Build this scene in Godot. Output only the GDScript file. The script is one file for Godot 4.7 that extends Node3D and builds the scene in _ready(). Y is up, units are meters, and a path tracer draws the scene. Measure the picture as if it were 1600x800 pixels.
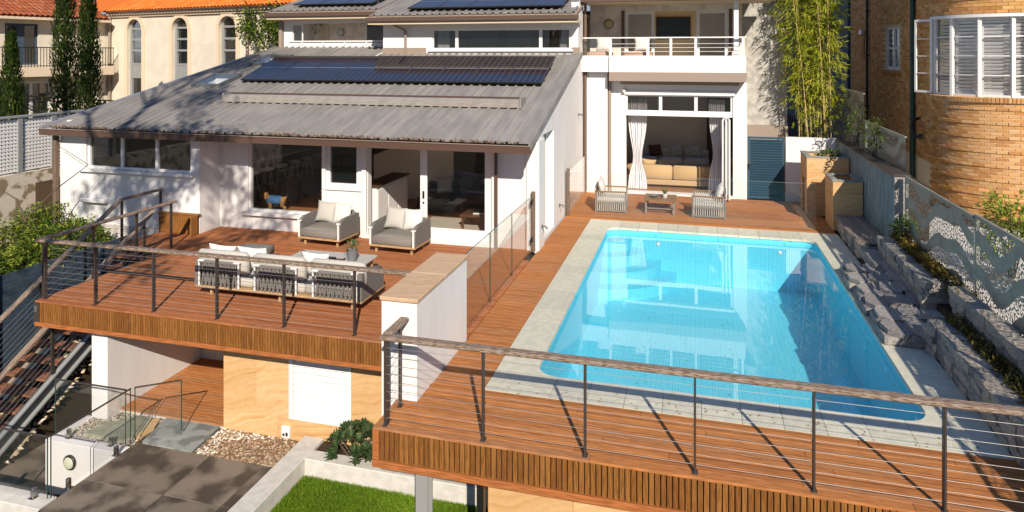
extends Node3D
# A house terrace and swimming pool seen from above the lawn. Pool deck is y = 0, x runs along the house front, -z runs away from the camera.

var rng := RandomNumberGenerator.new()
var taken := {}
var M := {}

class MB:
	# collects triangles; faces are listed counter-clockwise as seen from outside
	var v := PackedVector3Array()
	var n := PackedVector3Array()
	var c := PackedColorArray()
	var col := Color(1, 1, 1)
	var tinted := false
	var xf := Transform3D()
	func raw(a: Vector3, b: Vector3, d: Vector3, na: Vector3, nb: Vector3, nd: Vector3) -> void:
		v.push_back(a); v.push_back(d); v.push_back(b)
		n.push_back(na); n.push_back(nd); n.push_back(nb)
		if tinted:
			c.push_back(col); c.push_back(col); c.push_back(col)
	func tri(a: Vector3, b: Vector3, d: Vector3) -> void:
		a = xf * a; b = xf * b; d = xf * d
		var m := (b - a).cross(d - a)
		if m.length_squared() < 1e-18:
			return
		m = m.normalized()
		raw(a, b, d, m, m, m)
	func quad(a: Vector3, b: Vector3, d: Vector3, e: Vector3) -> void:
		tri(a, b, d); tri(a, d, e)
	func box(lo: Vector3, hi: Vector3, bev := 0.0) -> void:
		var b: float = minf(bev, 0.45 * minf(hi.x - lo.x, minf(hi.y - lo.y, hi.z - lo.z)))
		var p := func(sx: int, sy: int, sz: int, k: int) -> Vector3:
			# the corner point that lies on the face across axis k
			var q := Vector3(hi.x if sx > 0 else lo.x, hi.y if sy > 0 else lo.y, hi.z if sz > 0 else lo.z)
			var s := Vector3(sx, sy, sz)
			for j in 3:
				if j != k:
					q[j] -= s[j] * b
			return q
		for k in 3:
			var i := (k + 1) % 3
			var j := (k + 2) % 3
			for s in [-1, 1]:
				var cs := []
				for o in [[-1, -1], [1, -1], [1, 1], [-1, 1]]:
					var t := [0, 0, 0]
					t[k] = s; t[i] = o[0]; t[j] = o[1]
					cs.append(p.call(t[0], t[1], t[2], k))
				if s > 0:
					quad(cs[0], cs[1], cs[2], cs[3])
				else:
					quad(cs[3], cs[2], cs[1], cs[0])
				if b > 0.0:
					for si in [-1, 1]:   # edge between faces k(s) and i(si), running along j
						var t0 := [0, 0, 0]
						var t1 := [0, 0, 0]
						t0[k] = s; t0[i] = si; t0[j] = -1
						t1[k] = s; t1[i] = si; t1[j] = 1
						var a0: Vector3 = p.call(t0[0], t0[1], t0[2], k)
						var a1: Vector3 = p.call(t1[0], t1[1], t1[2], k)
						var b1: Vector3 = p.call(t1[0], t1[1], t1[2], i)
						var b0: Vector3 = p.call(t0[0], t0[1], t0[2], i)
						if s * si > 0:
							quad(a0, b0, b1, a1)
						else:
							quad(a1, b1, b0, a0)
		if b > 0.0:
			for sx in [-1, 1]:
				for sy in [-1, 1]:
					for sz in [-1, 1]:
						var a: Vector3 = p.call(sx, sy, sz, 0)
						var d: Vector3 = p.call(sx, sy, sz, 1)
						var e: Vector3 = p.call(sx, sy, sz, 2)
						if sx * sy * sz > 0:
							tri(a, d, e)
						else:
							tri(a, e, d)
	func cbox(ctr: Vector3, size: Vector3, bev := 0.0) -> void:
		box(ctr - size * 0.5, ctr + size * 0.5, bev)
	func bar(p: Vector3, q: Vector3, w: float, h: float, bev := 0.0, up := Vector3.UP) -> void:
		# a beam from p to q, w wide and h deep, centred on the line
		var keep := xf
		var z := (q - p).normalized()
		if absf(z.dot(up)) > 0.99:
			up = Vector3(1, 0, 0)
		var x := up.cross(z).normalized()
		var y := z.cross(x)
		xf = keep * Transform3D(Basis(x, y, z), p)
		box(Vector3(-w / 2, -h / 2, 0), Vector3(w / 2, h / 2, p.distance_to(q)), bev)
		xf = keep
	func tube(pts: Array, radii, sides := 8, caps := true) -> void:
		var rings := []
		var last := pts.size() - 1
		var up := Vector3.UP
		for i in pts.size():
			var d: Vector3 = (pts[mini(i + 1, last)] - pts[maxi(i - 1, 0)]).normalized()
			if absf(d.dot(up)) > 0.95:
				up = Vector3(0.3, 0.1, 1).normalized()
			var x := up.cross(d).normalized()
			var y := d.cross(x)
			var r: float = radii if radii is float else radii[i]
			var ring := []
			for k in sides:
				var a := TAU * k / sides
				var o := x * cos(a) + y * sin(a)
				ring.append([xf * (pts[i] + o * r), (xf.basis * o).normalized()])
			rings.append(ring)
		for i in last:
			for k in sides:
				var a: Array = rings[i][k]
				var b: Array = rings[i][(k + 1) % sides]
				var d: Array = rings[i + 1][(k + 1) % sides]
				var e: Array = rings[i + 1][k]
				raw(a[0], b[0], d[0], a[1], b[1], d[1])
				raw(a[0], d[0], e[0], a[1], d[1], e[1])
		if caps:
			for s in [0, last]:
				var m: Vector3 = (xf.basis * (pts[s] - pts[1 if s == 0 else last - 1])).normalized()
				for k in range(1, sides - 1):
					var a: Vector3 = rings[s][0][0]
					var b: Vector3 = rings[s][k][0]
					var d: Vector3 = rings[s][k + 1][0]
					if s == 0:
						raw(a, d, b, m, m, m)
					else:
						raw(a, b, d, m, m, m)
	func lathe(ctr: Vector3, prof: Array, sides := 16, smooth := true) -> void:
		# prof: [radius, height] from the bottom up, the outside of the shape
		for i in prof.size() - 1:
			var p0: Array = prof[i]
			var p1: Array = prof[i + 1]
			var sl := Vector2(p1[1] - p0[1], p0[0] - p1[0]).normalized()
			for k in sides:
				var a0 := TAU * k / sides
				var a1 := TAU * (k + 1) / sides
				var d0 := Vector3(cos(a0), 0, sin(a0))
				var d1 := Vector3(cos(a1), 0, sin(a1))
				var n0 := d0 * sl.x + Vector3.UP * sl.y
				var n1 := d1 * sl.x + Vector3.UP * sl.y
				if not smooth:
					n0 = (n0 + n1).normalized(); n1 = n0
				n0 = xf.basis * n0; n1 = xf.basis * n1
				var a: Vector3 = xf * (ctr + d0 * p0[0] + Vector3.UP * p0[1])
				var b: Vector3 = xf * (ctr + d1 * p0[0] + Vector3.UP * p0[1])
				var d: Vector3 = xf * (ctr + d1 * p1[0] + Vector3.UP * p1[1])
				var e: Vector3 = xf * (ctr + d0 * p1[0] + Vector3.UP * p1[1])
				raw(b, a, e, n1, n0, n0)
				raw(b, e, d, n1, n0, n1)
	func prism(poly: PackedVector2Array, y0: float, y1: float, plane := "xz") -> void:
		# extrudes an outline: "xz" up along y, "xy" along z
		var pt := func(q: Vector2, h: float) -> Vector3:
			return Vector3(q.x, h, q.y) if plane == "xz" else Vector3(q.x, q.y, h)
		if Geometry2D.is_polygon_clockwise(poly) == (plane == "xz"):
			poly = poly.duplicate(); poly.reverse()
		var idx := Geometry2D.triangulate_polygon(poly)
		var k := poly.size()
		for t in idx.size() / 3:
			var a := poly[idx[t * 3]]
			var b := poly[idx[t * 3 + 1]]
			var d := poly[idx[t * 3 + 2]]
			var ccw: bool = (b - a).cross(d - a) > 0.0
			if ccw == (plane == "xz"):
				var w := b; b = d; d = w
			tri(pt.call(a, y1), pt.call(b, y1), pt.call(d, y1))
			tri(pt.call(a, y0), pt.call(d, y0), pt.call(b, y0))
		for i in k:
			var a := poly[i]
			var b := poly[(i + 1) % k]
			quad(pt.call(a, y0), pt.call(b, y0), pt.call(b, y1), pt.call(a, y1))
	func pillow(ctr: Vector3, size: Vector3, seg := 6, pow_ := 0.5, soft := 0.0) -> void:
		# a stuffed cushion: flat square outline, thick in the middle, seam at the edge (thickness along local z)
		for s in [-1.0, 1.0]:
			var g := []
			for i in seg + 1:
				var row := []
				for j in seg + 1:
					var a := 2.0 * i / seg - 1.0
					var b := 2.0 * j / seg - 1.0
					var e := pow(maxf(0.0, (1 - a * a) * (1 - b * b)), pow_)
					var pin := 1.0 - soft * (1.0 - a * a) * absf(b) * 0.1 - soft * (1.0 - b * b) * absf(a) * 0.1
					row.append(ctr + Vector3(a * size.x / 2 * pin, b * size.y / 2 * pin, s * size.z / 2 * (0.12 + 0.88 * e)))
				g.append(row)
			for i in seg:
				for j in seg:
					if s > 0:
						quad(g[i][j], g[i + 1][j], g[i + 1][j + 1], g[i][j + 1])
					else:
						quad(g[i][j + 1], g[i + 1][j + 1], g[i + 1][j], g[i][j])
			if s > 0:
				for i in seg:
					for q in [[g[i][0], g[i + 1][0]], [g[i + 1][seg], g[i][seg]], [g[0][i + 1], g[0][i]], [g[seg][i], g[seg][i + 1]]]:
						var w := Vector3(0, 0, -0.12 * size.z)
						quad(q[0] + w, q[1] + w, q[1], q[0])
	func mesh(smooth := false) -> ArrayMesh:
		if smooth:
			weld()
		var a := []
		a.resize(Mesh.ARRAY_MAX)
		a[Mesh.ARRAY_VERTEX] = v
		a[Mesh.ARRAY_NORMAL] = n
		if tinted:
			a[Mesh.ARRAY_COLOR] = c
		var m := ArrayMesh.new()
		m.add_surface_from_arrays(Mesh.PRIMITIVE_TRIANGLES, a)
		return m
	func weld() -> void:
		# smooth normals where corners meet
		var sum := {}
		for i in v.size():
			var k := Vector3i((v[i] * 2000.0).round())
			sum[k] = sum.get(k, Vector3.ZERO) + n[i]
		for i in v.size():
			n[i] = sum[Vector3i((v[i] * 2000.0).round())].normalized()

func numbered(called: String) -> String:
	var k: int = taken.get(called, 0)
	taken[called] = k + 1
	return called if k == 0 else "%s_%03d" % [called, k]
func tag(o: Node3D, label: String, category: String, group := "", kind := "") -> Node3D:
	o.set_meta("label", label)
	o.set_meta("category", category)
	if group: o.set_meta("group", group)
	if kind: o.set_meta("kind", kind)
	return o
func thing(called: String, label: String, category: String, at := Vector3.ZERO, turn := 0.0, group := "") -> Node3D:
	var o := Node3D.new()
	o.name = numbered(called)
	add_child(o)
	o.position = at
	o.rotation.y = turn
	return tag(o, label, category, group)
func part(called: String, parent: Node3D, at := Vector3.ZERO) -> Node3D:
	var o := Node3D.new()
	o.name = called
	parent.add_child(o, true)
	o.position = at
	return o
func inst(mesh: Mesh, called: String, m: Material, parent: Node3D = null, xf := Transform3D()) -> MeshInstance3D:
	var o := MeshInstance3D.new()
	o.mesh = mesh
	o.material_override = m
	o.name = numbered(called) if parent == null else called
	(self if parent == null else parent).add_child(o, true)
	o.transform = xf
	return o
func put(b: MB, called: String, m: Material, parent: Node3D = null, smooth := false) -> MeshInstance3D:
	return inst(b.mesh(smooth), called, m, parent)
func struct(b: MB, called: String, m: Material) -> MeshInstance3D:
	var o := put(b, called, m)
	o.set_meta("kind", "structure")
	return o
func dup(o: Node3D, at: Vector3, turn := 0.0, label := "") -> Node3D:
	var r: Node3D = o.duplicate()
	r.name = numbered(String(o.name).trim_suffix("_000"))
	add_child(r)
	r.position = at
	r.rotation.y = turn
	if label: r.set_meta("label", label)
	return r
func T(p: Vector3, turn := 0.0) -> Transform3D:
	return Transform3D(Basis(Vector3.UP, turn), p)

# ---------- materials: base colours are linear values ----------
func noise_tex(freq: float, octaves: int, seed_: int, a: Color, b: Color, lo := 0.3, hi := 0.7, size := 512, kind := FastNoiseLite.TYPE_SIMPLEX_SMOOTH) -> ImageTexture:
	var f := FastNoiseLite.new()
	f.noise_type = kind
	f.frequency = freq
	f.fractal_octaves = octaves
	f.seed = seed_
	var im := f.get_seamless_image(size, size, false, false, 0.12, true)
	var out := Image.create(size, size, false, Image.FORMAT_RGB8)
	var ramp := []
	for i in 256:
		ramp.append(a.lerp(b, smoothstep(lo, hi, i / 255.0)).linear_to_srgb())
	var d := im.get_data()
	for y in size:
		for x in size:
			out.set_pixel(x, y, ramp[d[y * size + x]])
	return ImageTexture.create_from_image(out)
func mat(called: String, c: Color, rough := 0.8, metal := 0.0) -> StandardMaterial3D:
	var m := StandardMaterial3D.new()
	m.resource_name = called
	m.albedo_color = c.linear_to_srgb()
	m.roughness = rough
	m.metallic = metal
	if rough >= 0.5 and metal == 0.0: m.metallic_specular = 0.25
	M[called] = m
	return m
func grain(m: StandardMaterial3D, tex: Texture2D, scale: Vector3, offset := Vector3.ZERO, world := true) -> StandardMaterial3D:
	m.albedo_texture = tex
	m.uv1_triplanar = true
	m.uv1_world_triplanar = world
	m.uv1_scale = scale
	m.uv1_offset = offset
	return m
func bump(m: StandardMaterial3D, tex: Texture2D, cm: float) -> StandardMaterial3D:
	m.heightmap_enabled = true
	m.heightmap_texture = tex
	m.heightmap_scale = cm
	return m
func tex_variants(called: String, base: Array, tex: Texture2D, scale: Vector3, rough: float, height: Texture2D = null, cm := 0.0) -> Array:
	# a few tones of one stuff for pieces that differ
	var out := []
	for i in base.size():
		var m := mat("%s_%d" % [called, i], base[i], rough)
		grain(m, tex, scale, Vector3(0.37 * i, 0.71 * i, 0.53 * i))
		if height: bump(m, height, cm)
		out.append(m)
	return out
func pick(a: Array) -> Variant:
	return a[rng.randi() % a.size()]

func make_materials() -> void:
	var W := Color(1, 1, 1)
	var g_soft := noise_tex(0.012, 5, 3, W * 0.82, W * 1.0)
	var g_wood := noise_tex(0.02, 4, 5, W * 0.66, W * 1.0, 0.25, 0.75)
	var g_fine := noise_tex(0.08, 3, 8, W * 0.8, W * 1.0)
	var g_speck := noise_tex(0.2, 2, 9, W * 0.55, W * 1.0, 0.3, 0.6)
	var h_wood := noise_tex(0.03, 3, 15, Color(0, 0, 0), W, 0.2, 0.8, 256)
	var h_fine := noise_tex(0.12, 3, 16, Color(0, 0, 0), W, 0.2, 0.8, 256)
	M.tex_soft = g_soft; M.tex_wood = g_wood; M.tex_fine = g_fine; M.tex_speck = g_speck; M.h_wood = h_wood; M.h_fine = h_fine
	# timber: grain runs along x, y or z
	var dk := [Color(0.5, 0.203, 0.07), Color(0.47, 0.188, 0.064), Color(0.53, 0.218, 0.077), Color(0.435, 0.172, 0.06), Color(0.48, 0.207, 0.078), Color(0.45, 0.205, 0.09)]
	M.deck = tex_variants("pool_deck_timber", dk, g_wood, Vector3(0.3, 3, 6), 0.75, h_wood, 0.12)
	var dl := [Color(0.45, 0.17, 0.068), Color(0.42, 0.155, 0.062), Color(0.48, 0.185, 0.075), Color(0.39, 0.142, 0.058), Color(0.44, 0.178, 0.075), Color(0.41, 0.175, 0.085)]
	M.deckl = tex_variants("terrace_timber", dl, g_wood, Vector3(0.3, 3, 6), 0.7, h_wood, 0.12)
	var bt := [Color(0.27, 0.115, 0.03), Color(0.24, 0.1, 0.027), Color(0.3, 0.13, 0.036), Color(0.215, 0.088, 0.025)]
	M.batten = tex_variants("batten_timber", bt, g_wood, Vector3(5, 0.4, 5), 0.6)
	M.trim_timber = grain(mat("trim_timber", Color(0.42, 0.15, 0.05), 0.55), g_wood, Vector3(0.3, 4, 5))
	M.trim_timber_l = grain(mat("terrace_trim_timber", Color(0.42, 0.15, 0.05), 0.55), g_wood, Vector3(0.3, 4, 5))
	M.rail_timber = bump(grain(mat("weathered_rail_timber", Color(0.31, 0.245, 0.195), 0.75), noise_tex(0.03, 5, 21, Color(0.45, 0.36, 0.3), W, 0.3, 0.62), Vector3(0.5, 4, 4)), h_wood, 0.2)
	M.rail_timber_z = bump(grain(mat("weathered_rail_timber_along", Color(0.34, 0.27, 0.215), 0.75), noise_tex(0.03, 5, 22, Color(0.45, 0.36, 0.3), W, 0.3, 0.62), Vector3(4, 4, 0.5)), h_wood, 0.2)
	M.tread = tex_variants("stair_tread_timber", [Color(0.3, 0.125, 0.07), Color(0.34, 0.145, 0.08), Color(0.26, 0.115, 0.07)], g_wood, Vector3(0.4, 3, 6), 0.6)
	M.teak = grain(mat("pale_teak", Color(0.5, 0.33, 0.17), 0.55), g_wood, Vector3(0.6, 5, 5))
	M.teak_mid = grain(mat("mid_teak", Color(0.33, 0.19, 0.085), 0.5), g_wood, Vector3(0.6, 5, 5))
	M.floor_timber = grain(mat("indoor_floor_timber", Color(0.4, 0.2, 0.09), 0.35), g_wood, Vector3(0.4, 4, 4))
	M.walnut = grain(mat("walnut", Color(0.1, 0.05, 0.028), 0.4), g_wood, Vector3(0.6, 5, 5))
	M.bench_timber = tex_variants("silvered_bench_timber", [Color(0.33, 0.27, 0.22), Color(0.37, 0.3, 0.245), Color(0.3, 0.245, 0.2)], g_wood, Vector3(4, 4, 0.4), 0.75)
	# render, stone, concrete
	M.white = bump(grain(mat("white_render", Color(0.75, 0.742, 0.735), 0.85), noise_tex(0.009, 5, 31, W * 0.95, W, 0.2, 0.75), Vector3(0.4, 0.1, 0.4)), h_fine, 0.08)
	M.white_paint = mat("white_paint", Color(0.74, 0.735, 0.73), 0.45)
	M.offwhite = grain(mat("off_white_wall", Color(0.82, 0.75, 0.69), 0.8), g_soft, Vector3(0.3, 0.3, 0.3))
	M.greywall = grain(mat("grey_render", Color(0.46, 0.445, 0.41), 0.9), noise_tex(0.02, 5, 33, W * 0.75, W, 0.3, 0.7), Vector3(0.3, 0.3, 0.3))
	M.cream = grain(mat("cream_render", Color(0.68, 0.62, 0.51), 0.9), noise_tex(0.01, 5, 34, W * 0.9, W, 0.3, 0.7), Vector3(0.2, 0.2, 0.2))
	M.cream_trim = mat("cream_trim", Color(0.66, 0.54, 0.4), 0.8)
	M.sand = sandstone("sandstone", Color(0.62, 0.42, 0.215), Color(0.45, 0.225, 0.075), 1)
	M.sand_b = sandstone("sandstone_pale", Color(0.66, 0.46, 0.25), Color(0.5, 0.27, 0.1), 2)
	M.sandcap = sandstone("sandstone_cap", Color(0.6, 0.43, 0.29), Color(0.42, 0.26, 0.14), 3)
	M.coping = tex_variants("limestone_coping", [Color(0.57, 0.56, 0.46), Color(0.6, 0.59, 0.485), Color(0.54, 0.53, 0.44), Color(0.585, 0.57, 0.465)], noise_tex(0.012, 5, 41, W * 0.9, W, 0.25, 0.75), Vector3(0.9, 0.9, 0.9), 0.7, h_fine, 0.1)
	M.concrete = bump(grain(mat("pale_concrete", Color(0.6, 0.58, 0.54), 0.9), noise_tex(0.02, 6, 42, W * 0.88, W, 0.25, 0.75), Vector3(0.5, 0.5, 0.5)), h_fine, 0.15)
	M.slate = tex_variants("dark_slate_paving", [Color(0.2, 0.165, 0.13), Color(0.22, 0.182, 0.145), Color(0.185, 0.155, 0.125)], noise_tex(0.009, 6, 43, Color(0.36, 0.35, 0.35), W * 1.0, 0.3, 0.7), Vector3(0.22, 0.22, 0.22), 0.6, h_fine, 0.15)
	M.bluestone = bump(grain(mat("pale_blue_stone_slab", Color(0.29, 0.31, 0.30), 0.6), noise_tex(0.012, 5, 44, W * 0.6, W, 0.3, 0.6), Vector3(0.4, 0.4, 0.4)), h_fine, 0.1)
	M.greenstone = bump(grain(mat("stepping_stone", Color(0.36, 0.37, 0.27), 0.7), g_soft, Vector3(0.8, 0.8, 0.8)), h_fine, 0.15)
	M.rock = tex_variants("retaining_rock", [Color(0.32, 0.3, 0.28), Color(0.38, 0.35, 0.3), Color(0.43, 0.38, 0.315), Color(0.25, 0.24, 0.23), Color(0.46, 0.4, 0.32)], noise_tex(0.02, 6, 45, W * 0.66, W, 0.25, 0.7), Vector3(1.4, 1.4, 1.4), 0.85, h_fine, 0.25)
	M.rockslab = tex_variants("flagstone", [Color(0.36, 0.34, 0.32), Color(0.3, 0.285, 0.27), Color(0.42, 0.39, 0.36)], noise_tex(0.03, 5, 46, W * 0.6, W, 0.3, 0.65), Vector3(1.2, 1.2, 1.2), 0.85, h_fine, 0.4)
	M.bluewall = grain(mat("painted_board_wall", Color(0.2, 0.26, 0.28), 0.7), noise_tex(0.012, 5, 47, W * 0.7, W, 0.25, 0.75), Vector3(0.8, 0.2, 0.8))
	M.stained = bump(grain(mat("stained_garden_wall", Color(0.62, 0.56, 0.47), 0.9), noise_tex(0.012, 6, 48, Color(0.42, 0.36, 0.28), W, 0.3, 0.52), Vector3(0.35, 0.35, 0.35)), h_fine, 0.2)
	M.soil = bump(grain(mat("garden_soil", Color(0.09, 0.062, 0.04), 0.95), g_speck, Vector3(1.5, 1.5, 1.5)), h_fine, 1.5)
	M.mulch = bump(grain(mat("pebble_bed", Color(0.26, 0.17, 0.105), 0.95), g_speck, Vector3(1.2, 1.2, 1.2)), h_fine, 1.0)
	M.ground = grain(mat("ground", Color(0.09, 0.085, 0.06), 0.95), g_speck, Vector3(0.4, 0.4, 0.4))
	var br := []
	for q in [Color(0.6, 0.335, 0.14), Color(0.56, 0.295, 0.11), Color(0.64, 0.37, 0.165), Color(0.5, 0.245, 0.09), Color(0.6, 0.35, 0.17), Color(0.66, 0.41, 0.2)]:
		br.append(q)
	M.brick = tex_variants("ochre_brick", br, g_fine, Vector3(2, 2, 2), 0.85, h_fine, 0.15)
	M.mortar = grain(mat("mortar", Color(0.82, 0.69, 0.5), 0.95), g_fine, Vector3(2, 2, 2))
	M.terracotta = tex_variants("terracotta_tile", [Color(0.72, 0.2, 0.035), Color(0.66, 0.17, 0.03), Color(0.76, 0.24, 0.05)], g_soft, Vector3(1, 1, 1), 0.8)
	M.terracotta_dark = tex_variants("dark_terracotta_tile", [Color(0.34, 0.1, 0.045), Color(0.29, 0.085, 0.04), Color(0.38, 0.13, 0.065)], g_soft, Vector3(1, 1, 1), 0.85)  # darker red-brown tones for the wing roof
	# metal
	M.roof = tex_variants("roof_sheet", [Color(0.275, 0.26, 0.246), Color(0.255, 0.241, 0.228), Color(0.295, 0.278, 0.262)], noise_tex(0.012, 5, 51, W * 0.78, W, 0.25, 0.75), Vector3(0.35, 0.35, 0.1), 0.5)
	M.gutter = mat("brown_gutter", Color(0.10, 0.06, 0.045), 0.45)
	M.flash = mat("grey_flashing", Color(0.36, 0.36, 0.37), 0.4, 0.4)
	M.taupe = mat("taupe_trim", Color(0.3, 0.24, 0.2), 0.6)
	M.cassette = grain(mat("awning_case", Color(0.31, 0.285, 0.26), 0.45), g_soft, Vector3(0.4, 2, 2))
	M.solar = solar_mat()
	M.alu = mat("aluminium", Color(0.6, 0.6, 0.6), 0.35, 0.9)
	M.post = grain(mat("bronze_post", Color(0.055, 0.045, 0.04), 0.45), g_fine, Vector3(3, 3, 3))
	M.steel = mat("cable_steel", Color(0.5, 0.49, 0.48), 0.55, 0.9)
	M.spigot = mat("spigot_steel", Color(0.4, 0.39, 0.37), 0.25, 1.0)
	M.grey_steel = grain(mat("grey_painted_steel", Color(0.12, 0.135, 0.14), 0.45), g_soft, Vector3(0.6, 0.6, 0.6))
	M.pale_steel = mat("pale_steel", Color(0.32, 0.33, 0.33), 0.5, 0.2)
	M.black = mat("black_metal", Color(0.012, 0.012, 0.012), 0.4)
	M.navy = mat("navy_slat", Color(0.035, 0.085, 0.13), 0.5)
	M.bluefence = grain(mat("blue_grey_fence", Color(0.06, 0.09, 0.125), 0.6), g_soft, Vector3(0.7, 0.7, 0.7))
	M.screen = grain(mat("laser_cut_screen", Color(0.26, 0.27, 0.235), 0.5, 0.15), g_soft, Vector3(0.5, 0.5, 0.5))
	M.greenpipe = mat("green_pipe", Color(0.012, 0.06, 0.045), 0.4)
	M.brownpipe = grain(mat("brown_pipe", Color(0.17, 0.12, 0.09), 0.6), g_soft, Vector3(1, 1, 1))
	# glass and water
	M.glass = glass("window_glass", Color(0.015, 0.02, 0.018), 0.3)
	M.glass_clear = glass("clear_glass", Color(0.02, 0.03, 0.03), 0.03)
	M.fence_glass = glass("fence_glass", Color(0.1, 0.2, 0.17), 0.02)
	M.glass_edge = mat("glass_edge", Color(0.02, 0.06, 0.05), 0.15)
	M.glass_edge_pale = mat("glass_edge_pale", Color(0.3, 0.36, 0.33), 0.15)
	M.tile = pool_tile_mat()
	M.water = glass("pool_water", Color(0.1, 0.55, 0.75), 0.04)
	bump(M.water, noise_tex(0.006, 2, 61, Color(0, 0, 0), W, 0.0, 1.0, 512), 0.12)
	M.water.uv1_triplanar = true; M.water.uv1_world_triplanar = true; M.water.uv1_scale = Vector3(0.16, 0.16, 0.16)
	# cloth
	M.cushion = bump(grain(mat("pale_cushion", Color(0.52, 0.5, 0.455), 0.95), g_fine, Vector3(2, 2, 2)), h_fine, 0.12)
	M.cushion_w = bump(grain(mat("white_cushion", Color(0.74, 0.73, 0.69), 0.95), g_fine, Vector3(2, 2, 2)), h_fine, 0.12)
	M.greycloth = bump(grain(mat("grey_weave", Color(0.24, 0.22, 0.2), 0.95), g_fine, Vector3(2, 2, 2)), h_fine, 0.15)
	M.rope = bump(grain(mat("grey_rope", Color(0.2, 0.188, 0.176), 0.95), g_fine, Vector3(5, 5, 5)), h_fine, 0.3)
	M.darkcloth = grain(mat("charcoal_cloth", Color(0.055, 0.05, 0.046), 0.95), g_fine, Vector3(2, 2, 2))
	M.beigecloth = bump(grain(mat("beige_cloth", Color(0.52, 0.37, 0.2), 0.95), g_fine, Vector3(2, 2, 2)), h_fine, 0.15)
	M.greysofa = grain(mat("pale_grey_cloth", Color(0.6, 0.57, 0.52), 0.95), g_fine, Vector3(2, 2, 2))
	M.curtain = mat("white_voile", Color(0.8, 0.8, 0.82), 0.9)
	M.curtain.backlight_enabled = true
	M.curtain.backlight = Color(0.5, 0.5, 0.52)
	M.rug = grain(mat("pale_rug", Color(0.55, 0.5, 0.42), 1.0), g_fine, Vector3(3, 3, 3))
	M.bluecloth = grain(mat("blue_cloth", Color(0.06, 0.16, 0.33), 0.95), g_fine, Vector3(3, 3, 3))
	M.pouf = mat("blue_pouf_cloth", Color(0.015, 0.12, 0.22), 0.95)
	M.brownpillow = mat("brown_pillow_cloth", Color(0.11, 0.055, 0.035), 0.95)
	M.pinkcloth = grain(mat("blush_cloth", Color(0.55, 0.38, 0.3), 0.95), g_fine, Vector3(2, 2, 2))
	M.fur = bump(grain(mat("apricot_fur", Color(0.56, 0.32, 0.13), 0.95), noise_tex(0.09, 4, 71, W * 0.55, W, 0.3, 0.7), Vector3(6, 6, 6)), h_fine, 1.2)
	M.ply = mat("stool_shell", Color(0.86, 0.83, 0.74), 0.6)
	M.beige_wall = mat("beige_wall", Color(0.88, 0.76, 0.57), 0.85)
	M.ceiling = mat("ceiling_white", Color(0.85, 0.84, 0.82), 0.9)
	M.inwall = mat("indoor_wall", Color(0.5, 0.44, 0.35), 0.85)
	M.opening_shade = mat("opening_shade_colour", Color(0.11, 0.085, 0.065), 0.6)  # shade of the lounge opening put into the colour
	M.teal = mat("teal_glass", Color(0.02, 0.38, 0.42), 0.3)
	M.ceramic = mat("grey_ceramic", Color(0.16, 0.165, 0.17), 0.5)
	M.brass = mat("lamp_lens", Color(0.5, 0.44, 0.24), 0.35)
	M.lens = mat("frosted_lens", Color(0.62, 0.64, 0.5), 0.3)
	# plants: one material, colour per leaf
	M.leaf = mat("leaf", Color(1, 1, 1), 0.55)
	M.leaf.vertex_color_use_as_albedo = true
	M.leaf.backlight_enabled = true
	M.leaf.backlight = Color(0.7, 0.74, 0.5)
	M.bark = bump(grain(mat("bark", Color(0.13, 0.1, 0.075), 0.95), g_fine, Vector3(3, 1, 3)), h_fine, 1.0)
	M.cane = grain(mat("bamboo_cane", Color(0.52, 0.4, 0.17), 0.5), g_soft, Vector3(2, 0.6, 2))
	M.litter = mat("dry_leaf", Color(1, 1, 1), 0.9)
	M.litter.vertex_color_use_as_albedo = true
	M.pebble = mat("pebble", Color(1, 1, 1), 0.8)
	M.pebble.vertex_color_use_as_albedo = true
	M.grass = mat("grass_blade", Color(1, 1, 1), 0.7)
	M.grass.vertex_color_use_as_albedo = true
	M.grass.backlight_enabled = true
	M.grass.backlight = Color(0.4, 0.45, 0.2)

func glass(called: String, c: Color, a: float) -> StandardMaterial3D:
	var m := mat(called, c, 0.0)
	m.albedo_color.a = a
	m.transparency = BaseMaterial3D.TRANSPARENCY_ALPHA
	return m
func sandstone(called: String, a: Color, b: Color, sd: int) -> StandardMaterial3D:
	# veined sawn sandstone: warped bedding lines
	var f := FastNoiseLite.new()
	f.seed = sd * 17; f.frequency = 0.0022; f.fractal_octaves = 2
	var f2 := FastNoiseLite.new()
	f2.seed = sd * 29; f2.frequency = 0.06; f2.fractal_octaves = 3
	var im := Image.create(512, 512, false, Image.FORMAT_RGB8)
	for y in 512:
		for x in 512:
			var w := f.get_noise_2d(x, y * 1.3) * 42.0
			var s := y + w + x * 0.3
			var soft := 0.5 + 0.9 * f.get_noise_2d(x + 700, y)
			var t := 0.3 + 0.36 * f2.get_noise_1d(s * 0.55) + 0.34 * f2.get_noise_1d(s * 1.7 + 300.0) * soft + 0.2 * f2.get_noise_1d(s * 4.5 + 900.0)
			t += 0.5 * pow(maxf(0.0, sin(s * 0.027 + 0.5)), 30.0) * soft + 0.16 * f2.get_noise_2d(x * 0.3, y * 0.3) + 0.06 * f2.get_noise_2d(x * 3.0, y * 3.0)
			t = clampf(t, 0.0, 1.0)
			im.set_pixel(x, y, a.lerp(b, t).linear_to_srgb())
	var m := mat(called, Color(1, 1, 1), 0.85)
	grain(m, ImageTexture.create_from_image(im), Vector3(0.7, 0.7, 0.7))
	return bump(m, M.h_fine, 0.08)
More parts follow.
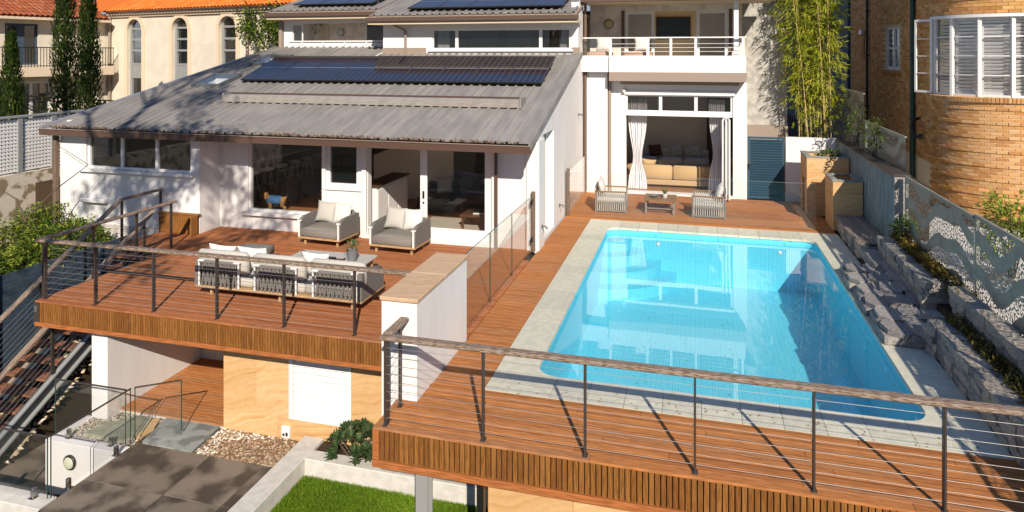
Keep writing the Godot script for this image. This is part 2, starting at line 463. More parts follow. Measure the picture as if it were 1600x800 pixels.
func solar_mat() -> StandardMaterial3D:
	# printed cell grid, one texture for one panel (uv from the panel's own axes)
	var im := Image.create(128, 256, false, Image.FORMAT_RGB8)
	var dark := Color(0.011, 0.012, 0.022).linear_to_srgb()
	var line := Color(0.1, 0.095, 0.11).linear_to_srgb()
	im.fill(dark)
	for i in 7:
		im.fill_rect(Rect2i(mini(126, i * 21), 0, 2, 256), line)
	for j in 13:
		im.fill_rect(Rect2i(0, mini(254, j * 21), 128, 1), line)
	im.fill_rect(Rect2i(0, 126, 128, 4), Color(0.55, 0.54, 0.55))
	var m := mat("solar_cells", Color(1, 1, 1), 0.08)
	m.metallic_specular = 0.75
	m.albedo_texture = ImageTexture.create_from_image(im)
	m.uv1_triplanar = true
	m.uv1_scale = Vector3(1.0 / 1.0, 1.0, 1.0 / 2.0)
	m.uv1_offset = Vector3(0.5, 0, 0.5)
	return m
func pool_tile_mat() -> StandardMaterial3D:
	var im := Image.create(512, 512, false, Image.FORMAT_RGB8)
	var r := RandomNumberGenerator.new()
	r.seed = 4
	var f := FastNoiseLite.new()
	f.seed = 12; f.frequency = 0.012
	for ty in 32:
		for tx in 32:
			var k := r.randf_range(0.96, 1.03) * (1.0 + 0.05 * f.get_noise_2d(tx * 16, ty * 16))
			if r.randf() < 0.004: k *= 0.65
			im.fill_rect(Rect2i(tx * 16, ty * 16, 16, 16), (Color(0.125, 0.65, 0.83) * k).linear_to_srgb())
	var j := Color(0.075, 0.5, 0.66).linear_to_srgb()
	for i in 32:
		im.fill_rect(Rect2i(i * 16, 0, 5 if i % 2 == 0 else 3, 512), j)
		im.fill_rect(Rect2i(0, i * 16, 512, 2), j)
	var m := mat("pool_mosaic", Color(1, 1, 1), 0.35)
	grain(m, ImageTexture.create_from_image(im), Vector3(0.65, 0.65, 0.65))
	return m

# ---------- shared builders ----------
func wall_mesh(b: MB, xf: Transform3D, w: float, h: float, t: float, holes: Array) -> void:
	# a wall in local axes: x 0..w, y 0..h, z -t..0, with rectangular openings [x0, y0, x1, y1]
	var keep := b.xf
	b.xf = keep * xf
	var xs := [0.0, w]
	var ys := [0.0, h]
	for o in holes:
		for k in [0, 2]:
			if o[k] > 0.0 and o[k] < w and not xs.has(o[k]): xs.append(o[k])
		for k in [1, 3]:
			if o[k] > 0.0 and o[k] < h and not ys.has(o[k]): ys.append(o[k])
	xs.sort(); ys.sort()
	var solid := func(i: int, j: int) -> bool:
		if i < 0 or j < 0 or i >= xs.size() - 1 or j >= ys.size() - 1: return false
		var x: float = (xs[i] + xs[i + 1]) / 2
		var y: float = (ys[j] + ys[j + 1]) / 2
		for o in holes:
			if x > o[0] and x < o[2] and y > o[1] and y < o[3]: return false
		return true
	for i in xs.size() - 1:
		for j in ys.size() - 1:
			if not solid.call(i, j): continue
			var a := Vector3(xs[i], ys[j], 0)
			var q := Vector3(xs[i + 1], ys[j + 1], 0)
			var d := Vector3(0, 0, -t)
			var br := Vector3(q.x, a.y, 0)
			var tl := Vector3(a.x, q.y, 0)
			b.quad(a, br, q, tl)
			b.quad(br + d, a + d, tl + d, q + d)
			if not solid.call(i - 1, j): b.quad(a + d, a, tl, tl + d)
			if not solid.call(i + 1, j): b.quad(br, br + d, q + d, q)
			if not solid.call(i, j - 1): b.quad(a + d, br + d, br, a)
			if not solid.call(i, j + 1): b.quad(tl, q, q + d, tl + d)
	b.xf = keep
func window(parent: Node3D, xf: Transform3D, w: float, h: float, fw := 0.06, cols := 1, rows := 1, depth := 0.08, frame: Material = null, pane: Material = null, called := "window", bar := 0.04) -> Node3D:
	# local axes: x 0..w, y 0..h, the outer face at z 0
	var o := Node3D.new()
	o.name = called
	parent.add_child(o, true)
	o.transform = xf
	var b := MB.new()
	wall_mesh(b, Transform3D(), w, h, depth, [[fw, fw, w - fw, h - fw]])
	for i in range(1, cols):
		b.box(Vector3(w * i / cols - bar / 2, fw, -depth + 0.004), Vector3(w * i / cols + bar / 2, h - fw, -0.006))
	for j in range(1, rows):
		b.box(Vector3(fw, h * j / rows - bar / 2, -depth + 0.008), Vector3(w - fw, h * j / rows + bar / 2, -0.012))
	put(b, "frame", frame if frame else M.white_paint, o)
	for i in cols:
		var g := MB.new()
		var x0: float = fw if i == 0 else w * i / cols + bar / 2
		var x1: float = w - fw if i == cols - 1 else w * (i + 1) / cols - bar / 2
		g.box(Vector3(x0 + 0.001, fw + 0.001, -depth * 0.55 - 0.003), Vector3(x1 - 0.001, h - fw - 0.001, -depth * 0.55 + 0.003))
		put(g, "pane", pane if pane else M.glass, o)
	return o
func boards(parent: Node3D, mats: Array, x0: float, x1: float, z0: float, z1: float, pitch := 0.14, y := 0.0, gap := 0.007, thick := 0.03, longest := 4.2) -> void:
	# boards along x, laid from z0 (near) back to z1
	var rows := int(round((z0 - z1) / pitch))
	var p := (z0 - z1) / rows
	for r in rows:
		var zb := z0 - r * p
		var x := x0
		var first := true
		while x < x1 - 0.05:
			var l := rng.randf_range(longest * 0.55, longest)
			if first: l *= rng.randf_range(0.4, 1.0)
			first = false
			var e := minf(x1, x + l)
			if x1 - e < 0.5: e = x1
			var b := MB.new()
			var dy := rng.randf_range(-0.0012, 0.0)
			b.box(Vector3(x + 0.0015, y - thick, zb - p + gap * 0.5), Vector3(e - 0.0015, y + dy, zb - gap * 0.5), 0.003)
			put(b, "board", pick(mats), parent)
			x = e
func leaf(b: MB, p: Vector3, d: Vector3, l: float, w: float, c: Color, droop := 0.15, fold := 0.12) -> void:
	# one leaf: two halves folded along the midrib, drooping to the tip
	b.col = c
	var side := d.cross(Vector3.UP)
	if side.length_squared() < 0.01: side = Vector3(1, 0, 0)
	side = side.normalized()
	var up := side.cross(d).normalized()
	var mid := p + d * l * 0.45 - up * fold * w
	var tip := p + d * l - Vector3.UP * droop * l
	var a := mid + side * w * 0.5 + up * fold * w
	var e := mid - side * w * 0.5 + up * fold * w
	b.tri(p, a, tip)
	b.tri(p, tip, e)
func rdir(up_bias := 0.0) -> Vector3:
	var v := Vector3(rng.randfn(), rng.randfn() + up_bias, rng.randfn())
	return v.normalized() if v.length() > 0.01 else Vector3.UP
func tone(c: Color, s := 0.25) -> Color:
	var k := rng.randf_range(1 - s, 1 + s)
	return Color(c.r * k * rng.randf_range(0.9, 1.1), c.g * k, c.b * k * rng.randf_range(0.85, 1.15))
func limbs(b: MB, p: Vector3, d: Vector3, l: float, r: float, depth: int, tips: Array, spread := 0.6, up := 0.15) -> void:
	var pts := [p]
	var rad := [r]
	var q := p
	var dir := d
	for i in 4:
		dir = (dir + rdir() * 0.12 + Vector3.UP * up * 0.2).normalized()
		q += dir * l / 4
		pts.append(q)
		rad.append(r * (1.0 - 0.1 * (i + 1)))
		if depth <= 1: tips.append([q, dir])
	b.tube(pts, rad, 7 if r > 0.04 else 5, depth == 0)
	if depth > 0:
		var k := 3 if rng.randf() < 0.6 else 2
		var spin := rng.randf() * TAU
		for i in k:
			var x := dir.cross(Vector3(0.2, 1, 0.3)).normalized()
			var y := dir.cross(x)
			var a := spin + TAU * i / k + rng.randf_range(-0.4, 0.4)
			var nd := (dir + (x * cos(a) + y * sin(a)) * spread * rng.randf_range(0.7, 1.2) + Vector3.UP * up).normalized()
			limbs(b, q, nd, l * rng.randf_range(0.62, 0.85), r * 0.6 * rng.randf_range(0.85, 1.05), depth - 1, tips, spread, up)
func foliage(b: MB, tips: Array, per: int, reach: float, l: float, w: float, cols: Array, droop := 0.25) -> void:
	for t in tips:
		for i in per:
			var o := rdir() * reach * pow(rng.randf(), 0.5)
			leaf(b, t[0] + o, (rdir(0.1) + t[1] * 0.4).normalized(), l * rng.randf_range(0.7, 1.3), w * rng.randf_range(0.7, 1.3), tone(pick(cols)), droop)
func bush(called: String, label: String, at: Vector3, size: Vector3, n: int, l: float, w: float, cols: Array, group := "", category := "shrub", stems := 7) -> Node3D:
	# stems fanning out of the base, leaves thick towards the outside
	var o := thing(called, label, category, at, 0.0, group)
	var s := MB.new()
	for i in stems:
		var a := TAU * i / stems + rng.randf() * 0.6
		var e := Vector3(cos(a) * size.x * 0.33 * rng.randf_range(0.4, 1.2), size.y * rng.randf_range(0.5, 0.85), sin(a) * size.z * 0.33 * rng.randf_range(0.4, 1.2))
		s.tube([Vector3(cos(a), 0, sin(a)) * 0.03, e * 0.5 + Vector3(0, 0.05, 0), e], [0.014, 0.01, 0.005], 5)
	put(s, "stem", M.bark, o)
	var b := MB.new()
	b.tinted = true
	var f := FastNoiseLite.new()
	f.seed = rng.randi() % 1000
	f.frequency = 1.2
	for i in n:
		var d := rdir(0.3)
		d.y = absf(d.y) * 1.0 - 0.12
		var k := (0.55 + 0.45 * pow(rng.randf(), 0.4)) * (1.0 + 0.45 * f.get_noise_3dv(d * 1.3 + at))
		var p := Vector3(d.x * size.x * 0.5, size.y * 0.35 + d.y * size.y * 0.6, d.z * size.z * 0.5) * k
		p.y = maxf(p.y, 0.02)
		leaf(b, p, (d + rdir() * 0.8).normalized(), l * rng.randf_range(0.6, 1.3), w * rng.randf_range(0.7, 1.25), tone(pick(cols), 0.3), 0.25)
	put(b, "foliage", M.leaf, o)
	return o
func cable_rail(label: String, line: Array, posts: Array, h := 1.05, cables := 9, group := "", rail_mat: Material = null, post_mat: Material = null, base := 0.0) -> Node3D:
	# line: two end points at the foot; posts: shares along it; slopes with the line
	var o := thing("cable_railing", label, "railing", Vector3.ZERO, 0.0, group)
	var p: Vector3 = line[0]
	var q: Vector3 = line[1]
	for s in posts:
		var a: Vector3 = p.lerp(q, s)
		var b := MB.new()
		b.box(a + Vector3(-0.012, base, -0.036), a + Vector3(0.012, h - 0.05, 0.036), 0.004)
		b.box(a + Vector3(-0.03, base, -0.05), a + Vector3(0.03, base + 0.01, 0.05), 0.003)
		b.box(a + Vector3(-0.012, h - 0.05, -0.035), a + Vector3(0.012, h - 0.024, 0.035))
		put(b, "post", post_mat if post_mat else M.post, o)
	var r := MB.new()
	var up := Vector3(0, h, 0)
	r.bar(p + up, q + up, 0.125, 0.05, 0.012)
	put(r, "handrail", rail_mat if rail_mat else M.rail_timber, o)
	var s0: float = posts[0]
	var s1: float = posts[posts.size() - 1]
	for k in cables:
		var y := Vector3(0, h * (k + 1.0) / (cables + 1.0) - 0.02, 0)
		var c := MB.new()
		c.tube([p.lerp(q, s0) + y, p.lerp(q, s1) + y], 0.0028, 5)
		put(c, "cable", M.steel, o)
	return o

func _ready() -> void:
	rng.seed = 20240611
	# camera: level, 24 mm lens shifted down
	var cam := Camera3D.new()
	cam.name = "camera"
	add_child(cam)
	cam.position = Vector3(0, 4.5, 0)
	cam.rotation_degrees = Vector3(0, 15.0, 0)
	cam.set_frustum(0.1 * 800.0 / 1067.0, Vector2(0, -0.1 * 317.0 / 1067.0), 0.1, 600.0)
	cam.current = true
	# daylight
	var env := Environment.new()
	env.background_mode = Environment.BG_SKY
	var sky := Sky.new()
	var sm := ProceduralSkyMaterial.new()
	sm.sky_top_color = Color(0.42, 0.54, 0.74)
	sm.sky_horizon_color = Color(0.79, 0.83, 0.87)
	sm.sky_curve = 0.12
	sm.ground_bottom_color = Color(0.3, 0.28, 0.25)
	sm.ground_horizon_color = Color(0.5, 0.55, 0.6)
	sky.sky_material = sm
	env.sky = sky
	env.background_energy_multiplier = 0.66
	env.tonemap_mode = Environment.TONE_MAPPER_LINEAR
	env.tonemap_exposure = 1.24
	env.sdfgi_enabled = true
	env.ssao_enabled = true
	env.ssil_enabled = true
	var we := WorldEnvironment.new()
	we.name = "daylight"
	we.environment = env
	add_child(we)
	var sun := DirectionalLight3D.new()
	sun.name = "sun"
	add_child(sun)
	sun.look_at_from_position(Vector3.ZERO, Vector3(-0.68, -1.05, -1.57), Vector3.UP)
	sun.light_color = Color(1.0, 0.95, 0.88)
	sun.light_energy = 1.58
	sun.light_angular_distance = 0.5
	sun.shadow_enabled = true
	make_materials()
	build_ground()
	build_pool()
	build_decks()
	build_house_left()
	build_house_upper()
	build_house_back()
	build_right_side()
	build_brick_house()
	build_neighbour()
	build_lower_yard()
	build_left_stairs()
	build_railings()
	build_outdoor_furniture()
	build_indoor_furniture()
	build_plants()
	build_small_things()

# ---------- the setting ----------
func build_ground() -> void:
	var b := MB.new()
	b.quad(Vector3(-300, -3.2, 300), Vector3(300, -3.2, 300), Vector3(300, -3.2, -300), Vector3(-300, -3.2, -300))
	struct(b, "ground", M.ground)
	b = MB.new()   # the hill rises behind and beside the house
	b.box(Vector3(-60, -3.1, -80), Vector3(-16.45, 0.9, -14.9))
	b.box(Vector3(-60, -3.1, -14.9), Vector3(-14.1, -0.55, -4))
	b.box(Vector3(4.2, -3.1, -80), Vector3(60, 0.5, -2))
	b.box(Vector3(1.56, -3.1, -80), Vector3(4.2, -0.05, -22.5))
	b.box(Vector3(-16.45, -3.1, -80), Vector3(1.56, -0.3, -30))
	struct(b, "hillside", M.soil)

func rrect(x0: float, x1: float, z0: float, z1: float, r: Array, seg := 8) -> PackedVector2Array:
	# rounded outline; radii for the corners (x0,z0) (x1,z0) (x1,z1) (x0,z1), z0 > z1 (near to far)
	var out := PackedVector2Array()
	var cs := [[x0 + r[0], z0 - r[0], r[0], PI], [x1 - r[1], z0 - r[1], r[1], PI * 0.5], [x1 - r[2], z1 + r[2], r[2], 0.0], [x0 + r[3], z1 + r[3], r[3], -PI * 0.5]]
	for c in cs:
		for i in seg + 1:
			var a: float = c[3] - PI * 0.5 * i / seg
			out.append(Vector2(c[0] + cos(a) * c[2], c[1] + sin(a) * c[2]))
	return out

func build_pool() -> void:
	var px0 := -2.2; var px1 := 2.82; var pz0 := -9.3; var pz1 := -17.75
	var shell := thing("swimming_pool", "turquoise tiled rectangular swimming pool with rounded corners and pale stone coping", "pool")
	var inner := rrect(px0, px1, pz0, pz1, [0.36, 0.34, 0.32, 0.32])
	var deep := -1.3
	var b := MB.new()
	var k := inner.size()
	for i in k:
		var p := inner[i]
		var q := inner[(i + 1) % k]
		b.quad(Vector3(p.x, deep, p.y), Vector3(p.x, -0.055, p.y), Vector3(q.x, -0.055, q.y), Vector3(q.x, deep, q.y))
	var idx := Geometry2D.triangulate_polygon(inner)
	for t in idx.size() / 3:
		var a := inner[idx[t * 3]]; var d := inner[idx[t * 3 + 1]]; var e := inner[idx[t * 3 + 2]]
		if (d - a).cross(e - a) > 0: var w := d; d = e; e = w
		b.tri(Vector3(a.x, deep, a.y), Vector3(d.x, deep, d.y), Vector3(e.x, deep, e.y))
	put(b, "basin", M.tile, shell)
	for s in 4:   # quarter-round steps in the far left corner
		b = MB.new()
		var r := 1.75 - 0.38 * s
		var pl := PackedVector2Array([Vector2(px0 + 0.002, pz1 + 0.002)])
		for i in 13:
			var a := PI * 0.5 * i / 12
			pl.append(Vector2(px0 + 0.002 + cos(a) * r, pz1 + 0.002 + sin(a) * r))
		b.prism(pl, deep + 0.27 * s + 0.002, deep + 0.27 * (s + 1))
		put(b, "step", M.tile, shell)
	b = MB.new()   # concrete tank round the basin
	var tank := MB.new()
	tank.box(Vector3(px0 - 0.45, -2.6, pz0 + 0.02), Vector3(px1 + 0.3, -0.06, pz0 + 0.55))
	tank.box(Vector3(px0 - 0.45, -2.6, pz1 - 0.6), Vector3(px0 - 0.02, -0.06, pz0 + 0.02))
	tank.box(Vector3(px1 + 0.02, -2.6, pz1 - 0.6), Vector3(px1 + 0.3, -0.06, pz0 + 0.02))
	tank.box(Vector3(px0 - 0.02, -2.6, pz1 - 0.6), Vector3(px1 + 0.02, -0.06, pz1 - 0.02))
	put(tank, "tank", M.concrete, shell)
	# coping: pavers along the four sides, rounded corner pavers
	var ox0 := -2.73; var ox1 := 3.42; var oz0 := -8.73; var oz1 := -18.46
	var cop := part("coping", shell)
	var lip := 0.03
	var paver := func(poly: PackedVector2Array) -> void:
		var c := MB.new()
		c.prism(poly, -0.052, rng.randf_range(-0.0015, 0.0015))
		put(c, "paver", pick(M.coping), cop)
	var g := 0.003
	var n := 9
	for i in n:   # near and far rows
		var a := px0 + 0.36 + (px1 - px0 - 0.7) * i / n
		var e := px0 + 0.36 + (px1 - px0 - 0.7) * (i + 1) / n
		paver.call(PackedVector2Array([Vector2(a + g, oz0), Vector2(e - g, oz0), Vector2(e - g, pz0 - lip), Vector2(a + g, pz0 - lip)]))
		a = px0 + 0.32 + (px1 - px0 - 0.64) * i / n
		e = px0 + 0.32 + (px1 - px0 - 0.64) * (i + 1) / n
		paver.call(PackedVector2Array([Vector2(a + g, pz1 + lip), Vector2(e - g, pz1 + lip), Vector2(e - g, oz1), Vector2(a + g, oz1)]))
	n = 15
	for i in n:
		var a := pz0 - 0.36 + (pz1 - pz0 + 0.68) * i / n
		var e := pz0 - 0.36 + (pz1 - pz0 + 0.68) * (i + 1) / n
		paver.call(PackedVector2Array([Vector2(ox0, a - g), Vector2(px0 + lip, a - g), Vector2(px0 + lip, e + g), Vector2(ox0, e + g)]))
		paver.call(PackedVector2Array([Vector2(px1 - lip, a - g), Vector2(ox1, a - g), Vector2(ox1, e + g), Vector2(px1 - lip, e + g)]))
	for c in [[px0, pz0, 0.36, 1, -1, ox0, oz0, 0.36], [px1, pz0, 0.34, -1, -1, ox1, oz0, 0.36], [px1, pz1, 0.32, -1, 1, ox1, oz1, 0.32], [px0, pz1, 0.32, 1, 1, ox0, oz1, 0.32]]:
		var cx: float = c[0] + c[3] * c[2]
		var cz: float = c[1] + c[4] * c[7]
		var pl := PackedVector2Array([Vector2(c[5], c[6]), Vector2(cx, c[6])])
		for i in 9:
			var t := PI * 0.5 * i / 8
			pl.append(Vector2(cx - c[3] * sin(t) * (c[2] - lip), cz - c[4] * cos(t) * (c[7] - lip)))
		pl.append(Vector2(c[5], cz))
		# fillet joints
		var shrunk := Geometry2D.offset_polygon(pl, -g)
		paver.call(shrunk[0] if shrunk.size() else pl)
	for q in [[-0.9, pz1 + 0.015], [2.0, pz1 + 0.015]]:   # return fittings
		b = MB.new()
		b.xf = Transform3D(Basis(Vector3.RIGHT, PI / 2), Vector3(q[0], -0.35, q[1]))
		b.lathe(Vector3.ZERO, [[0.0, 0.0], [0.045, 0.0], [0.045, 0.012], [0.0, 0.016]], 12)
		put(b, "fitting", M.white_paint, shell)
	# the water
	b = MB.new()
	var wi := rrect(px0 + 0.001, px1 - 0.001, pz0 - 0.001, pz1 + 0.001, [0.36, 0.34, 0.32, 0.32])
	idx = Geometry2D.triangulate_polygon(wi)
	for t in idx.size() / 3:
		var a := wi[idx[t * 3]]; var d := wi[idx[t * 3 + 1]]; var e := wi[idx[t * 3 + 2]]
		if (d - a).cross(e - a) > 0: var w := d; d = e; e = w
		b.tri(Vector3(a.x, -0.13, a.y), Vector3(d.x, -0.13, d.y), Vector3(e.x, -0.13, e.y))
	struct(b, "water", M.water)

func batten_row(parent: Node3D, x0: float, x1: float, y0: float, y1: float, z: float, pitch: float, wide: float) -> void:
	var b := MB.new()
	b.box(Vector3(-wide / 2, y0, 0), Vector3(wide / 2, y1, 0.03), 0.003)
	var m := b.mesh()
	var n := int((x1 - x0) / pitch)
	for i in n:
		inst(m, "batten", pick(M.batten), parent, Transform3D(Basis(), Vector3(x0 + pitch * (i + 0.5), 0, z)))

func build_decks() -> void:
	# pool deck
	var o := thing("pool_deck", "orange brown timber deck running round the swimming pool", "deck")
	boards(o, M.deck, -3.75, 4.2, -7.5, -8.725, 0.136)
	boards(o, M.deck, -3.46, -2.735, -8.725, -18.465, 0.139, 0.0, 0.006, 0.03, 6.0)
	boards(o, M.deck, -3.46, 3.4, -18.465, -22.15, 0.139)
	var b := MB.new()
	b.box(Vector3(-3.74, -0.42, -8.7), Vector3(4.2, -0.034, -7.54))  # black slab below the boards paints the shade in their gaps
	b.box(Vector3(-3.44, -0.42, -18.46), Vector3(-2.66, -0.034, -8.7))
	b.box(Vector3(-3.44, -0.42, -22.15), Vector3(3.4, -0.034, -18.4))
	put(b, "gap_shade_slab", M.black, o)
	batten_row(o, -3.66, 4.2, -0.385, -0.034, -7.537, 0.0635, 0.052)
	b = MB.new()
	b.box(Vector3(-3.75, -0.47, -7.56), Vector3(4.2, -0.388, -7.485), 0.005)
	b.box(Vector3(-3.75, -0.386, -7.56), Vector3(-3.665, -0.032, -7.495), 0.005)
	put(b, "trim_board", M.trim_timber, o)
	b = MB.new()
	b.box(Vector3(-3.755, -0.47, -8.2), Vector3(-3.715, -0.032, -7.565), 0.004)
	put(b, "side_board", M.trim_timber, o)
	b = MB.new()   # steel under the deck
	b.box(Vector3(-3.6, -0.6, -8.15), Vector3(4.2, -0.475, -8.0))
	put(b, "beam", M.grey_steel, o)
	b = MB.new()
	b.box(Vector3(-3.33, -3.0, -8.0), Vector3(-3.17, -0.6, -7.984))
	b.box(Vector3(-3.33, -3.0, -7.846), Vector3(-3.17, -0.475, -7.83))
	b.box(Vector3(-3.258, -3.0, -7.984), Vector3(-3.242, -0.475, -7.846))
	put(b, "column", M.pale_steel, o)
	b = MB.new()
	b.box(Vector3(-2.66, -3.0, -8.3), Vector3(-2.57, -0.6, -8.2))
	put(b, "column", M.black, o)
	# stone wall below the pool deck: sawn blocks
	o = thing("stone_wall", "veined sandstone wall below the pool deck edge", "wall")
	for r in 4:
		var x := -2.56 - (0.5 if r % 2 else 0.0)
		while x < 3.6:
			b = MB.new()
			b.box(Vector3(maxf(x, -2.56) + 0.002, -2.4 + 0.48 * r + 0.002, -8.7), Vector3(x + 1.1 - 0.002, -2.4 + 0.48 * (r + 1), -8.36), 0.003)
			put(b, "stone", [M.sand, M.sand_b][rng.randi() % 2], o)
			x += 1.1
	# terrace deck in front of the house
	o = thing("terrace_deck", "red brown timber terrace with a battened front edge", "deck")
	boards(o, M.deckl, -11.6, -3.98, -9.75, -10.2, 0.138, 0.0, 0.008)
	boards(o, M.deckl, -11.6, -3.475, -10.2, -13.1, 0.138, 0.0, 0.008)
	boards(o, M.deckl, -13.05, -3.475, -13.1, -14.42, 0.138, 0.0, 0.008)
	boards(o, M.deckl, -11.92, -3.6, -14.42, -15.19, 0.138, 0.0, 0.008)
	b = MB.new()
	b.box(Vector3(-11.59, -0.42, -15.19), Vector3(-3.985, -0.034, -9.79))  # black filling stands for the dark void under the terrace boards
	b.box(Vector3(-3.985, -0.42, -15.1), Vector3(-3.48, -0.034, -10.22))
	b.box(Vector3(-13.04, -0.42, -14.42), Vector3(-11.59, -0.034, -13.12))
	put(b, "gap_shade_slab", M.black, o)
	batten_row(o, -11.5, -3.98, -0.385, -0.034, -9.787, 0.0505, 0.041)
	b = MB.new()
	b.box(Vector3(-11.6, -0.46, -9.81), Vector3(-3.98, -0.388, -9.74), 0.005)
	put(b, "trim_board", M.trim_timber_l, o)
	b = MB.new()
	b.box(Vector3(-11.64, -0.46, -13.1), Vector3(-11.602, -0.002, -9.76), 0.004)
	b.box(Vector3(-11.602, -0.386, -9.81), Vector3(-11.51, -0.034, -9.752), 0.004)
	put(b, "side_board", M.post, o)
	for q in [-9.95]:   # little step light on the end board
		b = MB.new()
		b.box(Vector3(-11.6, -0.2, -9.751), Vector3(-11.55, -0.1, -9.735), 0.004)
		put(b, "plate", M.alu, o)
	b = MB.new()   # slatted upstand against the house at the landing
	for i in 22:
		b.box(Vector3(-13.05 + i * 0.052, 0.01, -14.34), Vector3(-13.05 + i * 0.052 + 0.042, 0.47, -14.31), 0.003)
	for i in 4:
		b.box(Vector3(-11.93, 0.01, -14.31 + i * 0.06 - 0.02), Vector3(-11.9, 0.47, -14.31 + i * 0.06 + 0.03), 0.003)
	b.box(Vector3(-13.07, 0.47, -14.42), Vector3(-11.88, 0.5, -14.29), 0.004)
	b.box(Vector3(-13.05, 0.0, -14.42), Vector3(-11.94, 0.468, -14.342))
	put(b, "slatted_box", M.batten[2], o)
	# pier at the end of the terrace
	o = thing("garden_pier", "white rendered pier wall with a sandstone cap beside the terrace", "wall")
	b = MB.new()
	b.box(Vector3(-3.97, -0.46, -10.2), Vector3(-3.47, 1.27, -8.2), 0.006)
	put(b, "wall", M.white, o)
	b = MB.new()
	b.box(Vector3(-3.985, 1.272, -9.2), Vector3(-3.45, 1.325, -8.17), 0.008)
	b.box(Vector3(-3.985, 1.272, -10.215), Vector3(-3.45, 1.326, -9.203), 0.008)
	put(b, "cap", M.sandcap, o)

# ---------- the white house ----------
var house: Node3D
const EAVE_Z := -14.2
const EAVE_Y := 2.54
const PITCH := 0.283
func roof_y(z: float) -> float:
	return EAVE_Y + PITCH * (EAVE_Z - z)
func side_xf() -> Transform3D:
	return Transform3D(Basis(Vector3(0, 0, -1), Vector3.UP, Vector3(1, 0, 0)), Vector3.ZERO)   # local (depth, height) outline, extruded along x
func roof_sheets(parent: Node3D, x0: float, x1: float, ez: float, ey: float, top: Callable, wide := 0.76, holes := []) -> void:
	var rib := [[0.0, 0.0], [0.178, 0.0], [0.192, 0.05], [0.232, 0.05], [0.2533, 0.0]]
	var x := x0
	while x < x1 - 0.01:
		var b := MB.new()
		var e := minf(x + wide, x1)
		var lift := rng.randf_range(0.0, 0.003)
		var q := []
		for k in 3:
			for r in rib:
				var px: float = x + 0.2533 * k + r[0]
				if px <= e + 0.001 and (q.is_empty() or px > q[q.size() - 1][0] + 0.0005): q.append([px, r[1]])
		for i in q.size() - 1:
			var za: float = top.call(q[i][0])
			var zb: float = top.call(q[i + 1][0])
			if za > ez - 0.02 and zb > ez - 0.02: continue
			var spans := [[ez, ez, za, zb]]
			for h in holes:   # skylight openings [x0, x1, near z, far z]
				var mid: float = (q[i][0] + q[i + 1][0]) / 2
				if mid > h[0] and mid < h[1]:
					var l: Array = spans.pop_back()
					spans.append([l[0], l[1], h[2], h[2]])
					spans.append([h[3], h[3], l[2], l[3]])
			for s in spans:
				var a := Vector3(q[i][0], ey + q[i][1] + lift + PITCH * (ez - s[0]), s[0])
				var d := Vector3(q[i + 1][0], ey + q[i + 1][1] + lift + PITCH * (ez - s[1]), s[1])
				var da := Vector3(q[i][0], ey + q[i][1] + lift + PITCH * (ez - s[2]), s[2])
				var dd := Vector3(q[i + 1][0], ey + q[i + 1][1] + lift + PITCH * (ez - s[3]), s[3])
				b.quad(a, d, dd, da)
		if b.v.size():
			put(b, "sheet", pick(M.roof), parent)
		x = e
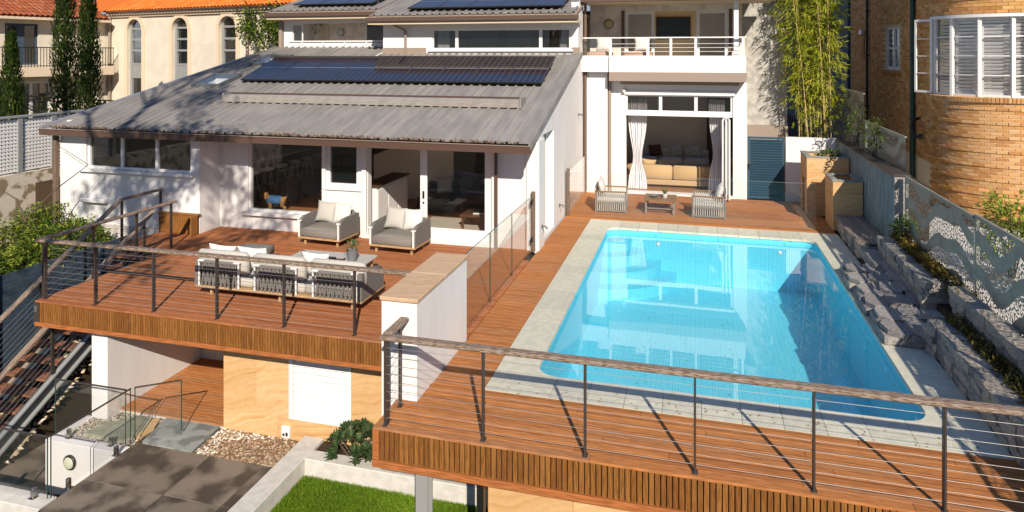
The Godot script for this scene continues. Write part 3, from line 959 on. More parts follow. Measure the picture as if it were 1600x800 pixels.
func build_house_left() -> void:
	house = thing("house", "white rendered two storey house with grey ribbed metal roof", "house")
	# front walls
	var b := MB.new()
	wall_mesh(b, T(Vector3(-11.93, -0.4, -15.2)), 8.43, 3.1, 0.2, [[0.83, 0.85, 2.98, 2.72], [3.08, 1.6, 3.95, 2.7], [4.21, 0.43, 7.38, 2.73]])
	put(b, "wall", M.white, house)
	b = MB.new()
	wall_mesh(b, T(Vector3(-16.3, -3.1, -14.43)), 4.37, 5.6, 0.2, [[0.85, 4.58, 4.1, 5.53]])
	b.box(Vector3(-12.13, -0.6, -15.4), Vector3(-11.932, 2.5, -14.632))
	b.box(Vector3(-16.3, -3.1, -24.4), Vector3(-16.1, 2.7, -14.632))
	put(b, "wall", M.white, house)
	b = MB.new()   # side wall to the pool, with a door recess
	b.xf = side_xf()
	b.prism(PackedVector2Array([Vector2(15.41, -0.4), Vector2(15.95, -0.4), Vector2(15.95, roof_y(-15.95) - 0.06), Vector2(15.41, roof_y(-15.41) - 0.06)]), -3.75, -3.5, "xy")
	b.prism(PackedVector2Array([Vector2(15.95, 2.55), Vector2(17.2, 2.55), Vector2(17.2, roof_y(-17.2) - 0.06), Vector2(15.95, roof_y(-15.95) - 0.06)]), -3.75, -3.5, "xy")
	b.prism(PackedVector2Array([Vector2(17.2, -0.4), Vector2(21.99, -0.4), Vector2(21.99, 6.1), Vector2(21.19, 6.1), Vector2(21.19, roof_y(-21.0) - 0.06), Vector2(21.0, roof_y(-21.0) - 0.06), Vector2(17.2, roof_y(-17.2) - 0.06)]), -3.75, -3.5, "xy")
	b.prism(PackedVector2Array([Vector2(15.95, -0.4), Vector2(17.2, -0.4), Vector2(17.2, 0.06), Vector2(15.95, 0.06)]), -3.75, -3.49, "xy")
	put(b, "wall", M.white, house)
	b = MB.new()   # corner pier standing proud
	b.box(Vector3(-3.72, -0.4, -15.7), Vector3(-3.42, 2.5, -15.14), 0.006)
	put(b, "pier", M.white, house)
	var d := part("side_door", house)
	b = MB.new()
	wall_mesh(b, Transform3D(Basis(Vector3.UP, PI / 2), Vector3(-3.68, 0.06, -15.95)), 1.25, 2.48, 0.05, [[0.1, 0.08, 1.15, 2.4]])
	put(b, "frame", M.white_paint, d)
	b = MB.new()
	b.box(Vector3(-3.705, 0.14, -17.1), Vector3(-3.695, 2.46, -16.05))
	put(b, "pane", M.glass, d)
	# windows and sliding door
	window(house, T(Vector3(-15.45, 1.48, -14.5)), 3.25, 0.95, 0.06, 3, 1, 0.1, M.white_paint, M.glass, "window", 0.09)
	window(house, T(Vector3(-11.1, 0.45, -15.25)), 2.15, 1.87, 0.05, 1, 1, 0.1, M.white_paint, M.glass_clear)
	window(house, T(Vector3(-8.85, 1.2, -15.25)), 0.87, 1.1, 0.07, 1, 1, 0.1)
	b = MB.new()   # sills and linings
	b.box(Vector3(-15.6, 1.4, -14.43), Vector3(-12.08, 1.478, -14.33), 0.006)
	b.box(Vector3(-11.2, 0.36, -15.2), Vector3(-8.87, 0.448, -15.08), 0.006)
	b.box(Vector3(-8.93, 1.12, -15.2), Vector3(-7.8, 1.198, -15.13), 0.006)
	b.box(Vector3(-8.95, -0.02, -15.2), Vector3(-8.86, 2.45, -15.15), 0.004)
	b.box(Vector3(-7.85, -0.02, -15.2), Vector3(-7.73, 2.45, -15.12), 0.004)
	b.box(Vector3(-4.55, -0.02, -15.2), Vector3(-4.42, 2.45, -15.14), 0.004)
	b.box(Vector3(-7.73, 2.33, -15.2), Vector3(-4.55, 2.45, -15.12), 0.004)
	b.box(Vector3(-7.72, 0.0, -15.38), Vector3(-4.55, 0.1, -15.1), 0.006)
	b.box(Vector3(-15.5, 0.62, -14.43), Vector3(-14.7, 0.72, -14.28), 0.01)
	put(b, "sill", M.white_paint, house)
	b = MB.new()   # fibre-cement sheet below the small window: fine grooves
	for i in 8:
		b.box(Vector3(-8.86 + i * 0.126, -0.02, -15.199), Vector3(-8.86 + i * 0.126 + 0.12, 1.118, -15.178), 0.003)
	put(b, "cladding", M.white_paint, house)
	d = part("sliding_door", house)
	b = MB.new()
	wall_mesh(b, T(Vector3(-6.36, 0.1, -15.24)), 1.8, 2.23, 0.05, [[0.17, 0.24, 1.62, 2.15]])
	put(b, "frame", M.white_paint, d)
	b = MB.new()
	b.box(Vector3(-6.19, 0.34, -15.268), Vector3(-4.74, 2.25, -15.262))
	put(b, "pane", M.glass_clear, d)
	b = MB.new()
	b.box(Vector3(-6.3, 1.02, -15.24), Vector3(-6.25, 1.2, -15.215), 0.008)
	b.cbox(Vector3(-6.275, 0.92, -15.23), Vector3(0.045, 0.05, 0.025), 0.01)
	put(b, "handle", M.black, d)
	b = MB.new()   # bronze pipe by the door
	b.box(Vector3(-4.46, 0.0, -15.13), Vector3(-4.39, 2.45, -15.06), 0.01)
	put(b, "downpipe", M.gutter, house)
	b = MB.new()
	b.box(Vector3(-16.42, -2.9, -14.42), Vector3(-16.31, 2.4, -14.3), 0.01)
	put(b, "downpipe", M.brownpipe, house)
	# roof
	var roof := part("roof", house)
	roof_sheets(roof, -16.55, -3.4, EAVE_Z, EAVE_Y, func(x: float) -> float:
		var t := -21.05 if x > -10.1 else -21.9
		return maxf(t, EAVE_Z - (x + 16.55) / 1.5 * 6.6) if x < -14.9 else t, 0.76, [[-14.62, -13.78, -17.5, -18.4], [-14.17, -13.33, -19.65, -20.55]])
	b = MB.new()
	b.xf = side_xf()   # boarding under the sheets, set back from the eave
	b.xf = Transform3D(Basis(Vector3.RIGHT, atan(PITCH) - PI / 2), Vector3(-14.9, roof_y(-14.3) - 0.012, -14.3))
	var sl := sqrt(1.0 + PITCH * PITCH)
	wall_mesh(b, Transform3D(), 11.46, 6.7 * sl, 0.04, [[0.28, 3.2 * sl, 1.12, 4.1 * sl], [0.73, 5.35 * sl, 1.57, 6.25 * sl]])
	put(b, "boarding", M.taupe, roof)
	b = MB.new()   # eave soffit
	b.box(Vector3(-16.3, 2.36, -14.42), Vector3(-3.5, 2.4, -14.2))
	b.box(Vector3(-11.92, 2.4, -15.2), Vector3(-3.5, 2.44, -14.42))
	put(b, "soffit", M.taupe, roof)
	b = MB.new()
	b.xf = side_xf()
	b.prism(PackedVector2Array([Vector2(14.2, 2.36), Vector2(14.06, 2.36), Vector2(14.045, 2.5), Vector2(14.03, 2.51), Vector2(14.035, 2.525), Vector2(14.06, 2.52), Vector2(14.07, 2.39), Vector2(14.18, 2.39), Vector2(14.18, 2.5), Vector2(14.2, 2.5)]), -16.58, -3.36, "xy")
	put(b, "gutter", M.gutter, roof)
	b = MB.new()   # pale lip on the gutter and verges
	b.bar(Vector3(-16.58, 2.528, -14.045), Vector3(-3.36, 2.528, -14.045), 0.03, 0.012)
	put(b, "gutter_lip", M.taupe, roof)
	b = MB.new()
	b.bar(Vector3(-3.39, roof_y(-14.1) + 0.0, -14.1), Vector3(-3.39, roof_y(-21.0), -21.0), 0.06, 0.16, 0.006)
	put(b, "verge", M.roof[2], roof)
	b = MB.new()
	b.bar(Vector3(-3.52, roof_y(-14.15) + 0.04, -14.15), Vector3(-3.52, roof_y(-21.0) + 0.04, -21.0), 0.26, 0.02, 0.006)
	put(b, "verge_cap", M.roof[0], roof)
	b = MB.new()
	b.bar(Vector3(-16.6, EAVE_Y, -14.1), Vector3(-15.0, roof_y(-20.8), -20.8), 0.16, 0.09, 0.006)
	put(b, "left_verge", M.flash, roof)
	b = MB.new()
	b.bar(Vector3(-10.1, roof_y(-21.3) + 0.05, -21.3), Vector3(-10.25, roof_y(-19.8) + 0.05, -19.8), 0.06, 0.02)
	put(b, "flashing", M.white_paint, roof)
	# inside: floor, ceiling, partitions
	for q in [[-15.6, 3.1], [-11.1, 3.0], [-7.1, 2.6]]: window(house, T(Vector3(q[0], 1.1, -24.33)), q[1], 1.2, 0.06, 3, 1, 0.08, M.white_paint, M.glass_clear, "added_rear_window")  # unseen rear windows, added to let sky light into the rooms
	b = MB.new()
	b.box(Vector3(-16.1, -0.25, -24.3), Vector3(-3.76, 0.04, -15.41))
	put(b, "indoor_floor", M.floor_timber, house)
	b = MB.new()
	wall_mesh(b, Transform3D(Basis(Vector3.RIGHT, -PI / 2), Vector3(-16.1, 2.58, -15.41)), 12.34, 8.89, 0.08, [[1.48, 2.09, 2.32, 2.99], [1.93, 4.24, 2.77, 5.14]])
	put(b, "ceiling", M.ceiling, house)
	b = MB.new()   # plastered shafts from the skylights down to the ceiling
	for q in [[-14.62, -13.78, -17.5, -18.4], [-14.17, -13.33, -19.65, -20.55]]:
		var y0 := 2.51
		var ya := roof_y(q[2]) - 0.03
		var yb := roof_y(q[3]) - 0.03
		b.quad(Vector3(q[0], y0, q[2]), Vector3(q[1], y0, q[2]), Vector3(q[1], ya, q[2]), Vector3(q[0], ya, q[2]))
		b.quad(Vector3(q[1], y0, q[3]), Vector3(q[0], y0, q[3]), Vector3(q[0], yb, q[3]), Vector3(q[1], yb, q[3]))
		b.quad(Vector3(q[0], y0, q[3]), Vector3(q[0], y0, q[2]), Vector3(q[0], ya, q[2]), Vector3(q[0], yb, q[3]))
		b.quad(Vector3(q[1], y0, q[2]), Vector3(q[1], y0, q[3]), Vector3(q[1], yb, q[3]), Vector3(q[1], ya, q[2]))
	put(b, "skylight_shaft", M.ceiling, house)
	b = MB.new()
	wall_mesh(b, T(Vector3(-16.1, -0.3, -24.31)), 12.6, 2.9, 0.14, [[0.5, 1.4, 3.6, 2.6], [5.0, 1.4, 8.0, 2.6], [9.0, 1.4, 11.6, 2.6]])
	b.box(Vector3(-16.09, 0.04, -16.5), Vector3(-12.3, 2.5, -16.4))
	put(b, "partition", M.inwall, house)
	b = MB.new()   # stair half-wall inside the sliding door
	b.xf = Transform3D(Basis(), Vector3(0, 0, 0))
	b.prism(PackedVector2Array([Vector2(-9.6, 0.05), Vector2(-7.0, 0.05), Vector2(-7.0, 2.35), Vector2(-9.6, 1.35)]), -19.4, -19.3, "xy")
	put(b, "stair_wall", M.beige_wall, house)

func upper_roof(parent: Node3D, x0: float, x1: float, ez: float, ey: float, back: float) -> void:
	roof_sheets(parent, x0, x1, ez, ey, func(_x: float) -> float: return back)
	var b := MB.new()
	b.box(Vector3(x0 - 0.03, ey - 0.2, ez - 0.02), Vector3(x1 + 0.03, ey - 0.06, ez + 0.12), 0.01)
	put(b, "gutter", M.gutter, parent)
	b = MB.new()
	b.box(Vector3(x0, ey - 0.29, ez - 0.75), Vector3(x1, ey - 0.2, ez + 0.03), 0.004)
	put(b, "soffit", M.cream_trim, parent)
	b = MB.new()
	b.xf = side_xf()
	var yb := ey + PITCH * (ez - back)
	b.prism(PackedVector2Array([Vector2(-ez + 0.03, ey - 0.05), Vector2(-back, yb - 0.05), Vector2(-back, yb - 0.012), Vector2(-ez + 0.03, ey - 0.012)]), x0 + 0.02, x1 - 0.02, "xy")
	put(b, "boarding", M.taupe, parent)

func build_house_upper() -> void:
	var b := MB.new()
	wall_mesh(b, T(Vector3(-10.1, 4.3, -21.0)), 6.6, 1.4, 0.18, [[1.75, 0.32, 6.36, 0.98]])
	b.box(Vector3(-10.1, 4.3, -24.0), Vector3(-9.92, 5.9, -21.19))
	put(b, "wall", M.white, house)
	b = MB.new()
	b.box(Vector3(-10.12, 4.42, -20.998), Vector3(-8.55, 4.68, -20.96), 0.004)
	put(b, "base_band", M.taupe, house)
	b = MB.new()
	b.box(Vector3(-3.7, 4.42, -20.998), Vector3(-3.45, 4.68, -20.96), 0.004)
	put(b, "base_band", M.taupe, house)
	var o := window(house, T(Vector3(-8.35, 4.62, -21.03)), 0.85, 0.66, 0.05)
	o = window(house, T(Vector3(-7.5, 4.62, -21.03)), 2.8, 0.66, 0.05)
	o = window(house, T(Vector3(-4.7, 4.62, -21.03)), 0.96, 0.66, 0.05)
	b = MB.new()
	b.box(Vector3(-8.45, 4.55, -21.0), Vector3(-3.65, 4.618, -20.9), 0.005)
	put(b, "sill", M.white_paint, house)
	# the room behind it: floor, back wall, ceiling
	b = MB.new()
	b.box(Vector3(-9.9, 4.2, -24.2), Vector3(-3.55, 4.3, -21.2))
	b.box(Vector3(-9.9, 4.3, -24.3), Vector3(-3.55, 6.0, -24.2))
	b.box(Vector3(-9.9, 5.75, -24.2), Vector3(-3.55, 5.8, -21.2))
	put(b, "upper_room", M.inwall, house)
	for q in [[-8.28, 0.42], [-4.15, 0.36]]:
		put(curtain_mesh(Vector3(q[0], 4.34, -21.35), q[1], 0.95, 7, 0.03), "curtain", M.curtain, house, true)
	b = MB.new()
	b.box(Vector3(-6.9, 4.3, -24.19), Vector3(-6.6, 5.5, -23.9))
	b.box(Vector3(-5.6, 4.3, -23.6), Vector3(-4.9, 5.3, -23.5))
	put(b, "wardrobe", M.walnut, house)
	# upper left: open sunroom with a rail
	b = MB.new()
	wall_mesh(b, T(Vector3(-14.45, 4.45, -21.85)), 4.35, 1.35, 0.15, [[0.36, 0.42, 4.34, 1.12]])
	b.box(Vector3(-14.45, 4.4, -24.2), Vector3(-14.3, 5.8, -22.01))
	put(b, "wall", M.white, house)
	b = MB.new()
	b.box(Vector3(-14.3, 4.4, -24.3), Vector3(-10.1, 4.5, -22.01))
	b.box(Vector3(-14.3, 4.5, -23.6), Vector3(-10.12, 5.8, -23.5))
	put(b, "sunroom_wall", M.offwhite, house)
	b = MB.new()
	b.box(Vector3(-14.3, 5.68, -23.5), Vector3(-10.12, 5.75, -22.01))
	put(b, "sunroom_ceiling", M.ceiling, house)
	window(house, T(Vector3(-12.0, 4.5, -23.44)), 0.9, 1.15, 0.06, 1, 1, 0.05, M.white_paint, M.glass, "inner_door")
	window(house, T(Vector3(-11.1, 4.5, -23.44)), 0.95, 1.15, 0.06, 1, 1, 0.05, M.white_paint, M.glass, "inner_door")
	window(house, T(Vector3(-14.12, 4.86, -21.9)), 0.42, 0.7, 0.04, 1, 1, 0.05)
	b = MB.new()
	b.box(Vector3(-11.93, 4.52, -23.49), Vector3(-11.17, 5.58, -23.47))  # dark sheet painted in for the darkness seen through the door glass
	put(b, "dark_glazing_sheet", M.brownpipe, house)
	b = MB.new()
	b.bar(Vector3(-14.2, 4.92, -21.82), Vector3(-10.12, 4.92, -21.82), 0.05, 0.05, 0.006)
	for i in 5:
		b.box(Vector3(-13.7 + i * 0.85, 4.8, -21.84), Vector3(-13.66 + i * 0.85, 4.9, -21.8))
	put(b, "rail", M.white_paint, house)
	b = MB.new()
	b.box(Vector3(-14.6, 4.3, -21.86), Vector3(-14.47, 5.65, -21.74), 0.01)
	put(b, "downpipe", M.taupe, house)
	b = MB.new()   # offset downpipe on the upper wall
	b.tube([Vector3(-9.5, 5.6, -20.55), Vector3(-9.5, 5.42, -20.55), Vector3(-9.25, 5.25, -20.9), Vector3(-9.25, 4.42, -20.92)], 0.045, 8)
	put(b, "downpipe", M.taupe, house)
	var r := part("upper_roof", house)
	upper_roof(r, -10.35, -3.42, -20.4, 5.72, -25.5)
	r = part("upper_roof", house)
	upper_roof(r, -14.75, -10.36, -21.25, 5.98, -26.0)

func curtain_mesh(at: Vector3, w: float, h: float, folds := 7, amp := 0.05, tie := -1.0, squeeze := 0.5) -> MB:
	# hanging cloth along x from at (bottom left); tied in at the height tie
	var b := MB.new()
	var n := folds * 6
	var rows := 14
	var g := []
	for j in rows + 1:
		var y := h * j / rows
		var k := 1.0
		if tie > 0.0:
			k = 1.0 - squeeze * exp(-pow((y - tie) / (0.75 if y > tie else 0.45), 2.0))
		var row := []
		for i in n + 1:
			var s := float(i) / n
			row.append(at + Vector3(w * (0.5 + (s - 0.5) * k), y, amp * sin(s * folds * TAU) * (0.6 + 0.4 * k) + amp * 0.3 * sin(s * 31.0 + y)))
		g.append(row)
	for j in rows:
		for i in n:
			b.quad(g[j][i], g[j][i + 1], g[j + 1][i + 1], g[j + 1][i])
	return b

func build_house_back() -> void:
	var b := MB.new()
	b.box(Vector3(-3.5, -0.4, -22.3), Vector3(-2.72, 4.4, -22.0), 0.005)
	put(b, "wall", M.white, house)
	b = MB.new()
	wall_mesh(b, T(Vector3(-2.72, -0.4, -22.2)), 4.27, 4.1, 0.25, [[0.57, 0.44, 3.86, 3.57]])
	b.box(Vector3(1.4, -0.4, -28.2), Vector3(1.55, 3.6, -22.451))
	put(b, "wall", M.white, house)
	# balcony
	b = MB.new()
	b.box(Vector3(-3.5, 3.9, -21.98), Vector3(-2.62, 4.42, -21.7), 0.006)
	b.box(Vector3(-2.62, 3.9, -21.75), Vector3(1.48, 4.42, -21.6), 0.006)
	b.box(Vector3(1.36, 3.9, -23.4), Vector3(1.48, 4.42, -21.76), 0.006)
	put(b, "parapet", M.white, house)
	b = MB.new()
	b.box(Vector3(-2.62, 3.62, -22.19), Vector3(1.5, 3.898, -21.58), 0.006)
	b.box(Vector3(-3.49, 3.72, -23.5), Vector3(1.4, 3.895, -22.3))
	b.box(Vector3(-2.3, 3.5, -22.19), Vector3(1.3, 3.618, -22.0), 0.004)
	put(b, "balcony_slab", M.taupe, house)
	b = MB.new()
	b.box(Vector3(-3.45, 3.9, -23.5), Vector3(1.35, 3.93, -21.76))
	put(b, "balcony_floor", M.coping[0], house)
	var br := part("balcony_railing", house)
	for x in [-2.58, -1.42, -0.72, 0.02, 1.4]:
		b = MB.new()
		b.box(Vector3(x - 0.04, 4.42, -21.7), Vector3(x + 0.04, 4.96, -21.64), 0.005)
		put(b, "post", M.white_paint, br)
	b = MB.new()
	b.box(Vector3(-3.45, 4.96, -21.71), Vector3(1.5, 5.0, -21.62), 0.006)
	b.box(Vector3(1.38, 4.96, -23.4), Vector3(1.46, 5.0, -21.71), 0.006)
	b.bar(Vector3(1.42, 4.45, -21.8), Vector3(1.42, 4.9, -22.3), 0.04, 0.04)
	put(b, "top_rail", M.white_paint, br)
	for k in 3:
		b = MB.new()
		b.tube([Vector3(-2.58, 4.55 + k * 0.12, -21.67), Vector3(1.4, 4.55 + k * 0.12, -21.67)], 0.008, 6)
		put(b, "bar", M.white_paint, br)
	b = MB.new()
	b.box(Vector3(-3.45, 4.44, -21.68), Vector3(-2.62, 4.95, -21.67))
	put(b, "glass_panel", M.fence_glass, br)
	# balcony back wall and doors
	b = MB.new()
	wall_mesh(b, T(Vector3(-3.5, 3.9, -23.5)), 4.95, 2.45, 0.15, [[1.2, 0.05, 4.55, 2.02]])
	put(b, "balcony_wall", M.offwhite, house)
	window(house, T(Vector3(-2.3, 3.95, -23.53)), 0.98, 1.97, 0.1, 1, 1, 0.06, M.white_paint, M.glass, "balcony_door")
	window(house, T(Vector3(0.05, 3.95, -23.53)), 1.0, 1.97, 0.1, 1, 1, 0.06, M.white_paint, M.glass, "balcony_door")
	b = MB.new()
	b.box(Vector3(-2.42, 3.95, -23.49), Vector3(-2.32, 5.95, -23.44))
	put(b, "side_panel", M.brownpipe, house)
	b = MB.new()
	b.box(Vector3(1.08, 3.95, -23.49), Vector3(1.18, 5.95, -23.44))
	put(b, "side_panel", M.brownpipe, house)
	b = MB.new()
	b.box(Vector3(-3.5, 3.8, -25.1), Vector3(1.5, 3.9, -23.66))
	b.box(Vector3(-3.5, 3.9, -25.2), Vector3(1.5, 6.3, -25.1))
	b.box(Vector3(-3.52, 3.9, -25.1), Vector3(-3.42, 6.3, -23.66))
	b.box(Vector3(1.4, 3.9, -25.1), Vector3(1.5, 6.3, -23.66))
	b.box(Vector3(-3.5, 6.2, -25.1), Vector3(1.5, 6.3, -23.66))
	put(b, "bedroom", M.beige_wall, house)
	b = MB.new()
	b.box(Vector3(1.14, 4.43, -21.95), Vector3(1.28, 6.1, -21.81), 0.006)
	put(b, "balcony_post", M.white_paint, house)
	b = MB.new()   # eave over the balcony
	b.box(Vector3(-3.5, 6.12, -23.5), Vector3(2.3, 6.2, -21.5))
	put(b, "balcony_soffit", M.cream_trim, house)
	b = MB.new()
	b.box(Vector3(-3.5, 6.1, -21.5), Vector3(2.3, 6.22, -21.36), 0.01)
	put(b, "gutter", M.gutter, house)
	var r := part("back_roof", house)
	roof_sheets(r, -3.4, 2.3, -21.45, 6.26, func(_x: float) -> float: return -25.2)
	b = MB.new()
	b.box(Vector3(-3.62, -0.1, -21.98), Vector3(-3.5, 6.2, -21.9), 0.004)
	put(b, "corner_trim", M.white_paint, house)
	b = MB.new()
	b.tube([Vector3(-3.42, 6.1, -21.93), Vector3(-3.42, 0.05, -21.93)], 0.045, 8)
	put(b, "downpipe", M.brownpipe, house)
	b = MB.new()
	b.tube([Vector3(-2.66, 3.6, -22.13), Vector3(-2.66, 0.05, -22.13)], 0.05, 8)
	put(b, "downpipe", M.taupe, house)
	# the grey flank wall beyond
	b = MB.new()
	b.box(Vector3(1.5, -0.1, -30), Vector3(2.95, 6.6, -24.2))
	put(b, "flank_wall", M.greywall, house)
	b = MB.new()
	b.box(Vector3(1.56, -0.1, -24.198), Vector3(2.95, 2.1, -24.0))
	put(b, "flank_base", M.taupe, house)
	# lounge opening: transom lights, track, folded doors
	b = MB.new()
	b.box(Vector3(-2.15, 2.5, -22.42), Vector3(1.12, 2.62, -22.18), 0.004)
	put(b, "head_rail", M.white_paint, house)
	b = MB.new()
	b.box(Vector3(-2.2, 3.17, -22.2), Vector3(1.2, 3.3, -22.14), 0.004)
	put(b, "blind_case", M.white_paint, house)
	b = MB.new()
	b.box(Vector3(-2.2, 0.0, -22.45), Vector3(1.2, 0.06, -22.1), 0.004)
	put(b, "door_track", M.white_paint, house)
	for i in 3:
		window(house, T(Vector3(-2.15 + i * 1.09, 2.62, -22.24)), 1.09, 0.55, 0.05, 1, 1, 0.08, M.white_paint, M.glass, "transom")
	for i in 3:   # glazed leaves folded back to the right
		window(house, Transform3D(Basis(Vector3.UP, PI / 2 - 0.12 + 0.08 * i), Vector3(0.83 + i * 0.1, 0.07, -21.52 - 0.02 * i)), 0.72, 2.42, 0.06, 1, 1, 0.045, M.white_paint, M.glass, "folding_door")
	b = MB.new()
	b.box(Vector3(-2.7, -0.2, -28.2), Vector3(1.4, 0.05, -22.46))
	put(b, "lounge_floor", M.floor_timber, house)
	b = MB.new()
	b.box(Vector3(-2.85, -0.2, -28.2), Vector3(-2.72, 3.6, -22.46))
	b.box(Vector3(-2.72, -0.2, -28.35), Vector3(1.55, 3.6, -28.2))
	put(b, "lounge_wall", M.beige_wall, house)
	b = MB.new()
	b.box(Vector3(-2.72, 3.45, -25.2), Vector3(1.4, 3.55, -22.46))
	put(b, "lounge_ceiling", M.ceiling, house)
	for i in 3:   # glazed roof added over the lounge back to let in sky light
		window(house, Transform3D(Basis(Vector3.RIGHT, -PI / 2), Vector3(-2.72 + i * 1.373, 3.55, -25.2)), 1.373, 3.0, 0.05, 1, 1, 0.08, M.white_paint, M.glass_clear, "added_roof_light")
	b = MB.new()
	b.box(Vector3(0.45, 0.05, -28.19), Vector3(1.39, 3.3, -27.6))  # dark box painted in for an unlit opening to another room
	put(b, "opening_shade_box", M.opening_shade, house)
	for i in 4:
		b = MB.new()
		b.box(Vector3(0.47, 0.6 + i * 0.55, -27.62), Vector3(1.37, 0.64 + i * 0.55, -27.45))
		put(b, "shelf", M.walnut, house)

# ---------- garden walls, screens and the brick house on the right ----------
func rock_mesh(sd: int) -> ArrayMesh:
	# a split block: unit size, chipped faces
	var f := FastNoiseLite.new()
	f.seed = sd
	f.frequency = 0.9
	var b := MB.new()
	var at := func(p: Vector3) -> Vector3:
		var m := maxf(absf(p.x), maxf(absf(p.y), absf(p.z)))
		var r := p.length()
		var q := p * lerpf(1.0, m / r * 1.12, 0.16)
		q += Vector3(f.get_noise_3dv(p * 2.0), f.get_noise_3dv(p * 2.0 + Vector3(9, 0, 0)), f.get_noise_3dv(p * 2.0 + Vector3(0, 9, 0))) * 0.15
		return q * 0.5
	for k in 3:
		for s in [-1.0, 1.0]:
			for i in 2:
				for j in 2:
					var c := []
					for o in [[0, 0], [1, 0], [1, 1], [0, 1]]:
						var p := Vector3.ZERO
						p[k] = s
						p[(k + 1) % 3] = (i + o[0]) - 1.0
						p[(k + 2) % 3] = (j + o[1]) - 1.0
						c.append(at.call(p))
					if s > 0: b.quad(c[0], c[1], c[2], c[3])
					else: b.quad(c[3], c[2], c[1], c[0])
	return b.mesh()
var rocks := []
func rock_wall(label: String, line: Array, h: float, thick: float, course := 0.16, len_ := 0.34, mats: Array = []) -> Node3D:
	# a dry stone face from line[0] to line[1] (feet), thickness to the right of the line
	if rocks.is_empty():
		for i in 8: rocks.append(rock_mesh(100 + i))
	var o := thing("rock_wall", label, "stone wall")
	var p: Vector3 = line[0]
	var q: Vector3 = line[1]
	var d := (q - p).normalized()
	var side := d.cross(Vector3.UP).normalized()
	var total := p.distance_to(q)
	var rows := maxi(1, int(round(h / course)))
	var ms: Array = mats if mats.size() else M.rock
	for r in rows:
		var s := -rng.randf() * 0.15
		while s < total - 0.04:
			var l := rng.randf_range(0.6, 1.4) * len_
			var e := minf(s + l, total + 0.05)
			var hh := h / rows
			var ctr := p + d * (s + e) * 0.5 + side * (thick * 0.5 + rng.randf_range(-0.02, 0.02)) + Vector3.UP * (hh * (r + 0.5))
			var ba := Basis(d, Vector3.UP, -side) * Basis.from_euler(Vector3(rng.randf_range(-0.06, 0.06), rng.randf_range(-0.06, 0.06), rng.randf_range(-0.05, 0.05))) * Basis.from_scale(Vector3((e - s) * 1.06, hh * 1.1, thick * 1.05))
			inst(pick(rocks), "stone", pick(ms), o, Transform3D(ba, ctr))
			s = e
	return o
func screen_mesh(w: float, h: float, sd: int, y_off: float, step := 0.0125) -> MB:
	# a laser-cut sheet in local x 0..w, y 0..h: worm-like holes in drifting wave bands
	var b := MB.new()
	var f := FastNoiseLite.new()
	f.seed = sd
	f.frequency = 19.0
	f.fractal_type = FastNoiseLite.FRACTAL_NONE
	var g := FastNoiseLite.new()
	g.seed = sd + 5
	g.frequency = 0.3
	var nx := int(w / step)
	var ny := int(h / step)
	var sx := w / nx
	var sy := h / ny
	var val := PackedFloat32Array()
	val.resize((nx + 1) * (ny + 1))
	for i in nx + 1:
		var x := i * sx
		var wave := 0.14 * sin(x * 2.6 + sd) + 0.07 * sin(x * 5.1 + 1.3 * sd) - 0.13 * x
		for j in ny + 1:
			var y := j * sy
			var t := fposmod(y + wave + y_off, 0.52) / 0.52
			var band := 0.28 - absf(t - 0.5)          # inside a band above zero
			var edge := minf(minf(x, w - x), minf(y, h - y)) - 0.035
			var k := minf(band * 8.0, edge * 30.0)
			val[i * (ny + 1) + j] = -1.0 if k <= -1.0 else minf(f.get_noise_2d(x, y) * 1.0 + 0.07, k)
	for i in nx:
		for j in ny:
			var cs := [val[i * (ny + 1) + j], val[(i + 1) * (ny + 1) + j], val[(i + 1) * (ny + 1) + j + 1], val[i * (ny + 1) + j + 1]]
			var ps := [Vector3(i * sx, j * sy, 0), Vector3((i + 1) * sx, j * sy, 0), Vector3((i + 1) * sx, (j + 1) * sy, 0), Vector3(i * sx, (j + 1) * sy, 0)]
			var pl := []
			for k in 4:
				var a: float = cs[k]
				var d: float = cs[(k + 1) % 4]
				if a <= 0.0: pl.append(ps[k])
				if (a <= 0.0) != (d <= 0.0): pl.append(ps[k].lerp(ps[(k + 1) % 4], clampf(a / (a - d), 0.02, 0.98)))
			for k in range(1, pl.size() - 1):
				b.tri(pl[0], pl[k], pl[k + 1])
	return b
func screen_panel(label: String, z0: float, z1: float, y0: float, y1: float, sd: int, x := 4.25) -> void:
	# stands along z at x 4.5, seen from the pool side; local x runs towards -z... from z1 (far) to z0 (near)
	var o := thing("screen_panel", label, "fence panel", Vector3(x, y0, z1), 0.0, "laser cut screens along the garden wall")
	var ba := Basis(Vector3(0, 0, 1), Vector3.UP, Vector3(-1, 0, 0))
	var m := screen_mesh(z0 - z1, y1 - y0, sd, sd * 0.17)
	inst(m.mesh(), "sheet", M.screen, o, Transform3D(ba, Vector3.ZERO))
	var w := z0 - z1
	var h := y1 - y0
	var b := MB.new()
	b.box(Vector3(-0.02, h, 0), Vector3(0.03, h + 0.035, w), 0.004)
	put(b, "top_rail", M.screen, o)
	b = MB.new()
	b.box(Vector3(0.004, -0.35, -0.035), Vector3(0.06, h + 0.01, 0.03), 0.005)
	put(b, "post", M.screen, o)
	b = MB.new()
	b.box(Vector3(0.004, -0.02, 0.03), Vector3(0.03, 0.02, w), 0.003)
	put(b, "bottom_rail", M.screen, o)

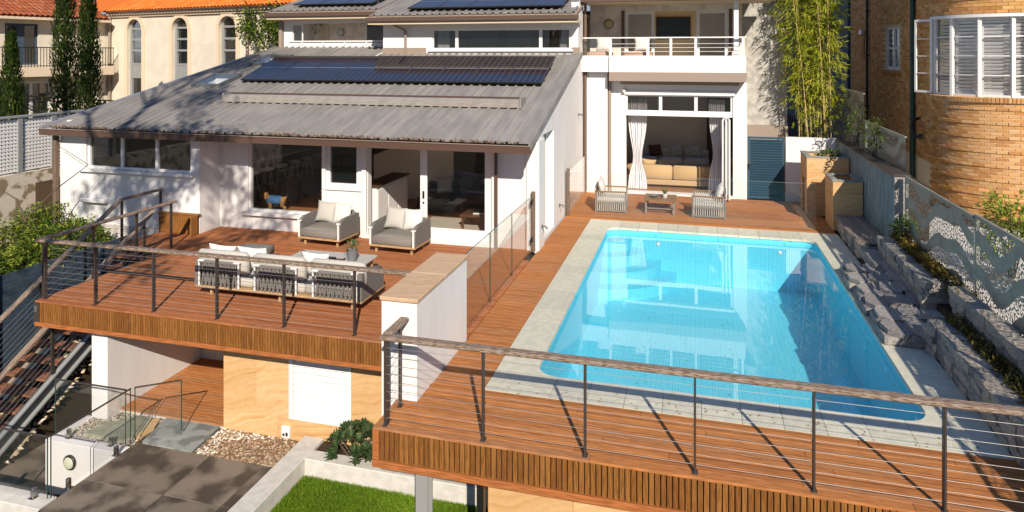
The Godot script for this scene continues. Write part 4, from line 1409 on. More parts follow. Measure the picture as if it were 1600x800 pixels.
func planter(label: String, lo: Vector3, hi: Vector3, niche := false) -> void:
	var o := thing("stone_planter", label, "planter")
	var t := 0.1
	var rows := int(round((hi.y - lo.y) / 0.3))
	for r in rows:
		var y0 := lo.y + (hi.y - lo.y) * r / rows + 0.002
		var y1 := lo.y + (hi.y - lo.y) * (r + 1) / rows
		var front := [[lo.x, hi.x]] if r % 2 else [[lo.x, lerpf(lo.x, hi.x, 0.55)], [lerpf(lo.x, hi.x, 0.55), hi.x]]
		for q in front:
			var b := MB.new()
			b.box(Vector3(q[0] + 0.0015, y0, hi.z - t), Vector3(q[1] - 0.0015, y1, hi.z), 0.003)
			put(b, "block", [M.sand, M.sand_b][rng.randi() % 2], o)
		if niche and r < rows - 2:
			var b := MB.new()
			b.box(Vector3(lo.x, y0, hi.z - 0.34), Vector3(lo.x + t, y1, hi.z - t - 0.002), 0.003)
			b.box(Vector3(lo.x, y0, lo.z + 0.02), Vector3(lo.x + t, y1, lo.z + 0.3), 0.003)
			put(b, "block", M.sand_b, o)
		else:
			var b := MB.new()
			b.box(Vector3(lo.x, y0, lo.z), Vector3(lo.x + t, y1, hi.z - t - 0.002), 0.003)
			put(b, "block", [M.sand, M.sand_b][rng.randi() % 2], o)
	var b := MB.new()
	b.box(Vector3(hi.x - t, lo.y, lo.z), Vector3(hi.x, hi.y, hi.z - t - 0.002))
	b.box(Vector3(lo.x + t + 0.002, lo.y, lo.z), Vector3(hi.x - t - 0.002, hi.y, lo.z + t))
	put(b, "wall", M.sand_b, o)
	b = MB.new()
	for q in [[lo.x - 0.02, hi.x + 0.02, hi.z - t - 0.03, hi.z + 0.02], [lo.x - 0.02, hi.x + 0.02, lo.z - 0.02, lo.z + t + 0.03]]:
		b.box(Vector3(q[0], hi.y + 0.001, q[2]), Vector3(q[1], hi.y + 0.035, q[3]), 0.005)
	for q in [[lo.x - 0.02, lo.x + t + 0.03], [hi.x - t - 0.03, hi.x + 0.02]]:
		b.box(Vector3(q[0], hi.y + 0.001, lo.z + t + 0.032), Vector3(q[1], hi.y + 0.035, hi.z - t - 0.032), 0.005)
	put(b, "cap", M.bluestone, o)
	b = MB.new()
	b.box(Vector3(lo.x + t, hi.y - 0.3, lo.z + t), Vector3(hi.x - t, hi.y - 0.12, hi.z - t))
	put(b, "soil", M.soil, o)

func build_right_side() -> void:
	# boarded wall behind the bench
	var o := thing("boarded_wall", "blue grey vertical boarded wall behind the stone bench", "wall")
	var b := MB.new()
	b.box(Vector3(-0.02, -0.2, 0.003), Vector3(0.02, 1.86, 0.197), 0.004)
	var bm := b.mesh()
	for i in 31:
		inst(bm, "board", M.bluewall, o, T(Vector3(4.12 + rng.randf_range(-0.003, 0.003), 0, -16.2 - 0.2 * (i + 1))))
	b = MB.new()
	b.box(Vector3(4.142, -0.2, -22.4), Vector3(4.3, 1.86, -16.2))
	put(b, "core", M.concrete, o)
	b = MB.new()
	b.box(Vector3(4.06, 1.861, -22.4), Vector3(4.42, 1.92, -16.15), 0.01)
	put(b, "cap", M.post, o)
	b = MB.new()
	b.box(Vector3(4.09, -0.2, -16.19), Vector3(4.36, 1.859, -16.1), 0.01)
	put(b, "end", M.rockslab[0], o)
	# bench: silvered boards on a rock base
	o = thing("garden_bench", "silvered timber bench seat on a rock base beside the planters", "bench")
	b = MB.new()
	b.box(Vector3(3.62, -0.1, -18.82), Vector3(4.09, 0.33, -16.25))
	put(b, "core", M.concrete, o)
	for i in 5:
		b = MB.new()
		var x0 := 3.4 + i * 0.137
		b.box(Vector3(x0, 0.372, -18.83), Vector3(x0 + 0.131, 0.4, -16.2), 0.004)
		put(b, "board", pick(M.bench_timber), o)
	rock_wall("rock face below the silvered timber bench", [Vector3(3.46, 0, -16.22), Vector3(3.46, 0, -18.83)], 0.365, 0.16, 0.12, 0.3)
	planter("tall veined sandstone planter with a niche in its side", Vector3(3.0, 0, -21.6), Vector3(4.08, 1.6, -20.45), true)
	planter("lower veined sandstone planter at the end of the timber bench", Vector3(3.38, 0, -19.9), Vector3(4.08, 1.25, -18.85))
	# white end wall beside the gate
	b = MB.new()
	b.box(Vector3(2.68, -0.2, -22.5), Vector3(4.1, 1.93, -22.3), 0.006)
	tag(put(b, "end_wall", M.white), "low white rendered wall between the blue gate and the boarded wall", "wall")
	# blue slatted gate
	o = thing("slatted_gate", "navy blue slatted metal gate beside the lounge opening", "gate")
	b = MB.new()
	b.box(Vector3(1.58, 0.02, -22.35), Vector3(1.64, 1.92, -22.3), 0.005)
	b.box(Vector3(2.58, 0.02, -22.35), Vector3(2.64, 1.92, -22.3), 0.005)
	b.box(Vector3(1.64, 1.86, -22.35), Vector3(2.58, 1.92, -22.3), 0.005)
	b.box(Vector3(1.64, 0.02, -22.35), Vector3(2.58, 0.08, -22.3), 0.005)
	put(b, "frame", M.navy, o)
	b = MB.new()
	b.xf = Transform3D(Basis(Vector3.RIGHT, 0.5), Vector3.ZERO)
	b.box(Vector3(1.645, -0.045, -0.008), Vector3(2.575, 0.045, 0.008), 0.003)
	var sm := b.mesh()
	for i in 22:
		inst(sm, "slat", M.navy, o, T(Vector3(0, 0.12 + i * 0.08, -22.32)))
	b = MB.new()
	b.cbox(Vector3(1.61, 1.0, -22.28), Vector3(0.04, 0.16, 0.03), 0.006)
	put(b, "latch", M.black, o)
	# rock terraces along the pool
	rock_wall("rock retaining wall of dark split stone at the lower end of the pool", [Vector3(3.42, 0, -8.0), Vector3(3.42, 0, -11.6)], 0.46, 0.3, 0.115, 0.28)
	rock_wall("rock face turning in from the pool at the flagstone cascade", [Vector3(3.42, 0, -11.55), Vector3(4.1, 0, -11.75)], 0.44, 0.24, 0.11, 0.26)
	rock_wall("upper rock wall above the flagstone cascade", [Vector3(3.72, 0.1, -13.0), Vector3(3.72, 0.1, -15.9)], 0.54, 0.28, 0.125, 0.28)
	rock_wall("short rock return at the end of the upper rock wall", [Vector3(3.74, 0.1, -12.95), Vector3(4.22, 0.1, -12.95)], 0.6, 0.26, 0.12, 0.26)
	rock_wall("top rock edging under the laser cut screens", [Vector3(3.93, 0.35, -8.6), Vector3(3.93, 0.35, -12.3)], 0.42, 0.24, 0.14, 0.3)
	rock_wall("low rock edging between the cascade and the bench", [Vector3(3.45, 0, -15.0), Vector3(3.45, 0, -16.2)], 0.3, 0.28, 0.15, 0.34)
	# flagstone cascade down to the water
	o = thing("flagstone_cascade", "stepped flagstone cascade of grey slabs at the pool edge", "stone steps")
	for i in 6:
		for j in 3:
			b = MB.new()
			var z0 := -11.62 - i * 0.62 + rng.randf_range(-0.04, 0.04)
			var x0 := 2.9 + j * 0.34 + 0.05 * (i % 2)
			var top := 0.2 + 0.045 * j + rng.randf_range(-0.02, 0.025)
			b.box(Vector3(x0 - 0.04 * (2 - j), 0.004, z0 - 0.6), Vector3(x0 + 0.33, top - 0.075, z0 - 0.03), 0.012)
			put(b, "riser_stone", pick(M.rock), o)
			b = MB.new()
			b.xf = Transform3D(Basis.from_euler(Vector3(rng.randf_range(-0.05, 0.05), rng.randf_range(-0.2, 0.2), rng.randf_range(-0.06, 0.03))), Vector3(x0 + 0.16, top - 0.035, z0 - 0.31))
			var pl := PackedVector2Array()
			for k in 7:
				var a := TAU * k / 7
				pl.append(Vector2(cos(a) * rng.randf_range(0.19, 0.24), sin(a) * rng.randf_range(0.3, 0.36)))
			b.prism(pl, -0.04, 0.03)
			put(b, "slab", pick(M.rockslab), o)
	# soil of the beds
	b = MB.new()
	b.prism(PackedVector2Array([Vector2(3.6, -7.0), Vector2(4.25, -7.0), Vector2(4.25, -12.99), Vector2(3.85, -12.99), Vector2(3.85, -11.7), Vector2(3.6, -11.6)]), -0.3, 0.38)
	b.box(Vector3(3.8, -0.3, -16.08), Vector3(4.25, 0.6, -13.0))
	b.box(Vector3(3.45, -0.3, -16.2), Vector3(3.8, 0.1, -11.7))
	b.box(Vector3(4.31, -0.3, -24.5), Vector3(4.75, 1.7, -16.1))
	struct(b, "garden_bed", M.soil)
	b = MB.new()
	b.box(Vector3(4.76, 0.2, -29.0), Vector3(5.69, 0.56, -17.65))  # pale paving added to brighten what shows through the screens
	b.box(Vector3(4.27, 0.2, -17.65), Vector3(9.5, 0.56, -4.0))
	struct(b, "added_side_path", M.concrete)
	# screens
	screen_panel("laser cut metal screen with wave bands above the upper rock wall", -12.28, -15.95, 0.55, 1.9, 11)
	screen_panel("laser cut metal screen with wave bands behind the rock retaining wall", -8.6, -12.25, 0.45, 1.94, 12)
	screen_panel("laser cut metal screen near the corner of the pool deck", -4.9, -8.57, 0.45, 1.98, 13)
	screen_panel("mid height laser cut screen standing on the boarded wall", -16.85, -20.6, 1.72, 2.62, 14, 4.5)
	screen_panel("tallest laser cut screen beside the bamboo", -20.7, -25.0, 1.72, 3.36, 15, 4.5)

const BC := Vector3(7.3, 0, -19.3)   # centre of the brick house's rounded corner
const BR := 1.6
func build_brick_house() -> void:
	var o := thing("brick_house", "ochre brick house with a rounded corner and white shuttered bay window", "house", Vector3(0.35, 0, -1.1))
	var arc := func(a: float, r: float, y: float) -> Vector3:
		return BC + Vector3(-cos(a) * r, y, sin(a) * r)
	# mortar backing of the rounded corner, below and above the bay window
	var b := MB.new()
	var n := 40
	for i in n:
		var a0 := PI * 0.5 * i / n
		var a1 := PI * 0.5 * (i + 1) / n
		for q in [[0.3, 3.36], [5.46, 8.2]]:
			b.quad(arc.call(a0, BR - 0.012, q[0]), arc.call(a1, BR - 0.012, q[0]), arc.call(a1, BR - 0.012, q[1]), arc.call(a0, BR - 0.012, q[1]))
		b.quad(arc.call(a0, BR - 0.02, 3.36), arc.call(a1, BR - 0.02, 3.36), arc.call(a1, BR - 0.45, 3.36), arc.call(a0, BR - 0.45, 3.36))
		b.quad(arc.call(a0, BR - 0.45, 5.46), arc.call(a1, BR - 0.45, 5.46), arc.call(a1, BR - 0.02, 5.46), arc.call(a0, BR - 0.02, 5.46))
	b.box(Vector3(7.3, 0.3, -17.9), Vector3(14, 8.2, -17.712))
	wall_mesh(b, Transform3D(Basis(Vector3(0, 0, 1), Vector3.UP, Vector3(-1, 0, 0)), Vector3(5.712, 0.3, -29.0)), 9.7, 7.9, 0.3, [[5.05, 3.68, 6.75, 5.05]])
	put(b, "mortar", M.mortar, o)
	# dark room behind the bay
	b = MB.new()
	for i in 20:
		var a0 := PI * 0.5 * i / 20
		var a1 := PI * 0.5 * (i + 1) / 20
		b.quad(arc.call(a0, BR - 0.45, 3.36), arc.call(a1, BR - 0.45, 3.36), arc.call(a1, BR - 0.45, 5.46), arc.call(a0, BR - 0.45, 5.46))
	put(b, "room_wall", M.inwall, o)
	# bricks of the rounded corner
	var pitch := 0.0862
	var db := deg_to_rad(90) / 10.47
	var rest := MB.new()
	rest.tinted = true
	var made := 0
	var brick := MB.new()
	brick.box(Vector3(-0.113, 0.0, -0.05), Vector3(0.113, 0.073, 0.0), 0.004)
	var bm := brick.mesh()
	var tones := [Color(0.58, 0.315, 0.125), Color(0.53, 0.27, 0.1), Color(0.63, 0.36, 0.155), Color(0.47, 0.23, 0.08)]
	var rows := []
	for i in 36: rows.append(0.35 + i * pitch)
	for i in 26: rows.append(5.47 + i * pitch)
	for ri in rows.size():
		var y: float = rows[ri]
		if y > 3.2 and y < 5.4: continue
		var k := 0
		var r := BR + (0.022 if ri % 4 == 0 else 0.0)
		var a := (0.25 + 0.5 * (ri % 2)) * db
		while a < PI * 0.5:
			var xf := Transform3D(Basis(Vector3.UP, a - PI * 0.5), arc.call(a, r, y))
			var near: bool = a > 0.3 and a < 1.5 and y > 1.15 and y < 3.2
			if near and made < 296:
				inst(bm, "brick", pick(M.brick), o, xf)
				made += 1
			else:
				rest.xf = xf
				rest.col = tone(pick(tones), 0.12)
				rest.box(Vector3(-0.115, 0.0, -0.05), Vector3(0.115, 0.076, 0.0))
			a += db
	# flat wall bricks
	for ri in 76:
		var y := 1.6 + ri * pitch
		var z := -28.95 + (0.12 if ri % 2 else 0.0)
		while z < -19.4:
			if not (z > -24.1 and z < -22.15 and y > 3.92 and y < 5.34):
				rest.xf = Transform3D(Basis(Vector3.UP, -PI * 0.5), Vector3(5.7, y, z + 0.115))
				rest.col = tone(pick(tones), 0.14)
				rest.box(Vector3(-0.113, 0.0, -0.04), Vector3(0.113, 0.076, 0.0 if (ri % 9) else 0.012))
			z += 0.24
	for ri in 74:   # front wall beyond the corner
		var y := 0.35 + ri * pitch
		var x := 7.32 + (0.12 if ri % 2 else 0.0)
		while x < 11.5:
			rest.xf = Transform3D(Basis(), Vector3(x + 0.115, y, -17.7))
			rest.col = tone(pick(tones), 0.12)
			rest.box(Vector3(-0.115, 0.0, -0.05), Vector3(0.115, 0.076, 0.0))
			x += 0.24
	rest.xf = Transform3D()
	var bm_rest := mat("ochre_brick_far", Color(1, 1, 1), 0.85)
	bm_rest.vertex_color_use_as_albedo = true
	put(rest, "brickwork", bm_rest, o).set_meta("kind", "stuff")
	# soldier course under the bay
	brick = MB.new()
	brick.box(Vector3(-0.036, -0.115, -0.1), Vector3(0.036, 0.0, 0.075), 0.005)
	bm = brick.mesh()
	for i in 31:
		var a := 0.03 + i * 0.05
		inst(bm, "sill_brick", pick(M.brick), o, Transform3D(Basis(Vector3.UP, a - PI * 0.5) * Basis(Vector3.RIGHT, 0.12), arc.call(a, BR, 3.42)))
	# bay window: four glazed units with plantation shutters
	var bay := part("bay_window", o)
	var wr := BR - 0.04
	var da := deg_to_rad(25.0)
	var slat := MB.new()
	slat.xf = Transform3D(Basis(Vector3.RIGHT, 0.62), Vector3.ZERO)
	slat.box(Vector3(-0.33, -0.042, -0.005), Vector3(0.33, 0.042, 0.005), 0.003)
	var slm := slat.mesh()
	for i in 4:
		var a0 := deg_to_rad(4.0) + i * da
		var p: Vector3 = arc.call(a0, wr, 3.42)
		var q: Vector3 = arc.call(a0 + da, wr, 3.42)
		var w := p.distance_to(q)
		var ang := -atan2(q.z - p.z, q.x - p.x)
		var xf := Transform3D(Basis(Vector3.UP, ang), p)
		b = MB.new()
		b.xf = xf
		wall_mesh(b, Transform3D(), w, 2.02, 0.07, [[0.05, 0.06, w - 0.05, 1.97]])
		for j in 3:
			b.box(Vector3(0.05, 0.06 + 0.477 * (j + 1) - 0.012, -0.055), Vector3(w - 0.05, 0.06 + 0.477 * (j + 1) + 0.012, -0.015))
		b.box(Vector3(-0.035, 0, -0.075), Vector3(0.035, 2.02, 0.012), 0.006)
		put(b, "frame", M.white_paint, bay)
		b = MB.new()
		b.xf = xf
		b.box(Vector3(0.051, 0.061, -0.04), Vector3(w - 0.051, 1.969, -0.035))
		put(b, "pane", M.glass_clear, bay)
		b = MB.new()
		b.xf = xf
		wall_mesh(b, T(Vector3(0.03, 0.03, -0.14)), w - 0.06, 1.95, 0.035, [[0.05, 0.09, w - 0.11, 1.86]])
		put(b, "shutter_frame", M.white_paint, bay)
		for j in 20:
			inst(slm, "slat", M.white_paint, bay, xf * T(Vector3(w / 2, 0.16 + j * 0.0885, -0.157)))
	b = MB.new()   # open sash at the wall end
	b.xf = Transform3D(Basis(Vector3.UP, 2.2), arc.call(deg_to_rad(4.0), wr + 0.03, 3.45))
	wall_mesh(b, Transform3D(), 0.5, 1.95, 0.045, [[0.05, 0.06, 0.45, 1.89]])
	for j in 3: b.box(Vector3(0.05, 0.06 + 0.457 * (j + 1) - 0.012, -0.035), Vector3(0.45, 0.06 + 0.457 * (j + 1) + 0.012, -0.01))
	put(b, "open_sash", M.white_paint, bay)
	b = MB.new()
	for i in 20:
		var a0 := PI * 0.5 * i / 20
		var a1 := PI * 0.5 * (i + 1) / 20
		b.quad(arc.call(a0, BR + 0.03, 5.38), arc.call(a1, BR + 0.03, 5.38), arc.call(a1, BR + 0.03, 5.46), arc.call(a0, BR + 0.03, 5.46))
		b.quad(arc.call(a0, BR - 0.2, 5.38), arc.call(a1, BR - 0.2, 5.38), arc.call(a1, BR + 0.03, 5.38), arc.call(a0, BR + 0.03, 5.38))
	put(b, "head_board", M.white_paint, bay)
	# sash window in the flat wall
	var wb := Transform3D(Basis(Vector3(0, 0, 1), Vector3.UP, Vector3(-1, 0, 0)), Vector3(5.78, 3.98, -23.95))
	window(o, wb, 1.7, 1.37, 0.09, 2, 2, 0.09, M.white_paint, M.glass, "window", 0.07)
	b = MB.new()
	b.box(Vector3(6.0, 3.7, -25), Vector3(6.1, 5.6, -21.5))
	put(b, "window_backing", M.inwall, o)
	b = MB.new()
	b.box(Vector3(5.62, 3.86, -24.1), Vector3(5.74, 3.96, -22.1), 0.01)
	put(b, "sill", M.brick[3], o)
	# pipes and fittings
	for q in [[-20.6, 0.068, M.greenpipe, 0.5, 8.0], [-25.9, 0.045, M.black, 2.0, 8.0]]:
		b = MB.new()
		b.tube([Vector3(5.62, q[3], q[0]), Vector3(5.62, q[4], q[0])], q[1], 10)
		for y in [2.6, 4.4, 6.0]: b.box(Vector3(5.54, y, q[0] - 0.09), Vector3(5.7, y + 0.04, q[0] + 0.09))
		put(b, "downpipe", q[2], o)
	b = MB.new()
	b.tube([Vector3(5.68, 2.7, -20.2), Vector3(5.5, 2.62, -20.1), Vector3(5.45, 2.4, -20.0), Vector3(5.5, 2.2, -19.9), Vector3(5.66, 2.22, -19.85)], [0.04, 0.05, 0.05, 0.05, 0.08], 8)
	put(b, "pipe_elbow", M.black, o)
	b = MB.new()
	b.box(Vector3(5.45, 5.15, -26.4), Vector3(5.68, 5.35, -26.1), 0.03)
	put(b, "floodlight", M.alu, o)
	b = MB.new()
	b.box(Vector3(5.66, 4.3, -26.9), Vector3(5.698, 5.3, -26.6))
	put(b, "conduit_box", M.brick[3], o)
	b = MB.new()
	b.box(Vector3(5.6, 0.3, -60), Vector3(14, 8.5, -29.02))  # dark blue stands for the shadow this part lies in
	put(b, "shaded_rear_wing", M.bluefence, o)
	b = MB.new()
	b.box(Vector3(5.4, 8.2, -30), Vector3(14, 8.4, -19.5))
	b.box(Vector3(5.4, 8.21, -19.5), Vector3(14, 8.39, -17.4))
	put(b, "roof_edge", M.taupe, o)

# ---------- the neighbour's house behind on the left ----------
func nxf() -> Transform3D:
	return Transform3D(Basis(Vector3(0.978, 0, 0.208), Vector3.UP, Vector3(-0.208, 0, 0.978)).orthonormalized(), Vector3(-21.9, 0, -25.2))
func build_neighbour() -> void:
	var o := thing("cream_house", "cream rendered house with tall arched windows and orange tiled roof", "house")
	o.transform = nxf()
	var wins := [-5.75, -3.0, 0.11, 3.07]
	var ww := 1.02
	var holes := []
	for s in wins: holes.append([s - ww / 2 + 8.0, 1.6, s + ww / 2 + 8.0, 5.55 + 0.51])
	var b := MB.new()
	wall_mesh(b, T(Vector3(-8.0, 0, 0)), 16.5, 6.35, 0.3, holes)
	for s in wins:   # spandrels turn the square heads into arches
		for side in [-1.0, 1.0]:
			var pl := PackedVector2Array([Vector2(s + side * ww / 2, 6.06)])
			for i in 9:
				var a := PI * 0.5 * i / 8
				pl.append(Vector2(s + side * ww / 2 * cos(a), 5.55 + 0.5 * sin(a)))
			b.prism(pl, -0.29, -0.001, "xy")
	put(b, "wall", M.cream, o)
	for s in wins:
		var w := part("window", o, Vector3(s, 0, 0))
		b = MB.new()   # raised surround
		for side in [-1.0, 1.0]:
			b.box(Vector3(side * (ww / 2 + 0.09) - 0.09, 1.6, 0.0), Vector3(side * (ww / 2 + 0.09) + 0.09, 5.55, 0.07), 0.01)
		for i in 12:
			var a0 := PI * i / 12
			var a1 := PI * (i + 1) / 12
			b.bar(Vector3(cos(a0) * (ww / 2 + 0.08), 5.55 + sin(a0) * 0.59, 0.035), Vector3(cos(a1) * (ww / 2 + 0.08), 5.55 + sin(a1) * 0.59, 0.035), 0.17, 0.07, 0.0, Vector3(0, 0, 1))
		put(b, "surround", M.cream_trim, w)
		b = MB.new()
		for y in [4.0, 4.62, 5.12, 5.62]: b.box(Vector3(-ww / 2, y - 0.045, -0.2), Vector3(ww / 2, y + 0.045, -0.1))
		b.box(Vector3(-ww / 2, 3.35, -0.2), Vector3(ww / 2, 3.955, -0.12))
		b.box(Vector3(-ww / 2, 1.6, -0.2), Vector3(-ww / 2 + 0.14, 5.6, -0.09))
		put(b, "frame", M.pale_steel, w)
		b = MB.new()
		b.box(Vector3(-ww / 2, 1.6, -0.18), Vector3(ww / 2, 6.05, -0.17))
		put(b, "pane", M.glass, w)
		b = MB.new()
		b.box(Vector3(-ww / 2 - 0.8, 1.0, -3.2), Vector3(ww / 2 + 0.8, 6.2, -3.1))
		put(b, "room_wall", M.inwall, w)
	b = MB.new()   # cornice
	b.box(Vector3(-4.86, 6.16, 0.0), Vector3(8.5, 6.26, 0.1), 0.01)
	b.box(Vector3(-4.86, 6.262, 0.0), Vector3(8.5, 6.4, 0.2), 0.01)
	put(b, "cornice", M.cream_trim, o)
	b = MB.new()
	b.box(Vector3(-4.86, 6.4, 0.2), Vector3(8.5, 6.5, 0.34), 0.02)
	put(b, "gutter", M.gutter, o)
	b = MB.new()
	b.tube([Vector3(4.3, 6.4, 0.1), Vector3(4.3, 0, 0.1)], 0.06, 8)
	b.tube([Vector3(-4.72, 6.4, 0.12), Vector3(-4.72, 0, 0.12)], 0.06, 8)
	put(b, "downpipe", M.taupe, o)
	# roof with rolled tiles
	var tile := MB.new()
	for i in 8:
		var a0 := PI * i / 8
		var a1 := PI * (i + 1) / 8
		tile.quad(Vector3(-cos(a0) * 0.1, sin(a0) * 0.07, 0.2), Vector3(-cos(a1) * 0.1, sin(a1) * 0.07, 0.2), Vector3(-cos(a1) * 0.09, sin(a1) * 0.06 - 0.01, -0.2), Vector3(-cos(a0) * 0.09, sin(a0) * 0.06 - 0.01, -0.2))
	tile.quad(Vector3(0.1, 0, 0.2), Vector3(0.2, -0.01, 0.2), Vector3(0.2, -0.02, -0.2), Vector3(0.1, -0.01, -0.2))
	var tm := tile.mesh()
	var r := part("main_roof", o)
	b = MB.new()
	b.xf = Transform3D(Basis(Vector3.RIGHT, 0.42), Vector3(0, 6.48, 0.3))
	b.box(Vector3(-8, -0.06, -7.0), Vector3(8.5, -0.02, 0.0))
	put(b, "deck", M.terracotta[1], r)
	for row in 4:
		for i in 62:
			inst(tm, "tile", pick(M.terracotta), r, Transform3D(Basis(Vector3.RIGHT, 0.42 + 0.03), Vector3(-4.6 + i * 0.21, 6.5 + row * 0.147, 0.2 - row * 0.325)))
	# forward wing with balcony
	b = MB.new()
	wall_mesh(b, Transform3D(Basis(Vector3.UP, PI / 2), Vector3(-4.86, 0, 11)), 11.0, 6.0, 0.3, [[6.55, 4.0, 7.85, 5.75], [6.0, 1.2, 8.4, 3.3]])
	put(b, "wing_wall", M.greywall if false else M.cream, o)
	b = MB.new()
	b.box(Vector3(-6.5, 0.5, 2.0), Vector3(-6.4, 6, 6))
	put(b, "wing_room", M.inwall, o)
	window(o, Transform3D(Basis(Vector3.UP, PI / 2), Vector3(-4.95, 4.0, 4.45)), 1.3, 1.75, 0.08, 2, 1, 0.08, M.bluefence, M.glass, "balcony_door", 0.3)
	window(o, Transform3D(Basis(Vector3.UP, PI / 2), Vector3(-4.95, 1.2, 5.0)), 2.4, 2.1, 0.1, 3, 1, 0.08, M.white_paint, M.glass, "garden_door", 0.12)
	b = MB.new()
	b.box(Vector3(-4.855, 3.5, 0.4), Vector3(-3.9, 3.9, 9.0), 0.02)
	put(b, "balcony", M.cream_trim, o)
	b = MB.new()
	b.box(Vector3(-3.98, 4.72, 0.4), Vector3(-3.93, 4.76, 9.0))
	b.box(Vector3(-3.98, 3.95, 0.4), Vector3(-3.93, 3.98, 9.0))
	for i in 72: b.box(Vector3(-3.965, 3.9, 0.42 + i * 0.12), Vector3(-3.945, 4.73, 0.44 + i * 0.12))
	put(b, "balcony_railing", M.black, o)
	r = part("wing_roof", o)
	b = MB.new()
	b.xf = Transform3D(Basis(Vector3(0, 0, 1), 0.0), Vector3.ZERO)
	b.prism(PackedVector2Array([Vector2(-4.3, 6.02), Vector2(-4.3, 6.1), Vector2(-10, 8.7), Vector2(-10, 8.55)]), 0.4, 11.0, "xy")
	put(b, "deck", M.terracotta_dark[1], r)
	b = MB.new()
	b.box(Vector3(-4.86, 5.9, 0.3), Vector3(-4.28, 6.02, 11.0), 0.01)
	put(b, "fascia", M.cream_trim, r)
	for row in 5:
		for i in 50:
			inst(tm, "tile", pick(M.terracotta_dark), r, Transform3D(Basis(Vector3.UP, PI / 2) * Basis(Vector3.RIGHT, 0.43), Vector3(-4.42 - row * 0.33, 6.14 + row * 0.151, 0.6 + i * 0.21)))
	# lattice fence on a stained wall beside the white house
	o = thing("lattice_fence", "white square lattice fence on grey posts above the stained wall", "fence")
	for z in [-11.5, -12.5, -13.5, -14.5, -15.5]:
		b = MB.new()
		b.box(Vector3(-17.86, 1.25, z - 0.07), Vector3(-17.74, 2.74, z + 0.07), 0.006)
		put(b, "post", M.pale_steel, o)
		b = MB.new()
		for i in 9: b.box(Vector3(-17.81, 1.27, z - 0.12 - i * 0.097), Vector3(-17.80, 2.7, z - 0.12 - i * 0.097 + 0.055))
		for j in 15: b.box(Vector3(-17.8, 1.28 + j * 0.097, z - 0.93), Vector3(-17.79, 1.28 + j * 0.097 + 0.055, z - 0.07))
		put(b, "lattice_panel", M.white_paint, o)
	b = MB.new()
	b.box(Vector3(-17.88, 2.742, -16.5), Vector3(-17.72, 2.8, -11.4), 0.006)
	put(b, "top_rail", M.pale_steel, o)
	b = MB.new()
	b.box(Vector3(-18.0, -2.5, -16.6), Vector3(-17.7, 1.24, -4.0), 0.01)
	tag(put(b, "garden_wall", M.stained), "old cream garden wall with rust stains under the lattice", "wall")
	# black hooped iron fence between the houses
	o = thing("iron_fence", "black iron fence with hooped top in front of the cream house", "fence")
	o.transform = nxf()
	b = MB.new()
	for y in [2.55, 2.68]: b.box(Vector3(-9.0, y, 4.0), Vector3(4.5, y + 0.05, 4.05))
	put(b, "rail", M.black, o)
	for x in [-6.6, -0.7]:
		b = MB.new()
		var pts := []
		for i in 13: pts.append(Vector3(x - cos(PI * i / 12) * 0.75, 2.68 + sin(PI * i / 12) * 0.55, 4.02))
		b.tube(pts, 0.035, 6)
		put(b, "hoop", M.black, o)
	for i in 12:
		b = MB.new()
		b.box(Vector3(-8.8 + i * 1.1, 0.5, 3.99), Vector3(-8.74 + i * 1.1, 2.7, 4.05))
		put(b, "post", M.black, o)

# ---------- lower yard ----------
func pebbles(called: String, label: String, poly: PackedVector2Array, y: Callable, n: int, smin: float, smax: float, cols: Array, m: Material = null) -> void:
	var lo := poly[0]
	var hi := poly[0]
	for p in poly:
		lo = lo.min(p); hi = hi.max(p)
	var b := MB.new()
	b.tinted = true
	var k := 0
	var tries := 0
	while k < n and tries < n * 6:
		tries += 1
		var q := Vector2(rng.randf_range(lo.x, hi.x), rng.randf_range(lo.y, hi.y))
		if not Geometry2D.is_point_in_polygon(q, poly): continue
		k += 1
		var s := rng.randf_range(smin, smax)
		b.col = tone(pick(cols), 0.25)
		b.xf = Transform3D(Basis.from_euler(Vector3(rng.randf() * 0.5, rng.randf() * TAU, rng.randf() * 0.5)) * Basis.from_scale(Vector3(s, s * 0.55, s * rng.randf_range(0.5, 0.9))), Vector3(q.x, y.call(q) + s * 0.15, q.y))
		# octahedron with a cut top
		var r := [Vector3(1, 0, 0), Vector3(0.4, 0.1, 0.9), Vector3(-0.7, -0.1, 0.7), Vector3(-0.9, 0.1, -0.3), Vector3(0.2, -0.1, -1)]
		for i in 5:
			b.tri(r[(i + 1) % 5], r[i], Vector3(0.1, 0.8, 0.0))
	b.xf = Transform3D()
	tag(put(b, called, m if m else M.pebble), label, "gravel", "", "stuff")
